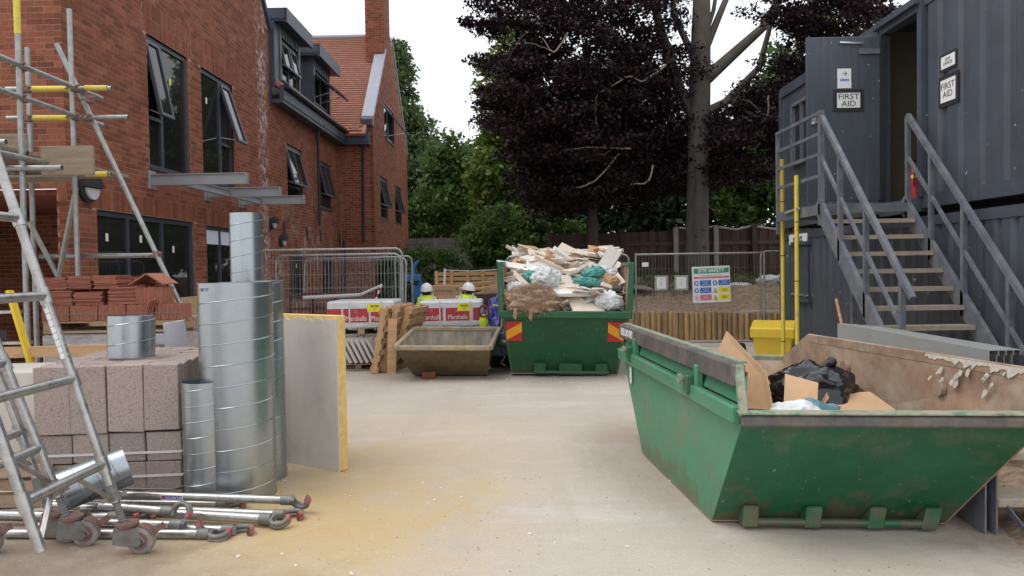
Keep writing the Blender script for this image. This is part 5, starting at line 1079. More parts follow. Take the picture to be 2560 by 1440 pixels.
# ------------------------------------------------------------------ aluminium tower frames leaning left, rungs running away from the camera
def tower_frame(label, foot, lean, w, rungs, h, castors, brace=True, yaw=0., near_leg=.28):
    t = thing('tower_frame', label, 'tower frame', foot, yaw, 'leaning aluminium tower frames', rot=(0, R(-lean), yaw))
    # local z along the stile, local y along the rungs: far stile at y=0, near stile at y=-w
    for y, zb in ((0, .3), (-w, near_leg)):
        m = MB(); m.tube([(0, y, zb), (0, y, h)], .0254, 18); m.build('stile', M_ALU, t, True)
    for z in rungs:
        m = MB(); m.cyl((0, 0, z), (0, -w, z), .0254, 16); m.build('rung', M_ALU, t, True)
        for y in (-.0, -w):
            m = MB(); m.cyl((0, y, z - .045), (0, y, z + .045), .032, 16); m.build('weld_collar', M_ALU, t, True)
    if brace:
        for z in rungs[:1]:
            m = MB(); m.bar((0, -.02, z - .2), (0, -.24, z - .02), .008, .028, (1, 0, 0)); m.build('corner_brace', M_ALU, t); m = MB(); m.bar((0, -w + .02, z - .2), (0, -w + .2, z - .02), .008, .028, (1, 0, 0)); m.build('corner_brace', M_ALU, t)
    if castors:
        # screw jack with nut, then the castor: fork, wheel, brake
        m = MB(); pts = []
        for i in range(33): pts.append((0, 0, .16 + i * .0075))
        m.tube(pts, [.0185 if i % 2 else .0215 for i in range(33)], 14); m.build('screw_jack', M_CAST, t, True)
        m = MB(); m.cyl((0, 0, .31), (0, 0, .345), .038, 14); m.box((0, 0, .328), (.13, .03, .022), (0, 0, .6)); m.cyl((0, 0, .345), (0, 0, .40), .031, 14); m.build('jack_nut', M_CAST, t, True)
        c = link('castor', None, t); c.rotation_euler = (0, R(lean), 0); c.location = (0, 0, 0)
        cm = MB(); cm.cyl((-.03, 0, .16), (-.03, 0, .175), .062, 20); cm.cyl((-.03, 0, .14), (-.03, 0, .16), .048, 20); cm.build('swivel_plate', M_RUST, c, True)
        cm = MB()
        for y in (-.034, .034): cm.prism([(-.09, y, .15), (.03, y, .15), (.085, y, .075), (.05, y, .045), (-.05, y, .05), (-.1, y, .06)], (0, .004 if y > 0 else -.004, 0))
        cm.bx(-.09, .03, -.034, .034, .14, .148); cm.build('fork', M_CAST, c, bev=.002)
        cm = MB(); n_ = 28; R0 = .075; cx = .045
        cm.tube([(cx, -.024, R0), (cx, -.018, R0), (cx, .018, R0), (cx, .024, R0)], [R0 * .9, R0, R0, R0 * .9], n_); cm.build('wheel', M_WHEEL, c, True)
        cm = MB(); cm.tube([(cx, -.030, R0), (cx, .030, R0)], R0 * .62, n_); cm.build('wheel_rim', M_RUST, c, True)
        cm = MB(); cm.cyl((cx, -.05, R0), (cx, .05, R0), .014, 10); cm.cyl((cx, -.052, R0), (cx, -.044, R0), .022, 6); cm.build('axle_bolt', M_CAST, c, True)
        cm = MB(); pts = [(cx + (R0 + .008) * math.cos(a), 0, R0 + (R0 + .008) * math.sin(a)) for a in [R(20 + i * 14) for i in range(8)]]
        for y_ in (-.022, -.011, 0, .011, .022): cm.tube([(p_[0], y_, p_[2]) for p_ in pts[:6]], .0065, 6)
        cm.bar(pts[1], V(pts[1]) + V((.06, 0, .035)), .035, .018, (0, 1, 0)); cm.build('brake_lever', M_RUST, c, True)
    return t
f1 = tower_frame('nearest leaning aluminium tower frame with white label on its stile and a castor', (-2.12, 4.17, 0), 17.3, .68, [.52, 1.02, 1.5, 1.95], 2.6, True)
m = MB(); m.bx(-.012, .012, -.0275, -.0268, 1.14, 1.46); lb2 = m.build('label_plate', M_WHITE, f1)
for i in range(7): text('lll ll lll', .012, M_CAST, lb2, frame((0, -.0279, 1.4 - i * .038), (1, 0, 0), (0, 0, 1)), ext=.0002)
text('B', .03, M_NAVY, lb2, frame((-.003, -.0279, 1.44), (1, 0, 0), (0, 0, 1)), ext=.0002)
tower_frame('second leaning tower frame, its castor behind the nearest one', (-2.50, 4.30, 0), 19.5, .66, [.60, 1.12], 1.45, True, yaw=R(3))
tower_frame('third leaning tower frame further left with dark castor', (-2.64, 4.36, 0), 17, .66, [.68, 1.2], 1.55, True, yaw=R(5))
f4 = tower_frame('fourth tower frame at the left edge, only its castor and stile showing', (-2.98, 4.2, 0), 12, .6, [.62], 1.3, True, yaw=R(-4))
# ------------------------------------------------------------------ brace tubes with red hooks lying on the ground
def brace(label, a, b, r=.027, sticker=False, hook=0., both=False):
    a = V(a); b = V(b); t = thing('brace_tube', label, 'brace tube', (0, 0, 0), 0, 'aluminium brace tubes on the ground')
    m = MB(); m.cyl(a, b, r, 18); m.build('tube', M_ALU, t, True)
    d = (b - a).normalized(); s = d.cross(V((0, 0, 1))).normalized(); u = s.cross(d)
    m = MB(); m.cyl(b - d * .05, b + d * .02, r * 1.18, 16); m.box(b - d * .02 + V((0, 0, 0)), (.03, .05, .03)); m.build('collar', M_CAST, t, True)
    ca, sa = math.cos(hook), math.sin(hook); h1 = u * ca + s * sa
    c = b + d * .075; pts = []
    for i in range(13):
        an = R(150 + i * 240 / 12); pts.append(c + d * math.cos(an) * .052 + h1 * math.sin(an) * .052)
    m = MB()
    m.tube([p_ - d.cross(h1) * .012 for p_ in pts], .014, 10); m.tube([p_ + d.cross(h1) * .012 for p_ in pts], .014, 10)
    m.build('hook', M_CAST, t, True)
    m = MB()
    m.tube([p_ - d.cross(h1) * .012 for p_ in pts[10:]], .0155, 10); m.tube([p_ + d.cross(h1) * .012 for p_ in pts[10:]], .0155, 10)
    m.build('red_latch', M_HOOK, t, True)
    if sticker:
        p_ = a + (b - a) * sticker; m = MB(); 
        o = s * 0; q0 = p_ - s * (-1) * 0
        k = -d.cross(V((0, 0, 1))).normalized(); k = -k if k.y > 0 else k
        Mx = frame(p_ + k * (r + .0008), d, (0, 0, 1)); sm = MB(); sm.bx(-.075, .075, -.0165, .0165, -.004, .0005); so = sm.build('sticker', M_WHITE, t); so.matrix_local = Mx
        sm = MB(); sm.bx(-.07, .07, -.012, .012, .0006, .001); s2 = sm.build('sticker_field', M_NAVY, so); text('BRUNDON', .022, M_WHITE, so, Matrix.Translation((.012, 0, .0014)) @ Matrix.Rotation(math.pi, 4, 'Z'), ext=.0002); 
        sm = MB(); sm.bx(-.066, -.05, -.009, .009, .0011, .0014); sm.build('sticker_mark', M_REDP, so)
    return t
brace('uppermost brace tube with a blue and white sticker and grey hook', (-2.9, 4.98, .105), (-1.44, 4.80, .09), sticker=.47, hook=.6)
brace('brace tube splashed with plaster, just below the stickered one', (-3.0, 4.9, .05), (-1.46, 4.70, .03), hook=1.6)
brace('thick brace tube ending in a wide open hook at the right', (-2.75, 4.80, .06), (-1.50, 4.57, .045), r=.031, hook=-1.2)
brace('brace tube at the front of the pile with a red claw hook', (-3.0, 4.44, .028), (-1.80, 4.38, .026), r=.029, hook=-1.4)
brace('brace tube behind the front one, flat red end plate', (-2.9, 4.55, .03), (-1.68, 4.44, .028), hook=1.45)
brace('short brace tube on top whose red tipped hook points right', (-2.55, 4.63, .125), (-2.10, 4.58, .10), hook=2.8)
brace('lower brace tube ending in a hinged grey clamp mid pile', (-2.75, 4.50, .075), (-1.98, 4.43, .065), hook=.3)
brace('brace tube along the ground at far left of the pile', (-3.5, 4.82, .022), (-2.36, 4.66, .03), r=.029, hook=1.5)
brace('second brace tube along the ground at far left, leaning on its neighbour', (-3.5, 4.72, .06), (-2.42, 4.58, .07), r=.029, hook=1.5)
brace('brace tube behind the pile at the foot of the block stack', (-3.3, 5.06, .025), (-1.9, 4.93, .03), hook=1.5)
# loose chippings and leaves on the slab
st_me = crumple(5, 1, .8, .5, 8, 5, .3, 1.5).mesh('stone', True); st_me.materials.append(M_STONE)
gs = MB()
for i in range(520):
    if i < 260: x, y = rnd.uniform(-3.2, 3.0), rnd.uniform(3.0, 6.5)
    elif i < 400: x, y = rnd.uniform(-2.5, 1.5), rnd.uniform(6.5, 13)
    else: x, y = rnd.uniform(2.7, 4.2), rnd.uniform(3.4, 5.2)
    s = rnd.choice((.0025, .003, .004, .005, .006)) * (1.8 if i >= 400 else 1); z = s * .3 + (bed_h(x, y) if x > 2.65 else 0)
    a = rnd.uniform(0, 6); mb = crumple(i % 17, s, s * .8, s * .55, 6, 4, .3, 1.5); ca, sa = math.cos(a), math.sin(a)
    gs.add([(x + p[0] * ca - p[1] * sa, y + p[0] * sa + p[1] * ca, z + p[2]) for p in mb.v], mb.f)
pc = MB()
for i in range(70):    # plaster crumbs and board flakes
    x, y = (rnd.uniform(-2.2, 1.9), rnd.uniform(9.2, 10.9)) if i < 45 else (rnd.uniform(-2.6, 1.2), rnd.uniform(3.4, 5.6))
    w_, d_ = rnd.uniform(.008, .03), rnd.uniform(.006, .02); pc.box((x, y, .004), (w_, d_, .006), (rnd.uniform(-.1, .1), rnd.uniform(-.1, .1), rnd.uniform(0, 3)))
o = pc.build('plaster_crumbs', M_PWHITE, None, kind='stuff'); o['label'] = 'white plaster crumbs scattered over the yard'; o['category'] = 'crumbs'
o = gs.build('loose_chippings', M_STONE, None, True, kind='stuff'); o['label'] = 'loose stone chippings scattered over the dusty ground'; o['category'] = 'chippings'

# ================================================================== MIDDLE DISTANCE
# ------------------------------------------------------------------ full skip
fs_ = thing('skip', 'tall green skip heaped with plasterboard, red and amber reflective plates on its end', 'skip', (.72, 10.75, 0), R(-3), rot=(0, R(1.2), R(-3)))
bw, lw, tw = .755, .87, .90; bz = .03
def fplate(nm, pts, m_=None, th=.012): mb = MB(); mb.sheet(pts, th); return mb.build(nm, m_ or M_SKIPG2, fs_)
Bn = [(-bw, 0, bz), (bw, 0, bz)]; Ln_ = [(-lw, -.42, .90), (lw, -.42, .90)]; Bf = [(-bw, 1.7, bz), (bw, 1.7, bz)]; Lf_ = [(-lw, 2.2, .9), (lw, 2.2, .9)]
Tn = [(-tw, -.36, 1.585), (tw, -.36, 1.585)]; Tf = [(-tw, 2.1, 1.585), (tw, 2.1, 1.585)]
fplate('end_panel', [Bn[0], Bn[1], Ln_[1], Ln_[0]])
for s, i in ((-1, 0), (1, 1)):
    q_ = [Bf[i], Bn[i], Ln_[i], Tn[i], Tf[i], Lf_[i]]
    fplate('side_panel', q_ if s < 0 else q_[::-1])
    qi = [(p[0] - s * .02, p[1], p[2]) for p in q_]; fplate('inner_skin', qi[::-1] if s < 0 else qi, M_SKIPIN, .004)
    m = MB(); m.bar((s * (lw + .0), -.43, .9), (s * (tw), -.37, 1.6), .075, .05, (0, 1, 0)); m.build('corner_post', M_SKIPG2, fs_, bev=.006)
    m = MB(); m.bar((s * tw, -.38, 1.585), (s * tw, 2.12, 1.585), .09, .05); m.build('side_rim', M_SKIPG2, fs_, bev=.008)
fplate('end_panel', [Bf[1], Bf[0], Lf_[0], Lf_[1]]); fplate('floor_plate', [Bn[0], Bn[1], Bf[1], Bf[0]], M_SKIPIN)
m = MB(); m.bar((-lw - .03, -.45, .895), (lw + .03, -.45, .895), .09, .1); m.build('end_lip', M_SKIPG2, fs_, bev=.012)
for x, w_ in ((-.34, .085), (.09, .16), (.52, .085)):
    m = MB(); m.prism([(x - w_, 0, bz + .0), (x - w_, -.12, bz), (x - w_, -.14, .19), (x - w_, -.07, .19)], (2 * w_, 0, 0)); m.build('foot_lug', M_SKIPG2, fs_, bev=.006)
m = MB(); m.cyl((-.4, -.1, .06), (.62, -.1, .06), .03, 12); m.build('foot_bar', M_SKIPG2, fs_, True)
nE = (V(Bn[1]) - V(Bn[0])).cross(V(Ln_[0]) - V(Bn[0])).normalized()
def on_e(x, s): a = V((x * bw, 0, bz)); b = V((x * lw, -.42, .9)); return lerp(a, b, s)
for x0, x1, sg_ in ((-.965, -.70, 1), (.70, .965, -1)):
    c = on_e((x0 + x1) / 2, .72) + nE * .004; Mx = frame(c, (1, 0, 0), V(Ln_[0]) - V(Bn[0])); hw, hh = .108, .155
    m = MB(); m.bx(-hw, hw, -hh, hh, 0, .006); pl = m.build('reflective_plate', M_REDREF, fs_); pl.matrix_local = Mx
    m = MB(); y0_, y1_ = (-hh * .55, hh * .35) if sg_ > 0 else (hh * .35, -hh * .55); w2 = .115
    m.prism([(-hw, y0_ - w2 / 2, .0065), (hw, y1_ - w2 / 2 + .0, .0065), (hw, y1_ + w2 / 2 + .03, .0065), (-hw, y0_ + w2 / 2 + .03, .0065)], (0, 0, .002)); m.build('amber_stripe', M_ORANGEP, pl)
# heap of broken boards
SK = Matrix.Translation((.72, 10.75, 0)) @ Euler((0, R(1.2), R(-3))).to_matrix().to_4x4()
def heap_z(x, y):   # local surface of the heap
    return .95 + .78 * min(1, max(0, (y + .42) / 1.5)) ** .75 - .04 * abs(x) ** 2 + .08 * math.sin(x * 5 + y * 3)
def scrap(nm, label, cat, x, y, dz, size, rot, m_, grp=None):
    mb = MB(); mb.box((0, 0, 0), size); o = mb.build(nm, m_, None); p_ = SK @ V((x, y, heap_z(x, y) + dz)); o.location = p_; o.rotation_euler = rot; tag(o, label, cat, grp); return o
fill = noisy_patch('rubble_fill', M_PWHITE, None, -.82, .82, -.26, 2.1, 40, 60, lambda x, y: heap_z(x, y) - .14 + .09 * mn.fractal(V((x * 7, y * 7, 2)), 1, 2, 4))
fill.matrix_world = SK; fill['label'] = 'mass of crushed plaster rubble filling the tall green skip'; fill['category'] = 'rubble'; fill['kind'] = 'stuff'
GRP = 'plasterboard offcuts heaped in the tall skip'
for i in range(170):
    x = rnd.uniform(-.8, .8); y = rnd.uniform(-.3, 2.0); L = rnd.choice((.18, .3, .45, .6)) * rnd.uniform(.7, 1.2); w_ = rnd.uniform(.08, .3)
    if abs(x) > .6: L *= .5
    tilt = rnd.choice((.12, .25, .45, .6)); m_ = rnd.choice((M_CREAM, M_CREAM, M_CREAM, M_PWHITE, M_PWHITE, M_CREAM, M_TIMBER))
    scrap('board_offcut', 'broken cream or white plasterboard offcut in the heap of the tall skip', 'plasterboard', x, y, rnd.uniform(-.03, .06), (L, w_, .0125 if rnd.random() < .7 else .045), (rnd.uniform(-tilt, tilt) + .3, rnd.uniform(-tilt, tilt), rnd.uniform(0, 3.1)), m_, GRP)
def at_skip(nm, label, cat, pts, th, m_):
    """board given by four world corners"""
    mb = MB(); mb.sheet(pts, th); return tag(mb.build(nm, m_, None), label, cat)
at_skip('plasterboard_strip', 'long white board strip jutting over the left rim, topmost on the left', 'plasterboard', [(-.22, 11.2, 1.66), (-.16, 11.14, 1.58), (.62, 11.0, 1.42), (.62, 11.15, 1.52)], .05, M_PWHITE)
at_skip('plasterboard_strip', 'bent cream board strip curving down from the left rim', 'plasterboard', [(.03, 10.75, 1.52), (.02, 10.7, 1.44), (.28, 10.55, 1.16), (.36, 10.62, 1.2)], .02, M_CREAM)
at_skip('plasterboard_sheet', 'tall cream board sloping down to the front lip in the middle of the heap', 'plasterboard', [(.83, 10.35, .94), (1.06, 10.34, .93), (.84, 10.95, 1.42), (.62, 10.95, 1.42)], .014, M_CREAM)
at_skip('plasterboard_sheet', 'large grey backed board standing highest at the back of the heap', 'plasterboard', [(.62, 11.9, 1.72), (.92, 11.75, 1.58), (1.22, 11.8, 1.7), (.80, 12.0, 1.93)], .015, M_CREAM)
at_skip('plasterboard_sheet', 'grey board upright against the right rim, pale broken edge', 'plasterboard', [(1.22, 11.25, 1.48), (1.40, 11.1, 1.42), (1.62, 11.2, 1.74), (1.46, 11.3, 1.86)], .03, M_PBOARD)
at_skip('timber_batten', 'long pale batten lying across the top of the heap', 'batten', [(.3, 11.5, 1.58), (1.2, 11.4, 1.52), (1.2, 11.45, 1.60), (.3, 11.55, 1.68)], .06, M_CREAM)
at_skip('plasterboard_sheet', 'pinkish board propped inside the left front corner of the tall skip', 'plasterboard', [(-.08, 10.4, .92), (.02, 10.4, .92), (.02, 10.5, 1.28), (-.06, 10.5, 1.32)], .014, M_CREAM)
at_skip('plasterboard_sheet', 'large pale board lying along the front lip on the right', 'plasterboard', [(.8, 10.3, .93), (1.25, 10.28, .92), (1.3, 10.6, 1.06), (.95, 10.6, 1.1)], .014, M_CREAM)
at_skip('plasterboard_sheet', 'brown backed board dipping in the middle of the heap', 'plasterboard', [(.55, 10.5, 1.04), (.8, 10.48, 1.06), (.72, 10.75, 1.3), (.42, 10.75, 1.28)], .014, M_CARD)
at_skip('timber_batten', 'upright pale timber stick near the right rim of the heap', 'batten', [(1.30, 10.72, 1.16), (1.35, 10.72, 1.16), (1.35, 10.76, 1.44), (1.31, 10.76, 1.44)], .04, M_TIMBER)
# wool, sacks, drum
wl_ = crumple(21, .35, .22, .19, 80, 48, .30, 2.3).build('mineral_wool', M_WOOL, None, True, loc=(.28, 10.46, 1.06), rot=(R(20), R(4), 0)); tag(wl_, 'brown mineral wool bundle slumped over the front lip of the tall skip', 'insulation')
fz = MB()
for i in range(5200):
    an = rnd.uniform(0, 6.28); el = rnd.uniform(-.4, 1.5); r_ = rnd.uniform(.92, 1.24); d = V((math.cos(an) * math.cos(el) * .35, math.sin(an) * math.cos(el) * .22, math.sin(el) * .19)) * r_
    t1 = V((rnd.gauss(0, 1), rnd.gauss(0, 1), rnd.gauss(0, 1))).normalized() * rnd.uniform(.03, .07); u_ = V((rnd.gauss(0, 1), rnd.gauss(0, 1), rnd.gauss(0, 1))).normalized() * .0016
    b_ = V((rnd.gauss(0, 1), rnd.gauss(0, 1), rnd.gauss(0, 1))) * .012; fz.add([d - u_, d + u_, d + t1 * .5 + b_ + u_, d + t1 * .5 + b_ - u_, d + t1 - b_ + u_, d + t1 - b_ - u_], [(0, 1, 2, 3), (3, 2, 4, 5)])
fz.build('loose_fibres', M_WOOL, wl_, kind='stuff')
for x, lb in ((.06, 'left'), (.27, 'right')):
    m = crumple(3, .028, .02, .075, 18, 12, .45, 3); m.build('wool_tuft', M_WOOL, wl_, True, loc=(x - .29, -.235, -.09))
def sack(label, loc, r3, rot, m_, seed, second=None):
    o = crumple(seed, *r3, 72, 44, .26, 2.4).build('rubble_sack', m_, None, True, loc=loc, rot=rot); tag(o, label, 'sack'); return o
sack('white plastic sack with teal end in the middle of the heap', (.48, 10.72, 1.38), (.21, .16, .15), (.2, .2, .4), M_SACKW, 5)
sack('teal plastic sack pinched beside the white sack on the heap', (.26, 10.84, 1.40), (.1, .1, .1), (.2, .2, .4), M_SACKT, 6)
sack('silvery wrap with a teal stripe at the left of the heap', (.05, 10.62, 1.20), (.16, .13, .14), (.5, .1, .9), M_WRAPW, 8)
sack('bright teal plastic sheet near the right rim, upper of two', (1.16, 10.82, 1.45), (.17, .11, .08), (.1, -.3, .1), M_SACKT, 9)
sack('bright teal plastic sheet near the right rim, lower of two', (1.05, 10.66, 1.33), (.2, .1, .06), (.1, .1, .3), M_SACKT, 12)
sack('white crumpled wrapping in the right front corner of the tall skip', (1.33, 10.42, 1.06), (.18, .13, .13), (.3, .1, .2), M_SACKW, 14)
sack('clear crumpled film under the upright grey board', (1.36, 10.9, 1.44), (.13, .1, .1), (.3, .1, .2), M_WRAPW, 15)
sack('brown paper sack pressed against the right rim of the heap', (1.42, 10.75, 1.34), (.1, .09, .06), (.3, .1, .2), M_CARD, 17)
m = MB(); m.cyl((1.40, 10.55, 1.22), (1.52, 10.5, 1.22), .055, 16); tag(m.build('pipe_end', M_LAMPB, None, True), 'black pipe end poking from the heap at the right rim', 'pipe')
m = MB(); m.box((1.30, 10.72, .02), (.09, .05, .04)); tag(m.build('yellow_chock', M_YEL), 'small yellow chock on the ground under the tall skip', 'chock')

# ------------------------------------------------------------------ mortar tub (small tipping skip) and blue machine behind
mt = thing('mortar_tub', 'mortar crusted steel tipping tub with sloping sides', 'mortar tub', (-.9, 10.9, 0))
FB = [(-.54, .0, .02), (.54, -.1, .02)]; FR_ = [(-.72, -.5, .47), (.59, -.55, .45)]; BB = [(-.5, .75, .02), (.5, .7, .02)]; BR_ = [(-.60, .72, .63), (.70, .68, .61)]
def mplate(nm, p_, m_, th=.012): mb = MB(); mb.sheet(p_, th); return mb.build(nm, m_, mt)
mplate('front_plate', [FB[0], FB[1], FR_[1], FR_[0]], M_MORTARD); mplate('side_plate', [BB[0], FB[0], FR_[0], BR_[0]], M_MORTARD); mplate('side_plate', [FB[1], BB[1], BR_[1], FR_[1]], M_MORTARD); mplate('back_plate', [BB[1], BB[0], BR_[0], BR_[1]], M_MORTARD)
ins = lambda p_: (p_[0] * .97, p_[1] * .97 + .012, p_[2] - .002)
mplate('inner_lining', [ins(BB[0]), ins(BB[1]), (.66, .66, .6), (-.57, .70, .62)], M_MORTARI, .004); mplate('inner_lining', [ins(FB[0]), ins(BB[0]), (-.57, .70, .62), (-.68, -.46, .46)], M_MORTARI, .004); mplate('inner_lining', [ins(BB[1]), ins(FB[1]), (.55, -.5, .45), (.66, .66, .6)], M_MORTARI, .004)
mplate('mortar_bed', [(-.62, -.3, .3), (.56, -.34, .3), (.62, .66, .3), (-.55, .68, .3)], M_MORTARS, .004)
for a, b in ((FR_[0], FR_[1]), (FR_[0], BR_[0]), (FR_[1], BR_[1]), (BR_[0], BR_[1])):
    m = MB(); m.bar(a, b, .07, .07); m.build('rim', M_MORTARS, mt, bev=.015)
m = MB(); m.bx(-.34, -.16, -.02, .06, 0, .1); tag(m.build('half_brick', M_REVEAL, None, loc=(-.95, 10.72, 0), rot=(0, 0, .4), bev=.008), 'broken half brick at the foot of the mortar tub', 'brick')
bm2 = thing('towable_mixer', 'blue towable mixer with orange handle behind the mortar tub', 'mixer', (-.18, 11.5, 0))
M_BLUEM = mat('blue_machine_paint', (.018, .06, .15), .45, var=.25, scale=6, dirt=(.2, .19, .17), dirt_amt=.5, dirt_scale=5)
m = MB(); m.bx(-.14, .12, -.2, .5, .22, .58); m.build('body', M_BLUEM, bm2, bev=.02); m = MB(); m.cyl((-.02, -.22, .42), (.1, -.3, .42), .06, 14); m.build('motor_cover', M_CAST, bm2, True)
m = MB(); m.tube([(.0, -.2, .3), (.06, -.3, .22), (.0, -.34, .14), (.07, -.36, .1)], .014, 8); m.build('tow_hook', M_CAST, bm2, True); m = MB(); m.tube([(.0, .1, .58), (.05, .05, .95), (-.12, .05, .98)], .014, 8); m.build('orange_handle', M_YEL, bm2, True)
m = MB(); m.tube([(-.2, .3, .2), (-.16, .3, .2), (.14, .3, .2), (.18, .3, .2)], [.17, .2, .2, .17], 20); m.build('wheel', M_LAMPB, bm2, True)
M_TARP = mat('blue_tarpaulin', (.045, .05, .24), .4, var=.3, scale=4, bump=.6, bscale=9)
o = crumple(31, .30, .5, .52, 80, 50, .22, 2.3).build('tarpaulin', M_TARP, None, True, loc=(-.22, 12.9, .48)); tag(o, 'crumpled dark blue tarpaulin heaped beside the tall skip', 'tarpaulin')
m = crumple(33, .11, .11, .11, 20, 14, .1, 2); tag(m.build('rubber_bucket', M_LAMPB, None, True, loc=(-.05, 12.5, .86)), 'round black rubber bucket on the blue tarpaulin', 'bucket')
m = MB(); pts = [(math.cos(R(a)) * .07, 0, math.sin(R(a)) * .09) for a in range(0, 700, 20)]; m.tube(pts, .02, 8); tag(m.build('hose_coil', mat('orange_hose', (.4, .13, .06), .6, var=.15), None, True, loc=(-.47, 12.35, .84)), 'orange brown hose coil beside the right paving pack', 'hose')
m = crumple(35, .07, .05, .12, 20, 14, .2, 2); M_HIVIS = mat('hi_vis_yellow', (.62, .78, .03), .7, var=.1); tag(m.build('hi_vis_vest', M_HIVIS, None, True, loc=(-.47, 12.38, .66)), 'yellow hi vis vest stuffed beside the right paving pack', 'vest')

# ------------------------------------------------------------------ shrink wrapped paving packs
def paving_pack(label, loc, rz, w, d, h, tx):
    t = thing('paving_pack', label, 'paving pack', loc, rz, 'wrapped packs of paving')
    for x in (-w / 2 + .08, 0, w / 2 - .08):
        m = MB(); m.bx(x - .05, x + .05, -d / 2 + .02, d / 2 - .02, 0, .085); m.build('bearer', M_TIMBER2, t)
    m = MB(); nx = 24; vs = []; 
    m.bx(-w / 2, w / 2, -d / 2, d / 2, .088, h); wo = m.build('wrap', M_WRAPW, t, bev=.025)
    m = MB(); m.bx(-w / 2 + .01, w / 2 - .03, -d / 2 - .004, -d / 2 - .001, .14, h - .07); m.build('clear_film', M_WRAPW, wo)
    z0_, z1_ = h * .36, h * .78
    for x0, x1 in tx:
        m = MB(); m.bx(x0, x1, -d / 2 - .007, -d / 2 - .005, z0_, z1_); bd = m.build('printed_band', M_REDP, wo)
        if x1 - x0 > .25:
            text('Marshalls', .11, M_WHITE, bd, frame(((x0 + x1) / 2, -d / 2 - .008, z0_ + .06), (1, 0, 0), (0, 0, 1)), ext=.0006, sx=.82)
            pts = [(math.cos(R(a)) * .032 * (1 - a / 900), 0, math.sin(R(a)) * .026 * (1 - a / 900)) for a in range(60, 460, 20)]
            m = MB()
            for p_, q_ in zip(pts, pts[1:]): m.bar(p_, q_, .002, .008, (0, 1, 0))
            m.build('swirl_mark', M_WHITE, bd, loc=((x0 + x1) / 2 + .0, -d / 2 - .009, z1_ - .05))
    m = MB(); m.bx(w / 2 - .42, w / 2 - .18, -d / 2 - .011, -d / 2 - .009, h - .17, h - .04); yl_ = m.build('yellow_label', M_YELP, wo); text('BX20Z', .045, M_BLACKP, yl_, frame((w / 2 - .3, -d / 2 - .012, h - .08), (1, 0, 0), (0, 0, 1)), ext=.0005, bold=.001); text('ll llll lll\nlllll ll', .022, M_CAST, yl_, frame((w / 2 - .3, -d / 2 - .012, h - .13), (1, 0, 0), (0, 0, 1)), ext=.0004)
    for x in (-w / 2 + .36, w / 2 - .2):
        m = MB(); m.bx(x - .012, x + .012, -d / 2 - .014, -d / 2 - .012, .09, h); m.build('strap', M_STRAP, wo)
    return t
paving_pack('white wrapped paving pack with red bands stacked on upright slabs, left of two', (-2.40, 12.45, .53), R(1), 1.06, 1.0, .52, [(-.52, -.30), (-.27, .13), (.16, .5)])
paving_pack('white wrapped paving pack with red bands behind the mortar tub, right of two', (-1.06, 13.4, .47), R(1), 1.08, 1.0, .52, [(-.52, -.13), (-.08, .32), (.38, .5)])
t = thing('slab_pallet', 'pallet under the leaning grey slabs and left paving pack', 'pallet', (-2.40, 12.3, 0), R(1)); pallet(t, 1.15, 1.25, .1)
t = thing('slab_pack', 'strapped pack of upright grey paving slabs carrying the left wrapped pack', 'paving pack', (-2.36, 12.5, .1), R(1))
for i in range(19):
    x = -.52 + i * .057; m = MB(); m.bx(x, x + .05, -.42, .5, 0, .40); m.build('slab', M_PBOARD, t, bev=.004)
m = MB(); m.bx(-.54, .58, -.44, .52, .40, .425); m.build('top_board', M_PBOARD, t)
for i in range(6):
    m = MB(); m.box((0, 0, 0), (.045, .42, .40)); o = m.build('paving_slab', M_PBOARD, None, loc=(-2.56 + i * .085, 11.72, .31), rot=(0, R(-26), R(1)), bev=.004); tag(o, ['grey paving slab leaning in the row, leftmost', 'grey paving slab leaning in the row, second from left', 'grey paving slab leaning in the row, third from left', 'grey paving slab leaning in the row, third from right', 'grey paving slab leaning in the row, second from right', 'grey paving slab leaning in the row, rightmost with its face showing'][i], 'paving slab', 'leaning paving slabs')
t = thing('paving_pack', 'wrapped grey pack under the right paving pack, mostly hidden by the tub', 'paving pack', (-1.06, 13.4, 0), R(1))
m = MB(); m.bx(-.54, .54, -.48, .5, .09, .46); m.build('wrap', M_WRAPW, t, bev=.02)
for x in (-.4, 0, .4):
    m = MB(); m.bx(x - .05, x + .05, -.46, .48, 0, .088); m.build('bearer', M_TIMBER2, t)
# leaning pallets
def lean_pallet(label, loc, rot, w=.9, d=1.0, m_=M_TIMBER):
    t = thing('pallet', label, 'pallet', loc, 0, 'timber pallets leaning in a row', rot=rot)
    for i in range(6):
        z = .05 + i * (d - .1) / 5; m = MB(); m.bx(-w / 2, w / 2, 0, .02, z - .045, z + .045); m.build('deck_slat', m_, t)
    for x in (-w / 2 + .05, 0, w / 2 - .05):
        m = MB(); m.bx(x - .045, x + .045, .022, .1, 0, d); m.build('bearer', m_, t)
    for z in (.06, d / 2, d - .06):
        m = MB(); m.bx(-w / 2, w / 2, .102, .12, z - .045, z + .045); m.build('base_slat', m_, t)
    return t
lean_pallet('timber pallet leaning steeply, nearest the leaning slabs', (-1.98, 11.6, 0), (R(10), 0, R(86)), .8, .98)
lean_pallet('timber pallet leaning in the middle of the leaning row', (-1.84, 11.75, 0), (R(13), 0, R(82)), .8, 1.02)
lean_pallet('timber pallet leaning nearest the mortar tub', (-1.70, 11.85, 0), (R(17), 0, R(77)), .75, 1.0)
m = MB(); m.bx(-.065, .065, 0, .022, 0, .82); tag(m.build('upright_board', M_TIMBER, None, loc=(-1.80, 11.18, 0), rot=(R(-4), R(2), R(6))), 'plain upright board standing against the leaning pallets', 'board')

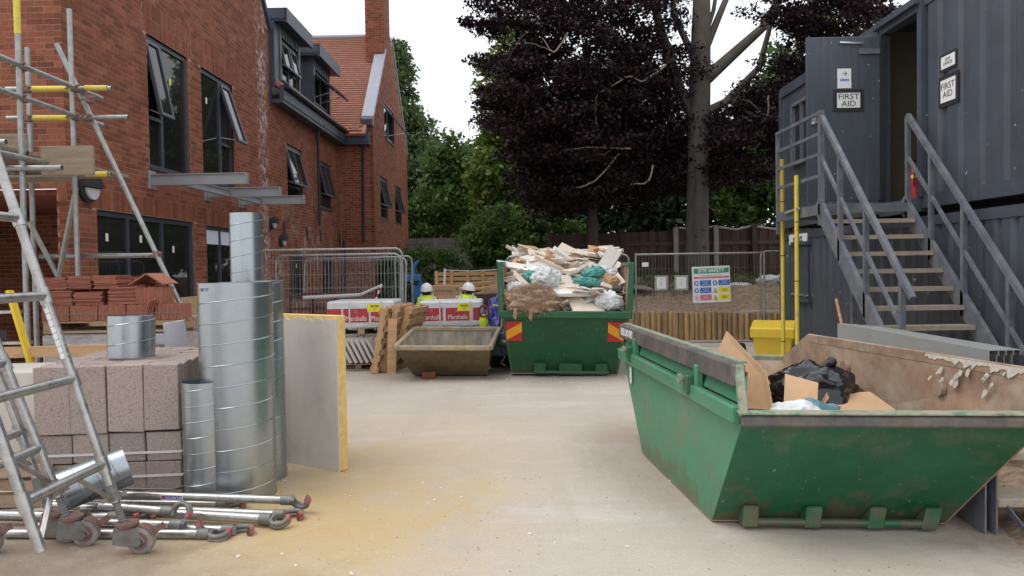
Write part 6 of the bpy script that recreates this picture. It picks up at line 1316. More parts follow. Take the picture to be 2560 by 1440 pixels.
# ------------------------------------------------------------------ two seated workers, seen from behind
M_SKIN = mat('skin', (.42, .22, .15), .6, var=.08); M_DARKC = mat('dark_workwear', (.02, .021, .026), .85, var=.15); M_HELM = mat('white_helmet', (.74, .74, .72), .35, var=.04, dirt=(.5, .48, .45), dirt_amt=.3); M_GREYREF = mat('silver_reflective', (.45, .47, .48), .4, var=.08); M_HAIR = mat('dark_hair', (.02, .015, .012), .8)
def skin_mesh(verts, edges, radii, name, m_, parent, sub=2, smooth=True, root=0):
    me = bpy.data.meshes.new(name); me.from_pydata(verts, edges, []); o = link(name, me); md = o.modifiers.new('skin', 'SKIN'); md.use_smooth_shade = True
    for i, sv in enumerate(me.skin_vertices[0].data): 
        r_ = radii[i]; sv.radius = r_ if isinstance(r_, tuple) else (r_, r_); sv.use_root = (i == root)
    sb = o.modifiers.new('sub', 'SUBSURF'); sb.levels = sub; sb.render_levels = sub
    dg = bpy.context.evaluated_depsgraph_get(); nm = bpy.data.meshes.new_from_object(o.evaluated_get(dg)); bpy.data.objects.remove(o)
    nm.materials.clear(); nm.materials.append(m_); ob = link(name, nm, parent); return ob
def worker(label, loc, rz, turn, black_sleeve):
    t = thing('person', label, 'person', loc, rz)
    # sits facing +y (away from the camera); z=0 is the ground, seat at .42
    vs = [(0, 0, .50), (0, .02, .62), (0, .03, .78), (0, .04, .93), (0, .05, 1.0), (.0, .06, 1.06),
          (.17, .04, .95), (.25, .10, .72), (.17, .30, .62), (-.17, .04, .95), (-.25, .10, .72), (-.17, .30, .62),
          (.10, .02, .48), (.13, .44, .50), (.13, .46, .10), (-.10, .02, .48), (-.13, .44, .50), (-.13, .46, .10), (.13, .58, .05), (-.13, .58, .05)]
    es = [(0, 1), (1, 2), (2, 3), (3, 4), (4, 5), (3, 6), (6, 7), (7, 8), (3, 9), (9, 10), (10, 11), (0, 12), (12, 13), (13, 14), (14, 18), (0, 15), (15, 16), (16, 17), (17, 19)]
    rd = [(.15, .12), (.15, .11), (.165, .12), (.15, .11), .07, .06, .075, .055, .042, .075, .055, .042, .09, .075, .05, .09, .075, .05, .045, .045]
    body = skin_mesh(vs, es, rd, 'body', M_DARKC, t)
    # vest: slightly larger torso shell
    vv = [(0, .02, .55), (0, .03, .70), (0, .035, .84), (0, .04, .96), (.17, .04, .965), (-.17, .04, .965)]
    ve = [(0, 1), (1, 2), (2, 3), (3, 4), (3, 5)]; skin_mesh(vv, ve, [(.24, .16), (.25, .165), (.26, .165), (.24, .15), (.15, .14), (.15, .14)], 'hi_vis_vest', M_HIVIS, t).scale = (1.22, 1.06, 1)
    for x in (-.105, .105):
        m = MB(); m.tube([(x, -.128, .66), (x, -.135, .84), (x * 1.05, -.115, 1.0), (x * 1.05, .0, 1.085)], .017, 6); m.build('brace_stripe', M_GREYREF, t, True)
    m = MB(); m.tube([(.19 * math.cos(a), .03 + .148 * math.sin(a), .68) for a in [i * math.pi / 12 for i in range(24)]] + [(.19, .03, .68)], .018, 6); m.build('waist_stripe', M_GREYREF, t, True)
    if black_sleeve:
        for a, b in (((-.045, .92), (-.022, .86)), ((-.022, .86), (0, .92)), ((0, .92), (.022, .86)), ((.022, .86), (.045, .92))):
            m = MB(); m.bar((a[0], -.145, a[1] + .02), (b[0], -.145, b[1] + .02), .008, .008); m.build('vest_mark', M_GREENP, t)
    # head, turned
    h = link('head', None, t); h.location = (0, .07, 1.05); h.rotation_euler = (R(12), 0, turn)
    hv = [(0, 0, -.02), (0, .01, .04), (0, .012, .1), (0, .0, .15)]; skin_mesh(hv, [(0, 1), (1, 2), (2, 3)], [.05, (.066, .075), (.074, .092), (.068, .085)], 'face', M_SKIN, h)
    m = MB(); m.ball((0, .10, .075), .014, 8, 6, (1, 1.2, 1.4)); m.build('nose', M_SKIN, h, True)
    for x in (-.076, .076): m = MB(); m.ball((x, .0, .08), .022, 8, 6, (.5, .8, 1.3)); m.build('ear', M_SKIN, h, True)
    for x in (-.028, .028): m = MB(); m.ball((x, .088, .098), .011, 8, 6); m.build('eye', M_WHITE, h, True)
    m = MB(); m.bx(-.022, .022, .09, .096, .035, .042); m.build('mouth', M_RUST, h)
    m = MB(); m.ball((0, -.02, .07), .08, 14, 10, (1.0, 1.02, .9)); m.build('hair', M_HAIR, h, True)
    m = MB(); n_ = 22; pr = [(.128, .115), (.122, .13), (.112, .17), (.09, .21), (.05, .24), (.0001, .248)]
    vs_ = [(r_ * math.cos(2 * math.pi * j / n_) * .95, r_ * math.sin(2 * math.pi * j / n_) * 1.12, z) for r_, z in pr for j in range(n_)]
    m.add(vs_, [(i * n_ + j, i * n_ + (j + 1) % n_, (i + 1) * n_ + (j + 1) % n_, (i + 1) * n_ + j) for i in range(len(pr) - 1) for j in range(n_)]); hat = m.build('hard_hat', M_HELM, h, True)
    m = MB(); m.prism([(-.1, .1, .112), (.1, .1, .112), (.07, .18, .105), (-.07, .18, .105)], (0, 0, .008)); m.build('peak', M_HELM, hat, bev=.003); m = MB(); m.tube([(0, .1, .19), (0, .03, .243), (0, -.06, .236), (0, -.12, .16)], .012, 6); m.build('crown_ridge', M_HELM, hat, True)
    # hands resting on the thighs: palm and five bent fingers
    for s in (-1, 1):
        hd = link('hand', None, t); hd.location = (s * .165, .33, .6); hd.rotation_euler = (R(-15), 0, R(s * 12))
        hv = [(0, 0, 0), (0, .05, 0), (.03, .085, -.002), (.01, .09, 0), (-.01, .09, 0), (-.03, .082, -.003), (.032, .12, -.012), (.011, .13, -.012), (-.011, .128, -.012), (-.032, .112, -.013), (.03, .14, -.035), (.011, .155, -.037), (-.011, .15, -.036), (-.031, .13, -.033), (-s * .045, .045, -.01), (-s * .055, .075, -.022)]
        he = [(0, 1), (1, 2), (1, 3), (1, 4), (1, 5), (2, 6), (3, 7), (4, 8), (5, 9), (6, 10), (7, 11), (8, 12), (9, 13), (0, 14), (14, 15)]
        skin_mesh(hv, he, [(.028, .018), (.036, .014)] + [.0095] * 4 + [.0085] * 4 + [.0075] * 4 + [.011, .009], 'hand_mesh', M_SKIN, hd, 1)
    return t
worker('worker in white hard hat and plain yellow hi vis vest, seated on the left', (-1.60, 14.3, -.02), R(6), R(-12), False)
worker('worker in white hard hat, dark sleeves and marked yellow vest, seated right', (-.85, 14.35, -.02), R(-4), R(55), True)
m = MB(); m.bx(-.75, .75, -.18, .18, .32, .42); bch = m.build('plank_seat', M_TIMBER2, None, loc=(-1.24, 14.35, 0)); tag(bch, 'rough timber seat under the two workers', 'seat')
for x in (-.6, .6):
    m = MB(); m.bx(x - .12, x + .12, -.16, .16, 0, .318); m.build('trestle_block', M_TIMBER2, bch)

# ------------------------------------------------------------------ boxes, timber, pallet fence beyond the workers
t = thing('cardboard_box', 'long cardboard box with printed name beyond the workers, upper of two', 'box', (-1.42, 16.2, .98), R(1)); m = MB(); m.bx(-.36, .34, 0, .4, 0, .2); m.build('carton', M_CARD, t, bev=.004); text('sovereign', .1, M_RUST, t, frame((-.02, -.003, .09), (1, 0, 0), (0, 0, 1)), ext=.0006); text('X', .12, M_BLACKP, t, frame((.25, -.003, .11), (1, 0, 0), (0, 0, 1)), ext=.0006)
t = thing('cardboard_box', 'long cardboard box beyond the workers with white paper label, lower of two', 'box', (-1.38, 16.15, .0), R(-1)); m = MB(); m.bx(-.42, .4, 0, .5, 0, .975); m.build('carton', M_CARD, t, bev=.004); text('smith', .1, M_RUST, t, frame((.05, -.003, .86), (1, 0, 0), (0, 0, 1)), ext=.0006); m = MB(); m.bx(.18, .36, -.006, -.002, .84, .96); m.build('paper_label', M_WHITE, t)
t = thing('pallet_fence', 'low fence of horizontal timber pallet boards at the back of the yard', 'fence', (-1.1, 19.2, 0), R(2))
for k in range(4):
    z = .98 + k * .125; m = MB(); m.bx(-.85, 1.2, .0, .02, z, z + .095); m.build('board', M_TIMBER, t)
for x in (-.8, -.42, -.02, .37, .78, 1.12):
    m = MB(); m.bx(x - .045, x + .045, -.05, -.002, .4, 1.48); m.build('post', M_TIMBER, t)
m = MB(); m.bar((-1.72, 18.9, .3), (-1.66, 18.9, 1.54), .06, .05); tag(m.build('white_post', M_WHITE), 'thin white post leaning in front of the pallet fence', 'post')
m = MB(); m.tube([(-1.66, 18.9, 1.5), (-1.0, 18.9, 1.47), (-.2, 18.9, 1.5)], .012, 6); tag(m.build('rope', M_STRAP), 'pale rope strung above the pallet fence', 'rope')
for i in range(9):
    m = MB(); L = rnd.uniform(.8, 1.3); m.bx(-L / 2, L / 2, -.05, .05, -.015, .015); o = m.build('timber_plank', M_TIMBER2 if i % 2 else M_TIMBER, None, loc=(-.55 + rnd.uniform(-.15, .25), 16.6 + i * .08, .84 + i * .05), rot=(rnd.uniform(-.1, .1), rnd.uniform(-.22, -.05), rnd.uniform(-.2, .2))); tag(o, 'rough plank in the scrap timber pile beyond the workers', 'plank', 'scrap timber pile')
t = thing('timber_crate', 'dark crate under the scrap timber beside the tall skip', 'crate', (-.42, 16.3, 0)); m = MB(); m.bx(-.4, .45, 0, .6, 0, .98); m.build('crate_body', M_FENCEB, t); 
for z in (.2, .5, .8):
    m = MB(); m.bx(-.42, .47, -.02, -.002, z, z + .09); m.build('crate_slat', M_FENCEB, t)
# blue boom lift, folded
M_BLUEB = mat('bright_blue_paint', (.015, .13, .33), .4, var=.25, scale=5, dirt=(.04, .08, .14), dirt_amt=.5)
bl = thing('boom_lift', 'bright blue folded boom lift beside the brick wing', 'boom lift', (-1.95, 15.4, 0), R(4))
m = MB(); m.bx(-.35, .35, -.2, .9, .15, .7); m.build('chassis', M_BLUEB, bl, bev=.03); m = MB(); m.bx(-.1, .14, .1, .5, .7, 1.2); m.build('turret', M_BLUEB, bl, bev=.02)
m = MB(); m.tube([(.22, .2, .8), (.16, .2, 1.1), (.02, .2, 1.32), (-.07, .2, 1.45), (-.04, .2, 1.62), (.06, .2, 1.72)], [.09, .085, .07, .06, .045, .015], 10); m.build('arm', M_BLUEB, bl, True); m = MB(); m.bx(-.26, .1, .05, .3, 1.3, 1.43); m.build('cage_floor', M_BLUEB, bl, bev=.01)
m = MB(); m.tube([(-.0, .1, 1.55), (.03, .08, 1.45), (.1, .08, 1.38), (.2, .1, 1.25)], .02, 8); m.build('hose', M_LAMPB, bl, True)
for x in (-.4, .4):
    for y in (0, .7): m = MB(); m.cyl((x - .06, y, .2), (x + .06, y, .2), .2, 18); m.build('wheel', M_LAMPB, bl, True)

# ------------------------------------------------------------------ mesh fence panels
def fence_panel(label, p0, p1, zt, zb=.08, r=.019, rc=.12, grp='wire mesh fence panels', lean=0., square=False, feet=True, sp=.062):
    p0 = V(p0); p1 = V(p1); d = p1 - p0; L = math.hypot(d.x, d.y); t = thing('mesh_fence', label, 'fence', (p0.x, p0.y, 0), math.atan2(d.y, d.x), grp, rot=(R(lean), 0, math.atan2(d.y, d.x)))
    ar = [] 
    if square: pts = [(0, 0, zb - .05), (0, 0, zt + .03)], [(L, 0, zb - .05), (L, 0, zt + .03)], [(0, 0, zt), (L, 0, zt)], [(0, 0, zb), (L, 0, zb)]
    else:
        c = [(rc - rc * math.cos(a), 0, zt - rc + rc * math.sin(a)) for a in [i * math.pi / 10 for i in range(1, 5)]]
        pts = [(0, 0, zb - .05), (0, 0, zt - rc)] + c + [(rc, 0, zt), (L - rc, 0, zt)] + [(L - x, 0, z) for x, _, z in c[::-1]] + [(L, 0, zt - rc), (L, 0, zb - .05)], [(0, 0, zb), (L, 0, zb)]
    for q_ in pts: m = MB(); m.tube(q_, r, 10); m.build('frame_tube', M_GALV, t, True)
    m = MB(); x = sp
    while x < L - .02: m.cyl((x, 0, zb), (x, 0, zt), .0019, 4, cap=False); x += sp
    z = zb + .2
    while z < zt - .05: m.cyl((0, .003, z), (L, .003, z), .0019, 4, cap=False); z += .24
    m.build('wire_mesh', M_GALV, t, kind='stuff')
    if feet:
        for x in (0, L):
            m = MB(); m.bx(x - .11, x + .11, -.3, .3, 0, .12); m.build('foot_block', M_LAMPB, t, bev=.02)
    return t
fence_panel('wire mesh fence panel nearest the facade, level top rail rising highest', (-4.7, 12.75, 0), (-1.86, 12.95, 0), 1.9, square=False)
fence_panel('wire mesh fence panel just behind the highest one, sagging to its left', (-4.15, 13.3, 0), (-1.95, 13.25, 0), 1.82, lean=-3)
fence_panel('wire mesh fence panel behind the others, leaning on the brick wall', (-4.0, 14.4, 0), (-2.0, 14.0, 0), 1.78, lean=-6)
fence_panel('wire mesh fence panel end showing beside the blue boom lift', (-2.3, 15.0, 0), (-1.98, 15.1, 0), 1.8, rc=.1)
FP = fence_panel('wire mesh fence panel carrying the site safety sign', (2.34, 14.32, 0), (4.76, 14.32, 0), 1.75, square=True, lean=-.5)
fence_panel('wire mesh fence panel left of the sign, mostly behind the tall skip', (-.1, 14.5, 0), (2.22, 14.4, 0), 1.76)
fence_panel('wire mesh fence panel right of the sign, running behind the cabins', (4.86, 14.85, 0), (7.2, 15.0, 0), 1.78)
# safety sign
sg = thing('safety_sign', 'white site safety sign board with green heading and pictograms on wire fence', 'sign', (3.40, 14.27, .82), 0, rot=(R(-.5), R(-1.5), 0))
m = MB(); m.bx(0, .71, 0, .006, 0, .68); m.build('board', M_WHITE, sg)
def spq(nm, x0, x1, z0, z1, m_, y=-.002): b_ = MB(); b_.bx(x0, x1, y, y + .0015, z0, z1); return b_.build(nm, m_, sg)
spq('heading_band', .03, .69, .55, .645, M_GREENP)
F_ = lambda x, z, y=-.004: frame((x, y, z), (1, 0, 0), (0, 0, 1))
text('SITE SAFETY', .085, M_WHITE, sg, F_(.36, .598), ext=.0005, sx=1.08, bold=.0025)
text('all visitors must report to the site office', .024, M_CAST, sg, F_(.36, .515), ext=.0003)
spq('red_band', .03, .69, .455, .49, M_PINKP); text('CHILDREN MUST NOT PLAY ON THIS SITE', .026, M_WHITE, sg, F_(.36, .473), ext=.0003)
for r_, (z, row) in enumerate(((.315, ('Bb', 'B')), (.18, ('B', 'Y')), (.045, ('R', 'Y')))):
    for c_, x in enumerate((.03, .38)):
        k = row[c_] if c_ < len(row) else 'B'; 
        cm_ = {'B': M_BLUEP, 'Bb': M_BLUEP, 'Y': M_YELP, 'R': M_PINKP}[k]
        spq('text_field', x + .11, x + .32, z, z + .105, cm_); text('Protective\nclothing\nmust be worn' if k != 'Y' else 'Danger\nkeep out', .03, M_WHITE if k != 'Y' else M_BLACKP, sg, F_(x + .215, z + .052), ext=.0003)
        b_ = MB()
        if k == 'Y':
            b_.prism([(x, -.003, z), (x + .09, -.003, z), (x + .045, -.003, z + .09)], (0, .0015, 0)); b_.build('warning_triangle', M_BLACKP, sg); b_ = MB(); b_.prism([(x + .012, -.005, z + .007), (x + .078, -.005, z + .007), (x + .045, -.005, z + .072)], (0, .0015, 0)); b_.build('triangle_field', M_YELP, sg); text('!', .06, M_BLACKP, sg, F_(x + .045, z + .03, -.007), ext=.0003)
        else:
            b_.cyl((x + .045, -.003, z + .052), (x + .045, -.0015, z + .052), .045, 24); b_.build('pictogram_disc', M_PINKP if k == 'R' else M_BLUEP, sg)
            b_ = MB(); b_.cyl((x + .045, -.005, z + .052), (x + .045, -.0035, z + .052), .037 if k == 'R' else .022, 20); b_.build('pictogram', M_WHITE, sg)
            if k == 'R': b_ = MB(); b_.bar((x + .02, -.006, z + .077), (x + .07, -.006, z + .027), .004, .009, (0, 1, 0)); b_.build('bar', M_PINKP, sg); b_ = MB(); b_.bx(x + .038, x + .052, -.0075, -.006, z + .03, z + .075); b_.build('figure', M_BLACKP, sg)
for x, w_, lb in ((2.72, .17, 'white paper notice in a plastic sleeve on the fence, left of two'), (3.09, .18, 'white paper notice in a plastic sleeve on the fence, right of two')):
    t = thing('paper_notice', lb, 'notice', (x, 14.27, 1.1), 0, 'paper notices on the fence'); m = MB(); m.bx(-.04, w_ + .04, 0, .003, -.03, .25); m.build('plastic_sleeve', M_CHANNEL, t); m = MB(); m.bx(0, w_, -.003, -.001, 0, .215); pn = m.build('paper', M_WHITE, t)
    for i in range(4): text('ll lllll lll', .022, M_CAST, pn, frame((w_ / 2, -.0045, .17 - i * .035), (1, 0, 0), (0, 0, 1)), ext=.0003)
m = MB(); m.bx(2.45, 2.57, 14.28, 14.285, 1.52, 1.6); tag(m.build('fence_tag', M_WHITE), 'small white maker tag at the top left of the fence panel', 'tag')

# maroon steel frames and red white pole behind the fence
M_MAROON = mat('maroon_primer', (.075, .022, .024), .7, var=.3, scale=7)
mf = thing('steel_trestle', 'dark maroon steel trestle frame behind the mesh fence', 'trestle', (-3.4, 13.7, 0), R(4))
for z in (.62, .86, 1.12):
    m = MB(); m.bx(-.62, .95, -.02, .02, z - .025, z + .025); m.build('rail', M_MAROON, mf)
for x in (-.6, -.2, .2, .6, .93):
    m = MB(); m.bx(x - .02, x + .02, .022, .06, 0, 1.14); m.build('upright', M_MAROON, mf)
t = thing('plastic_pipe', 'pale plastic pipe lying across the maroon trestle', 'pipe', (0, 0, 0)); m = MB(); m.cyl((-3.75, 13.62, 1.06), (-2.75, 13.72, 1.09), .035, 12); m.build('pipe', M_STRAP, t, True); m = MB(); m.cyl((-2.75, 13.72, 1.09), (-2.35, 13.75, 1.26), .028, 12); m.build('branch', M_STRAP, t, True)
t = thing('barrier_pole', 'red and white striped barrier pole leaning behind the left paving pack', 'pole', (-2.42, 13.2, .9), 0, rot=(0, R(22), 0))
for i in range(7): m = MB(); m.cyl((0, 0, i * .06), (0, 0, i * .06 + .06), .016, 10); m.build('stripe', M_REDP if i % 2 else M_WHITE, t, True)

# ------------------------------------------------------------------ log retaining wall, bank behind, fences
lw_ = thing('log_retaining_wall', 'retaining wall of upright round pine logs holding back the soil', 'retaining wall', (0, 0, 0))
i = 0; x = -.6
while x < 7.2:
    r_ = rnd.uniform(.048, .064); y = 15.5 + .02 * math.sin(x) + rnd.uniform(-.012, .012); zt = .60 - (x - 2.5) * .02 + rnd.uniform(-.012, .012)
    m = MB(); m.tube([(x + r_, y, -.05), (x + r_ + rnd.uniform(-.008, .008), y, zt - .01), (x + r_, y, zt)], [r_, r_, r_ * .8], 12); m.build('log', M_LOG, lw_, True); x += 2 * r_ + .002
def bank_h(x, y):
    t_ = max(0, y - 15.5); base = .56 - (x - 2.5) * .02 + min(.75, t_ * .20); lump = mn.fractal(V((x * 2.2, y * 2.2, 7)), 1, 2, 6) * .10
    mound = .34 * math.exp(-((x - 5.4) ** 2 / 1.2 + (y - 16.6) ** 2 / .8)); 
    edge = min(1, max(0, (x + 1.2) / .8)); return (base + lump * min(1, t_ + .35) + mound) * edge - .1 * (1 - edge)
structure(noisy_patch('soil_bank', M_SOIL, None, -2, 14, 15.52, 24, 160, 90, bank_h))
gs = MB()
for i in range(1100):
    x = rnd.uniform(2.2, 6.2); y = rnd.uniform(15.6, 17.6); s = rnd.choice((.006, .009, .012, .016, .024)); z = bank_h(x, y) + s * .1; mb = crumple(i % 13, s, s * .8, s * .6, 6, 4, .3, 1.5); gs.add([(x + p_[0], y + p_[1], z + p_[2]) for p_ in mb.v], mb.f)
o = gs.build('bank_stones', M_STONE, None, True, kind='stuff'); o['label'] = 'stones and lumps scattered over the soil bank'; o['category'] = 'stones'
gr = MB()
for i in range(16000):
    x = rnd.uniform(1.5, 7.5); y = rnd.uniform(17.0, 20.5)
    if mn.noise(V((x * .9, y * .9, 3))) < -.25 or (y < 17.6 and rnd.random() < .6): continue
    z = bank_h(x, y) - .01; h = rnd.uniform(.05, .17); a = rnd.uniform(0, 6.3); dx, dy = math.cos(a) * .009, math.sin(a) * .009; bx_, by_ = rnd.uniform(-.05, .05), rnd.uniform(-.05, .05)
    gr.add([(x - dx, y - dy, z), (x + dx, y + dy, z), (x + bx_, y + by_, z + h)], [(0, 1, 2)])
o = gr.build('grass', L_GRASS, None, kind='stuff'); o['label'] = 'rough grass growing on the bank before the brown fence'; o['category'] = 'grass'
m = MB(); m.cyl((4.75, 16.6, .92), (6.2, 16.9, 1.12), .05, 16); tag(m.build('drain_pipe', mat('grey_green_pipe', (.2, .26, .25), .5), None, True), 'grey green drain pipe lying on the soil bank', 'pipe')
for i, (x, y, z, r3) in enumerate(((5.1, 17.1, 1.06, (.28, .12, .06)), (5.75, 17.0, 1.15, (.25, .2, .13)), (5.95, 16.6, 1.2, (.16, .14, .12)))):
    o = crumple(50 + i, *r3, 36, 22, .3, 2.).build('plastic_sheet', M_SACKW, None, True, loc=(x, y, z)); tag(o, ['flat crumpled white plastic sheet on the bank right of the sign', 'bulging white plastic sheet on the bank behind the drain pipe', 'white plastic bundle at the far right of the bank'][i], 'plastic sheet')
m = MB(); m.box((2.9, 17.3, 1.05), (.55, .3, .05), (.2, .12, .4)); tag(m.build('concrete_fragment', M_CONCP, None, bev=.01), 'broken pale concrete slab on the grass behind the notices', 'slab')
# dark brown close boarded fence
def board_fence(name, label, p0, p1, z0, z1, m_, bw_=.12, posts=(), rail_=True):
    p0 = V(p0); p1 = V(p1); d = p1 - p0; L = math.hypot(d.x, d.y); t = thing(name, label, 'fence', (p0.x, p0.y, 0), math.atan2(d.y, d.x)); n = int(L / bw_)
    for i in range(n):
        zt = z1(i * bw_) if callable(z1) else z1; m = MB(); m.bx(i * bw_ - .012, (i + 1) * bw_ + .012, (i % 2) * .018, (i % 2) * .018 + .015, z0, zt); m.build('board', m_, t)
    return t
bf = board_fence('board_fence', 'dark brown close boarded fence under the copper beech', (.95, 19.6, 0), (9.5, 19.9, 0), .7, lambda u: 2.36 + .02 * u, M_FENCEB)
for x in (.05, 1.9, 3.3, 4.35, 5.35, 6.4, 7.8):
    m = MB(); m.bx(x - .06, x + .06, -.1, -.004, .6, 2.42 + .03 * x); m.build('post', M_CONCP if x in (4.35, 3.3) else M_FENCEB, bf)
for z in (1.1, 2.05):
    m = MB(); m.bx(0, 8.4, -.05, -.002, z, z + .09); m.build('rail', M_FENCEB, bf)
for (a, b) in ((3.4, 4.3), (4.45, 5.3), (5.45, 6.35)):
    m = MB(); m.tube([(a, -.02, 2.50), ((a + b) / 2, -.02, 2.43), (b, -.02, 2.52)], .03, 6); m.build('top_rail', M_CONCP, bf)
# grey lap panel fence
gf = thing('lap_panel_fence', 'weathered grey lap panel fence among the shrubs', 'fence', (-4.3, 30, 0), R(0))
for i in range(17):
    z = 1.35 + i * .082; m = MB(); m.bar((0, -.01 - (i % 2) * .0, z), (3.6, -.01, z + .01), .012, .1, (0, -.18, 1)); m.build('slat', M_FENCEG, gf)
for x in (.0, 1.30, 3.1, 3.6): m = MB(); m.bx(x - .05, x + .05, -.07, -.02, .5, 2.74); m.build('post', M_FENCEG, gf)
for x in (1.75, 2.2, 2.65): m = MB(); m.bx(x - .02, x + .02, -.04, -.02, 1.3, 2.7); m.build('batten', M_FENCEG, gf)
m = MB(); m.bx(0, 3.6, -.04, .02, 2.70, 2.74); m.build('capping', M_FENCEG, gf)

# ================================================================== TREES AND SHRUBS
rg = np.random.default_rng(11)
def leaves(name, m_, parent, clumps, per, size, flat=.6, up=.5):
    """clumps: array of (x,y,z,r); per leaves for each; every leaf a folded kite of two faces"""
    c = np.repeat(np.asarray(clumps, float), per, axis=0); n = len(c)
    d = rg.normal(size=(n, 3)); d /= np.linalg.norm(d, axis=1)[:, None]; r = rg.random(n) ** .45
    pos = c[:, :3] + d * (r * c[:, 3])[:, None] * np.array([1, 1, flat])
    nrm = rg.normal(size=(n, 3)); nrm[:, 2] += up * 2; nrm /= np.linalg.norm(nrm, axis=1)[:, None]
    t = np.cross(nrm, rg.normal(size=(n, 3))); t /= np.linalg.norm(t, axis=1)[:, None]; b = np.cross(nrm, t)
    s = size * (rg.uniform(.45, 1.35, n) ** 1.1)[:, None]
    v = np.empty((n, 4, 3)); v[:, 0] = pos - t * s * .6; v[:, 1] = pos + b * s * .34 + nrm * s * .1; v[:, 2] = pos + t * s * .6; v[:, 3] = pos - b * s * .34 + nrm * s * .1
    me = bpy.data.meshes.new(name); me.vertices.add(n * 4); me.vertices.foreach_set('co', v.ravel()); me.loops.add(n * 4); me.loops.foreach_set('vertex_index', np.arange(n * 4, dtype=np.int32))
    me.polygons.add(n); me.polygons.foreach_set('loop_start', np.arange(0, n * 4, 4, dtype=np.int32)); me.polygons.foreach_set('loop_total', np.full(n, 4, np.int32)); me.update(calc_edges=True); me.validate()
    me.materials.append(m_); o = link(name, me, parent); return o
def in_ell(n, c, r, shell=.35):
    d = rg.normal(size=(n, 3)); d /= np.linalg.norm(d, axis=1)[:, None]; q = (rg.random(n) * (1 - shell ** 3) + shell ** 3) ** (1 / 3)
    return np.asarray(c) + d * q[:, None] * np.asarray(r)
def tree(name, label, base, trunk, limbs, ells, m_, bark, per, size, clr, group=None, flat=.6):
    t = thing(name, label, 'tree', base, 0, group); bo = V(base)
    m = MB(); m.tube([V(p) - bo for p, _ in trunk], [r for _, r in trunk], 18); m.build('trunk', bark, t, True)
    for lm in limbs:
        m = MB(); m.tube([V(p) - bo for p, _ in lm], [r for _, r in lm], 9); m.build('limb', bark, t, True)
    cl = []
    for (c, r, n, cr) in ells:
        p_ = in_ell(n, c, r); cl.append(np.c_[p_ - np.array(bo), np.full(n, cr) * rg.uniform(.7, 1.3, n)])
    cl = np.concatenate(cl)
    leaves('crown', m_, t, cl, per, size, flat)
    return t, cl
# copper beech: trunk in front of the brown fence, drooping purple crown
tk = [((4.30, 17.6, .6), .36), ((4.30, 17.6, 1.0), .29), ((4.30, 17.6, 2.2), .26), ((4.33, 17.6, 3.6), .245), ((4.37, 17.6, 5.0), .25), ((4.40, 17.6, 5.9), .24), ((4.46, 17.65, 7.5), .2), ((4.5, 17.7, 11), .12)]
lim = [[((4.35, 17.6, 4.7), .13), ((3.95, 17.7, 5.6), .13), ((3.55, 17.8, 7.0), .11), ((3.2, 17.9, 8.6), .08)],
       [((4.42, 17.6, 5.7), .16), ((5.1, 17.6, 6.3), .13), ((5.9, 17.7, 7.0), .10), ((6.6, 17.8, 8.2), .07)],
       [((4.42, 17.6, 5.0), .11), ((4.95, 17.5, 5.25), .09), ((5.7, 17.4, 6.0), .075), ((6.0, 17.3, 7.2), .05)],
       [((4.45, 17.6, 6.3), .1), ((4.9, 17.8, 7.3), .08), ((5.6, 18.1, 8.8), .05)], [((4.4, 17.6, 6.0), .09), ((3.9, 18.0, 7.4), .07), ((3.9, 18.3, 9), .05)],
       [((4.46, 17.6, 6.6), .06), ((4.75, 17.7, 7.4), .05), ((4.95, 17.7, 8.6), .03)]]
ell = [((1.7, 17.6, 6.6), (2.3, 2.2, 2.9), 285, .45), ((1.0, 16.8, 5.0), (1.7, 1.6, 1.5), 120, .45), ((1.6, 17.4, 3.9), (1.6, 1.4, 1.1), 120, .45), ((3.0, 18.4, 4.6), (1.5, 1.4, 1.9), 150, .45),
       ((3.9, 18.2, 4.1), (1.5, 1.2, 1.0), 60, .4), ((5.4, 17.0, 4.2), (1.3, 1.5, 1.0), 75, .42), ((6.5, 17.2, 5.0), (1.4, 1.5, 1.3), 90, .42), ((7.2, 17.0, 6.4), (1.4, 1.6, 1.1), 55, .36),
       ((5.6, 18.4, 8.6), (2.6, 2.0, 1.1), 26, .38), ((1.8, 18.0, 8.6), (1.9, 2.0, 1.5), 110, .5), ((.3, 17.2, 7.4), (1.2, 1.4, 1.6), 60, .42), ((6.6, 16.0, 7.1), (1.4, 1.2, .8), 45, .4), ((3.5, 17.2, 6.2), (.9, .8, 1.2), 26, .4), ((-.45, 17.0, 7.6), (.8, .9, 1.0), 16, .3), ((-.2, 16.8, 5.6), (.6, .8, .8), 12, .28), ((6.9, 16.4, 6.9), (1.3, 1.0, .7), 40, .35), ((5.9, 17.2, 4.7), (1.3, 1.2, 1.0), 75, .38), ((5.0, 18.2, 3.9), (1.0, .8, .7), 30, .36)]
bt, bcl = tree('copper_beech_tree', 'large copper beech with grey forked trunk and dark purple crown', (4.3, 17.6, .6), tk, lim, ell, L_BEECH, M_BARK, 125, .08, None, flat=.38)
rb = random.Random(5)
for i in range(150):      # twigs into the crown
    c = bcl[rb.randrange(len(bcl))]; p1 = V(c[:3]); a = V((rb.uniform(-.8, .6), rb.uniform(-.6, .6), rb.uniform(-.1, .9))); p0 = p1 + a; mid = (p0 + p1) / 2 + V((rb.uniform(-.2, .2), rb.uniform(-.2, .2), rb.uniform(-.12, .2)))
    m = MB(); m.tube([p0, mid, p1], [.004, .011, .003], 5); m.build('twig', M_BARKD, bt, True)
o_b = V((4.3, 17.6, .6))
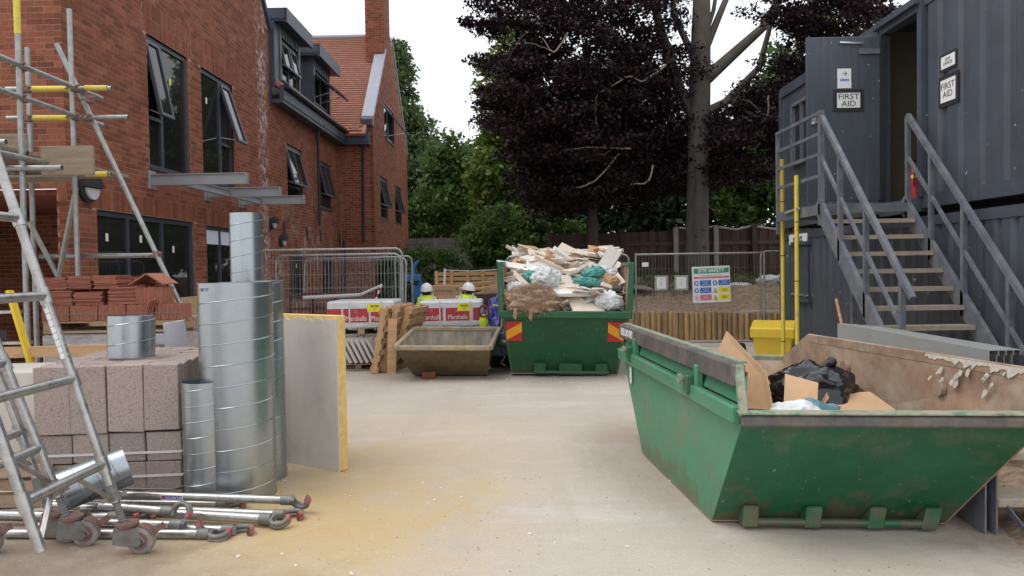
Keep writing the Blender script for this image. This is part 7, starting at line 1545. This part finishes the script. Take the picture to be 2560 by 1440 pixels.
def smoothpath(pts, n=5):
    P_ = [V(p_) for p_ in pts]; P_ = [P_[0] * 2 - P_[1]] + P_ + [P_[-1] * 2 - P_[-2]]; out = []
    for i in range(1, len(P_) - 2):
        for k in range(n):
            t = k / n; a, b, c, d = P_[i - 1:i + 3]; out.append(.5 * (2 * b + (c - a) * t + (2 * a - 5 * b + 4 * c - d) * t * t + (3 * b - a - 3 * c + d) * t ** 3) + V((rnd.uniform(-.012, .012), 0, rnd.uniform(-.012, .012))))
    return out + [P_[-2]]
for pts in ([(3.35, 16.3, 5.8), (2.85, 16.2, 5.45), (2.55, 16.2, 5.55), (2.1, 16.2, 5.3), (1.85, 16.2, 5.1), (1.85, 16.2, 4.5)], [(2.6, 16.4, 4.05), (1.6, 16.3, 4.08), (1.15, 16.2, 4.0)], [(2.35, 16.4, 3.95), (1.9, 16.3, 3.45), (1.55, 16.3, 3.25), (1.4, 16.2, 3.22)],
            [(1.25, 15.9, 6.4), (.95, 15.9, 6.0), (.7, 15.9, 6.3)], [(3.1, 16.5, 3.7), (2.95, 16.5, 3.35), (2.6, 16.5, 3.3)], [(5.5, 16.2, 5.1), (5.45, 16.2, 4.6), (5.25, 16.2, 4.0)], [(-.2, 16.6, 7.2), (.3, 16.6, 6.9), (.9, 16.7, 6.8), (1.5, 16.8, 6.5)], [(.05, 16.4, 6.3), (.5, 16.5, 6.35), (1.0, 16.6, 6.2)]):
    pts = smoothpath(pts); m = MB(); k = len(pts); m.tube([V(p_) - o_b for p_ in pts], [.022 * (1 - .7 * i / k) for i in range(k)], 7); m.build('bare_branch', M_DEAD, bt, True)
m = MB(); m.tube([V(p_) - o_b for p_ in ((4.18, 17.28, 1.7), (4.12, 17.3, 2.6), (4.2, 17.33, 3.4), (4.14, 17.35, 4.3))], .012, 6); m.build('ivy_stem', M_BARKD, bt, True)
for z, x in ((2.35, 4.36), (2.2, 4.22), (1.95, 4.4)): m = MB(); m.ball((x - 4.3, -.25, z - .6), .05, 10, 8, (1, .5, .8)); m.build('trunk_knot', M_BARKD, bt, True)
# second, thinner copper beech trunk
t2, c2 = tree('copper_beech_tree', 'thinner dark copper beech trunk left of the big forked one', (2.05, 18.7, .7), [((2.05, 18.7, .7), .17), ((2.0, 18.7, 2.0), .135), ((1.98, 18.7, 4.0), .12), ((1.9, 18.8, 7.0), .09)],
              [[((1.98, 18.7, 3.9), .06), ((1.5, 18.6, 4.6), .04), ((1.1, 18.5, 5.4), .02)]], [((2.2, 19.4, 5.6), (2.4, 1.2, 2.4), 210, .5), ((1.2, 19.0, 3.6), (1.1, .9, .9), 60, .4)], L_BEECH, M_BARKD, 80, .1, None)
# green trees behind, left to right
def back_tree(name, label, base, h, ells, m_, per, size, bark=M_BARKD, flat=.75):
    b = V(base); return tree(name, label, base, [(b, .2), (b + V((.1, 0, h * .4)), .15), (b + V((0, .1, h * .8)), .06)], [[(b + V((0, 0, h * .35)), .08), (b + V((.8, 0, h * .6)), .03)], [(b + V((0, 0, h * .4)), .08), (b + V((-.7, .2, h * .65)), .03)]], ells, m_, bark, per, size, None, 'trees beyond the yard', flat)
back_tree('lime_tree', 'yellow green flowering tree showing left of the copper beech', (.1, 27, 0), 9, [((.05, 27, 7.6), (1.1, 1.6, 2.4), 150, .45), ((-.45, 26.6, 4.8), (1.0, 1.4, 1.8), 110, .45), ((.6, 26.5, 4.2), (1.4, 1.4, 2.0), 120, .5), ((.4, 25.8, 2.9), (1.5, 1.2, 1.2), 80, .45)], L_YEL, 70, .17)
back_tree('round_tree', 'dark green rounded tree beyond the grey fence', (-3.3, 38, 0), 7.5, [((-3.2, 38, 4.4), (3.6, 2.4, 3.1), 260, .8), ((-4.2, 37, 3.0), (2.6, 2, 2.2), 120, .7)], L_DARK, 85, .24)
back_tree('tall_shrub', 'mid green bushy tree in front of the dark rounded one', (-1.4, 33, 0), 7, [((-1.6, 33, 4.8), (2.2, 1.6, 1.9), 150, .6), ((-2.6, 33.6, 6.2), (1.0, 1.0, 1.2), 50, .45)], L_GREEN, 70, .2)
back_tree('poplar_tree', 'tall slim poplar behind the brick gable', (-6.6, 46, 0), 15, [((-6.7, 46, 12.0), (1.0, 1.2, 3.4), 130, .6), ((-6.0, 46, 8.6), (1.6, 1.6, 2.6), 130, .6), ((-5.6, 45.5, 6.0), (1.8, 1.6, 2.2), 120, .6), ((-6.8, 46, 6), (2.2, 1.6, 3), 140, .6)], L_POP, 75, .24)
back_tree('young_tree', 'bright green young tree beside the end of the brick wing', (-4.2, 32.5, 0), 4, [((-4.2, 32.5, 3.0), (1.4, 1.2, 1.5), 110, .45)], L_GREEN, 75, .16)
back_tree('dark_tree', 'dark green tree filling the gap behind the copper beech trunks', (3.0, 26, .8), 7, [((2.6, 26, 4.2), (3.4, 1.6, 3.0), 230, .7), ((6.2, 26, 4.0), (3.0, 1.6, 2.6), 180, .7)], L_DARK, 75, .2)
back_tree('green_tree', 'green leafy tree behind the right side of the copper beech', (8.6, 23, .8), 7, [((8.4, 23, 4.6), (2.0, 1.6, 2.8), 150, .6), ((9.6, 23, 6.6), (2.0, 1.6, 2.4), 120, .6), ((6.9, 22.6, 3.6), (1.2, 1.2, 1.0), 60, .4)], L_GREEN, 75, .17)
back_tree('dark_tree', 'far dark tree rising behind the cabins', (12, 25, .8), 8, [((12, 25, 5), (3.2, 2, 3.4), 200, .7)], L_DARK, 75, .22)
back_tree('dark_tree', 'low dark tree behind the grey lap panel fence', (-1.2, 36, 0), 4, [((-1.2, 36, 2.8), (3.4, 1.4, 1.8), 160, .7)], L_DARK, 75, .22)
def shrub(name, label, ells, m_, per, size, base):
    t = thing(name, label, 'shrub', base, 0, 'shrubs along the back of the yard'); cl = np.concatenate([np.c_[in_ell(n, c, r, .5) - np.array(base), np.full(n, cr) * rg.uniform(.7, 1.3, n)] for c, r, n, cr in ells]); leaves('foliage', m_, t, cl, per, size, .7)
    m = MB()
    for i in range(9): e = ells[i % len(ells)]; m.tube([(rnd.uniform(-.2, .2), rnd.uniform(-.2, .2), 0), V(e[0]) - V(base) + V((rnd.uniform(-.5, .5), rnd.uniform(-.4, .4), 0))], [.03, .01], 5)
    m.build('stems', M_BARKD, t, True); return t
shrub('ivy_hedge', 'dense green ivy hedge below the grey lap panel fence', [((-2.8, 24.2, 1.3), (1.5, .9, 1.0), 170, .28), ((-1.6, 24.4, 1.0), (1.3, .8, .6), 100, .25), ((-3.6, 24.0, .6), (.6, .7, .7), 50, .25)], L_GREEN, 80, .085, (-2.6, 24.2, 0))
shrub('laurel_shrub', 'glossy green shrub arching down beside the grey fence', [((-.3, 21.6, 2.3), (1.1, 1.0, 1.0), 140, .3), ((.9, 21.2, 2.1), (1.1, .9, .9), 120, .3), ((.2, 21.4, 1.1), (1.4, .8, .8), 90, .3)], L_GREEN, 75, .11, (.2, 21.4, 0))
shrub('dark_shrub', 'dark leafy shrub behind the pallet fence and tall skip', [((.2, 20.6, 1.0), (1.4, .7, .8), 120, .3)], L_DARK, 75, .1, (.2, 20.6, 0))
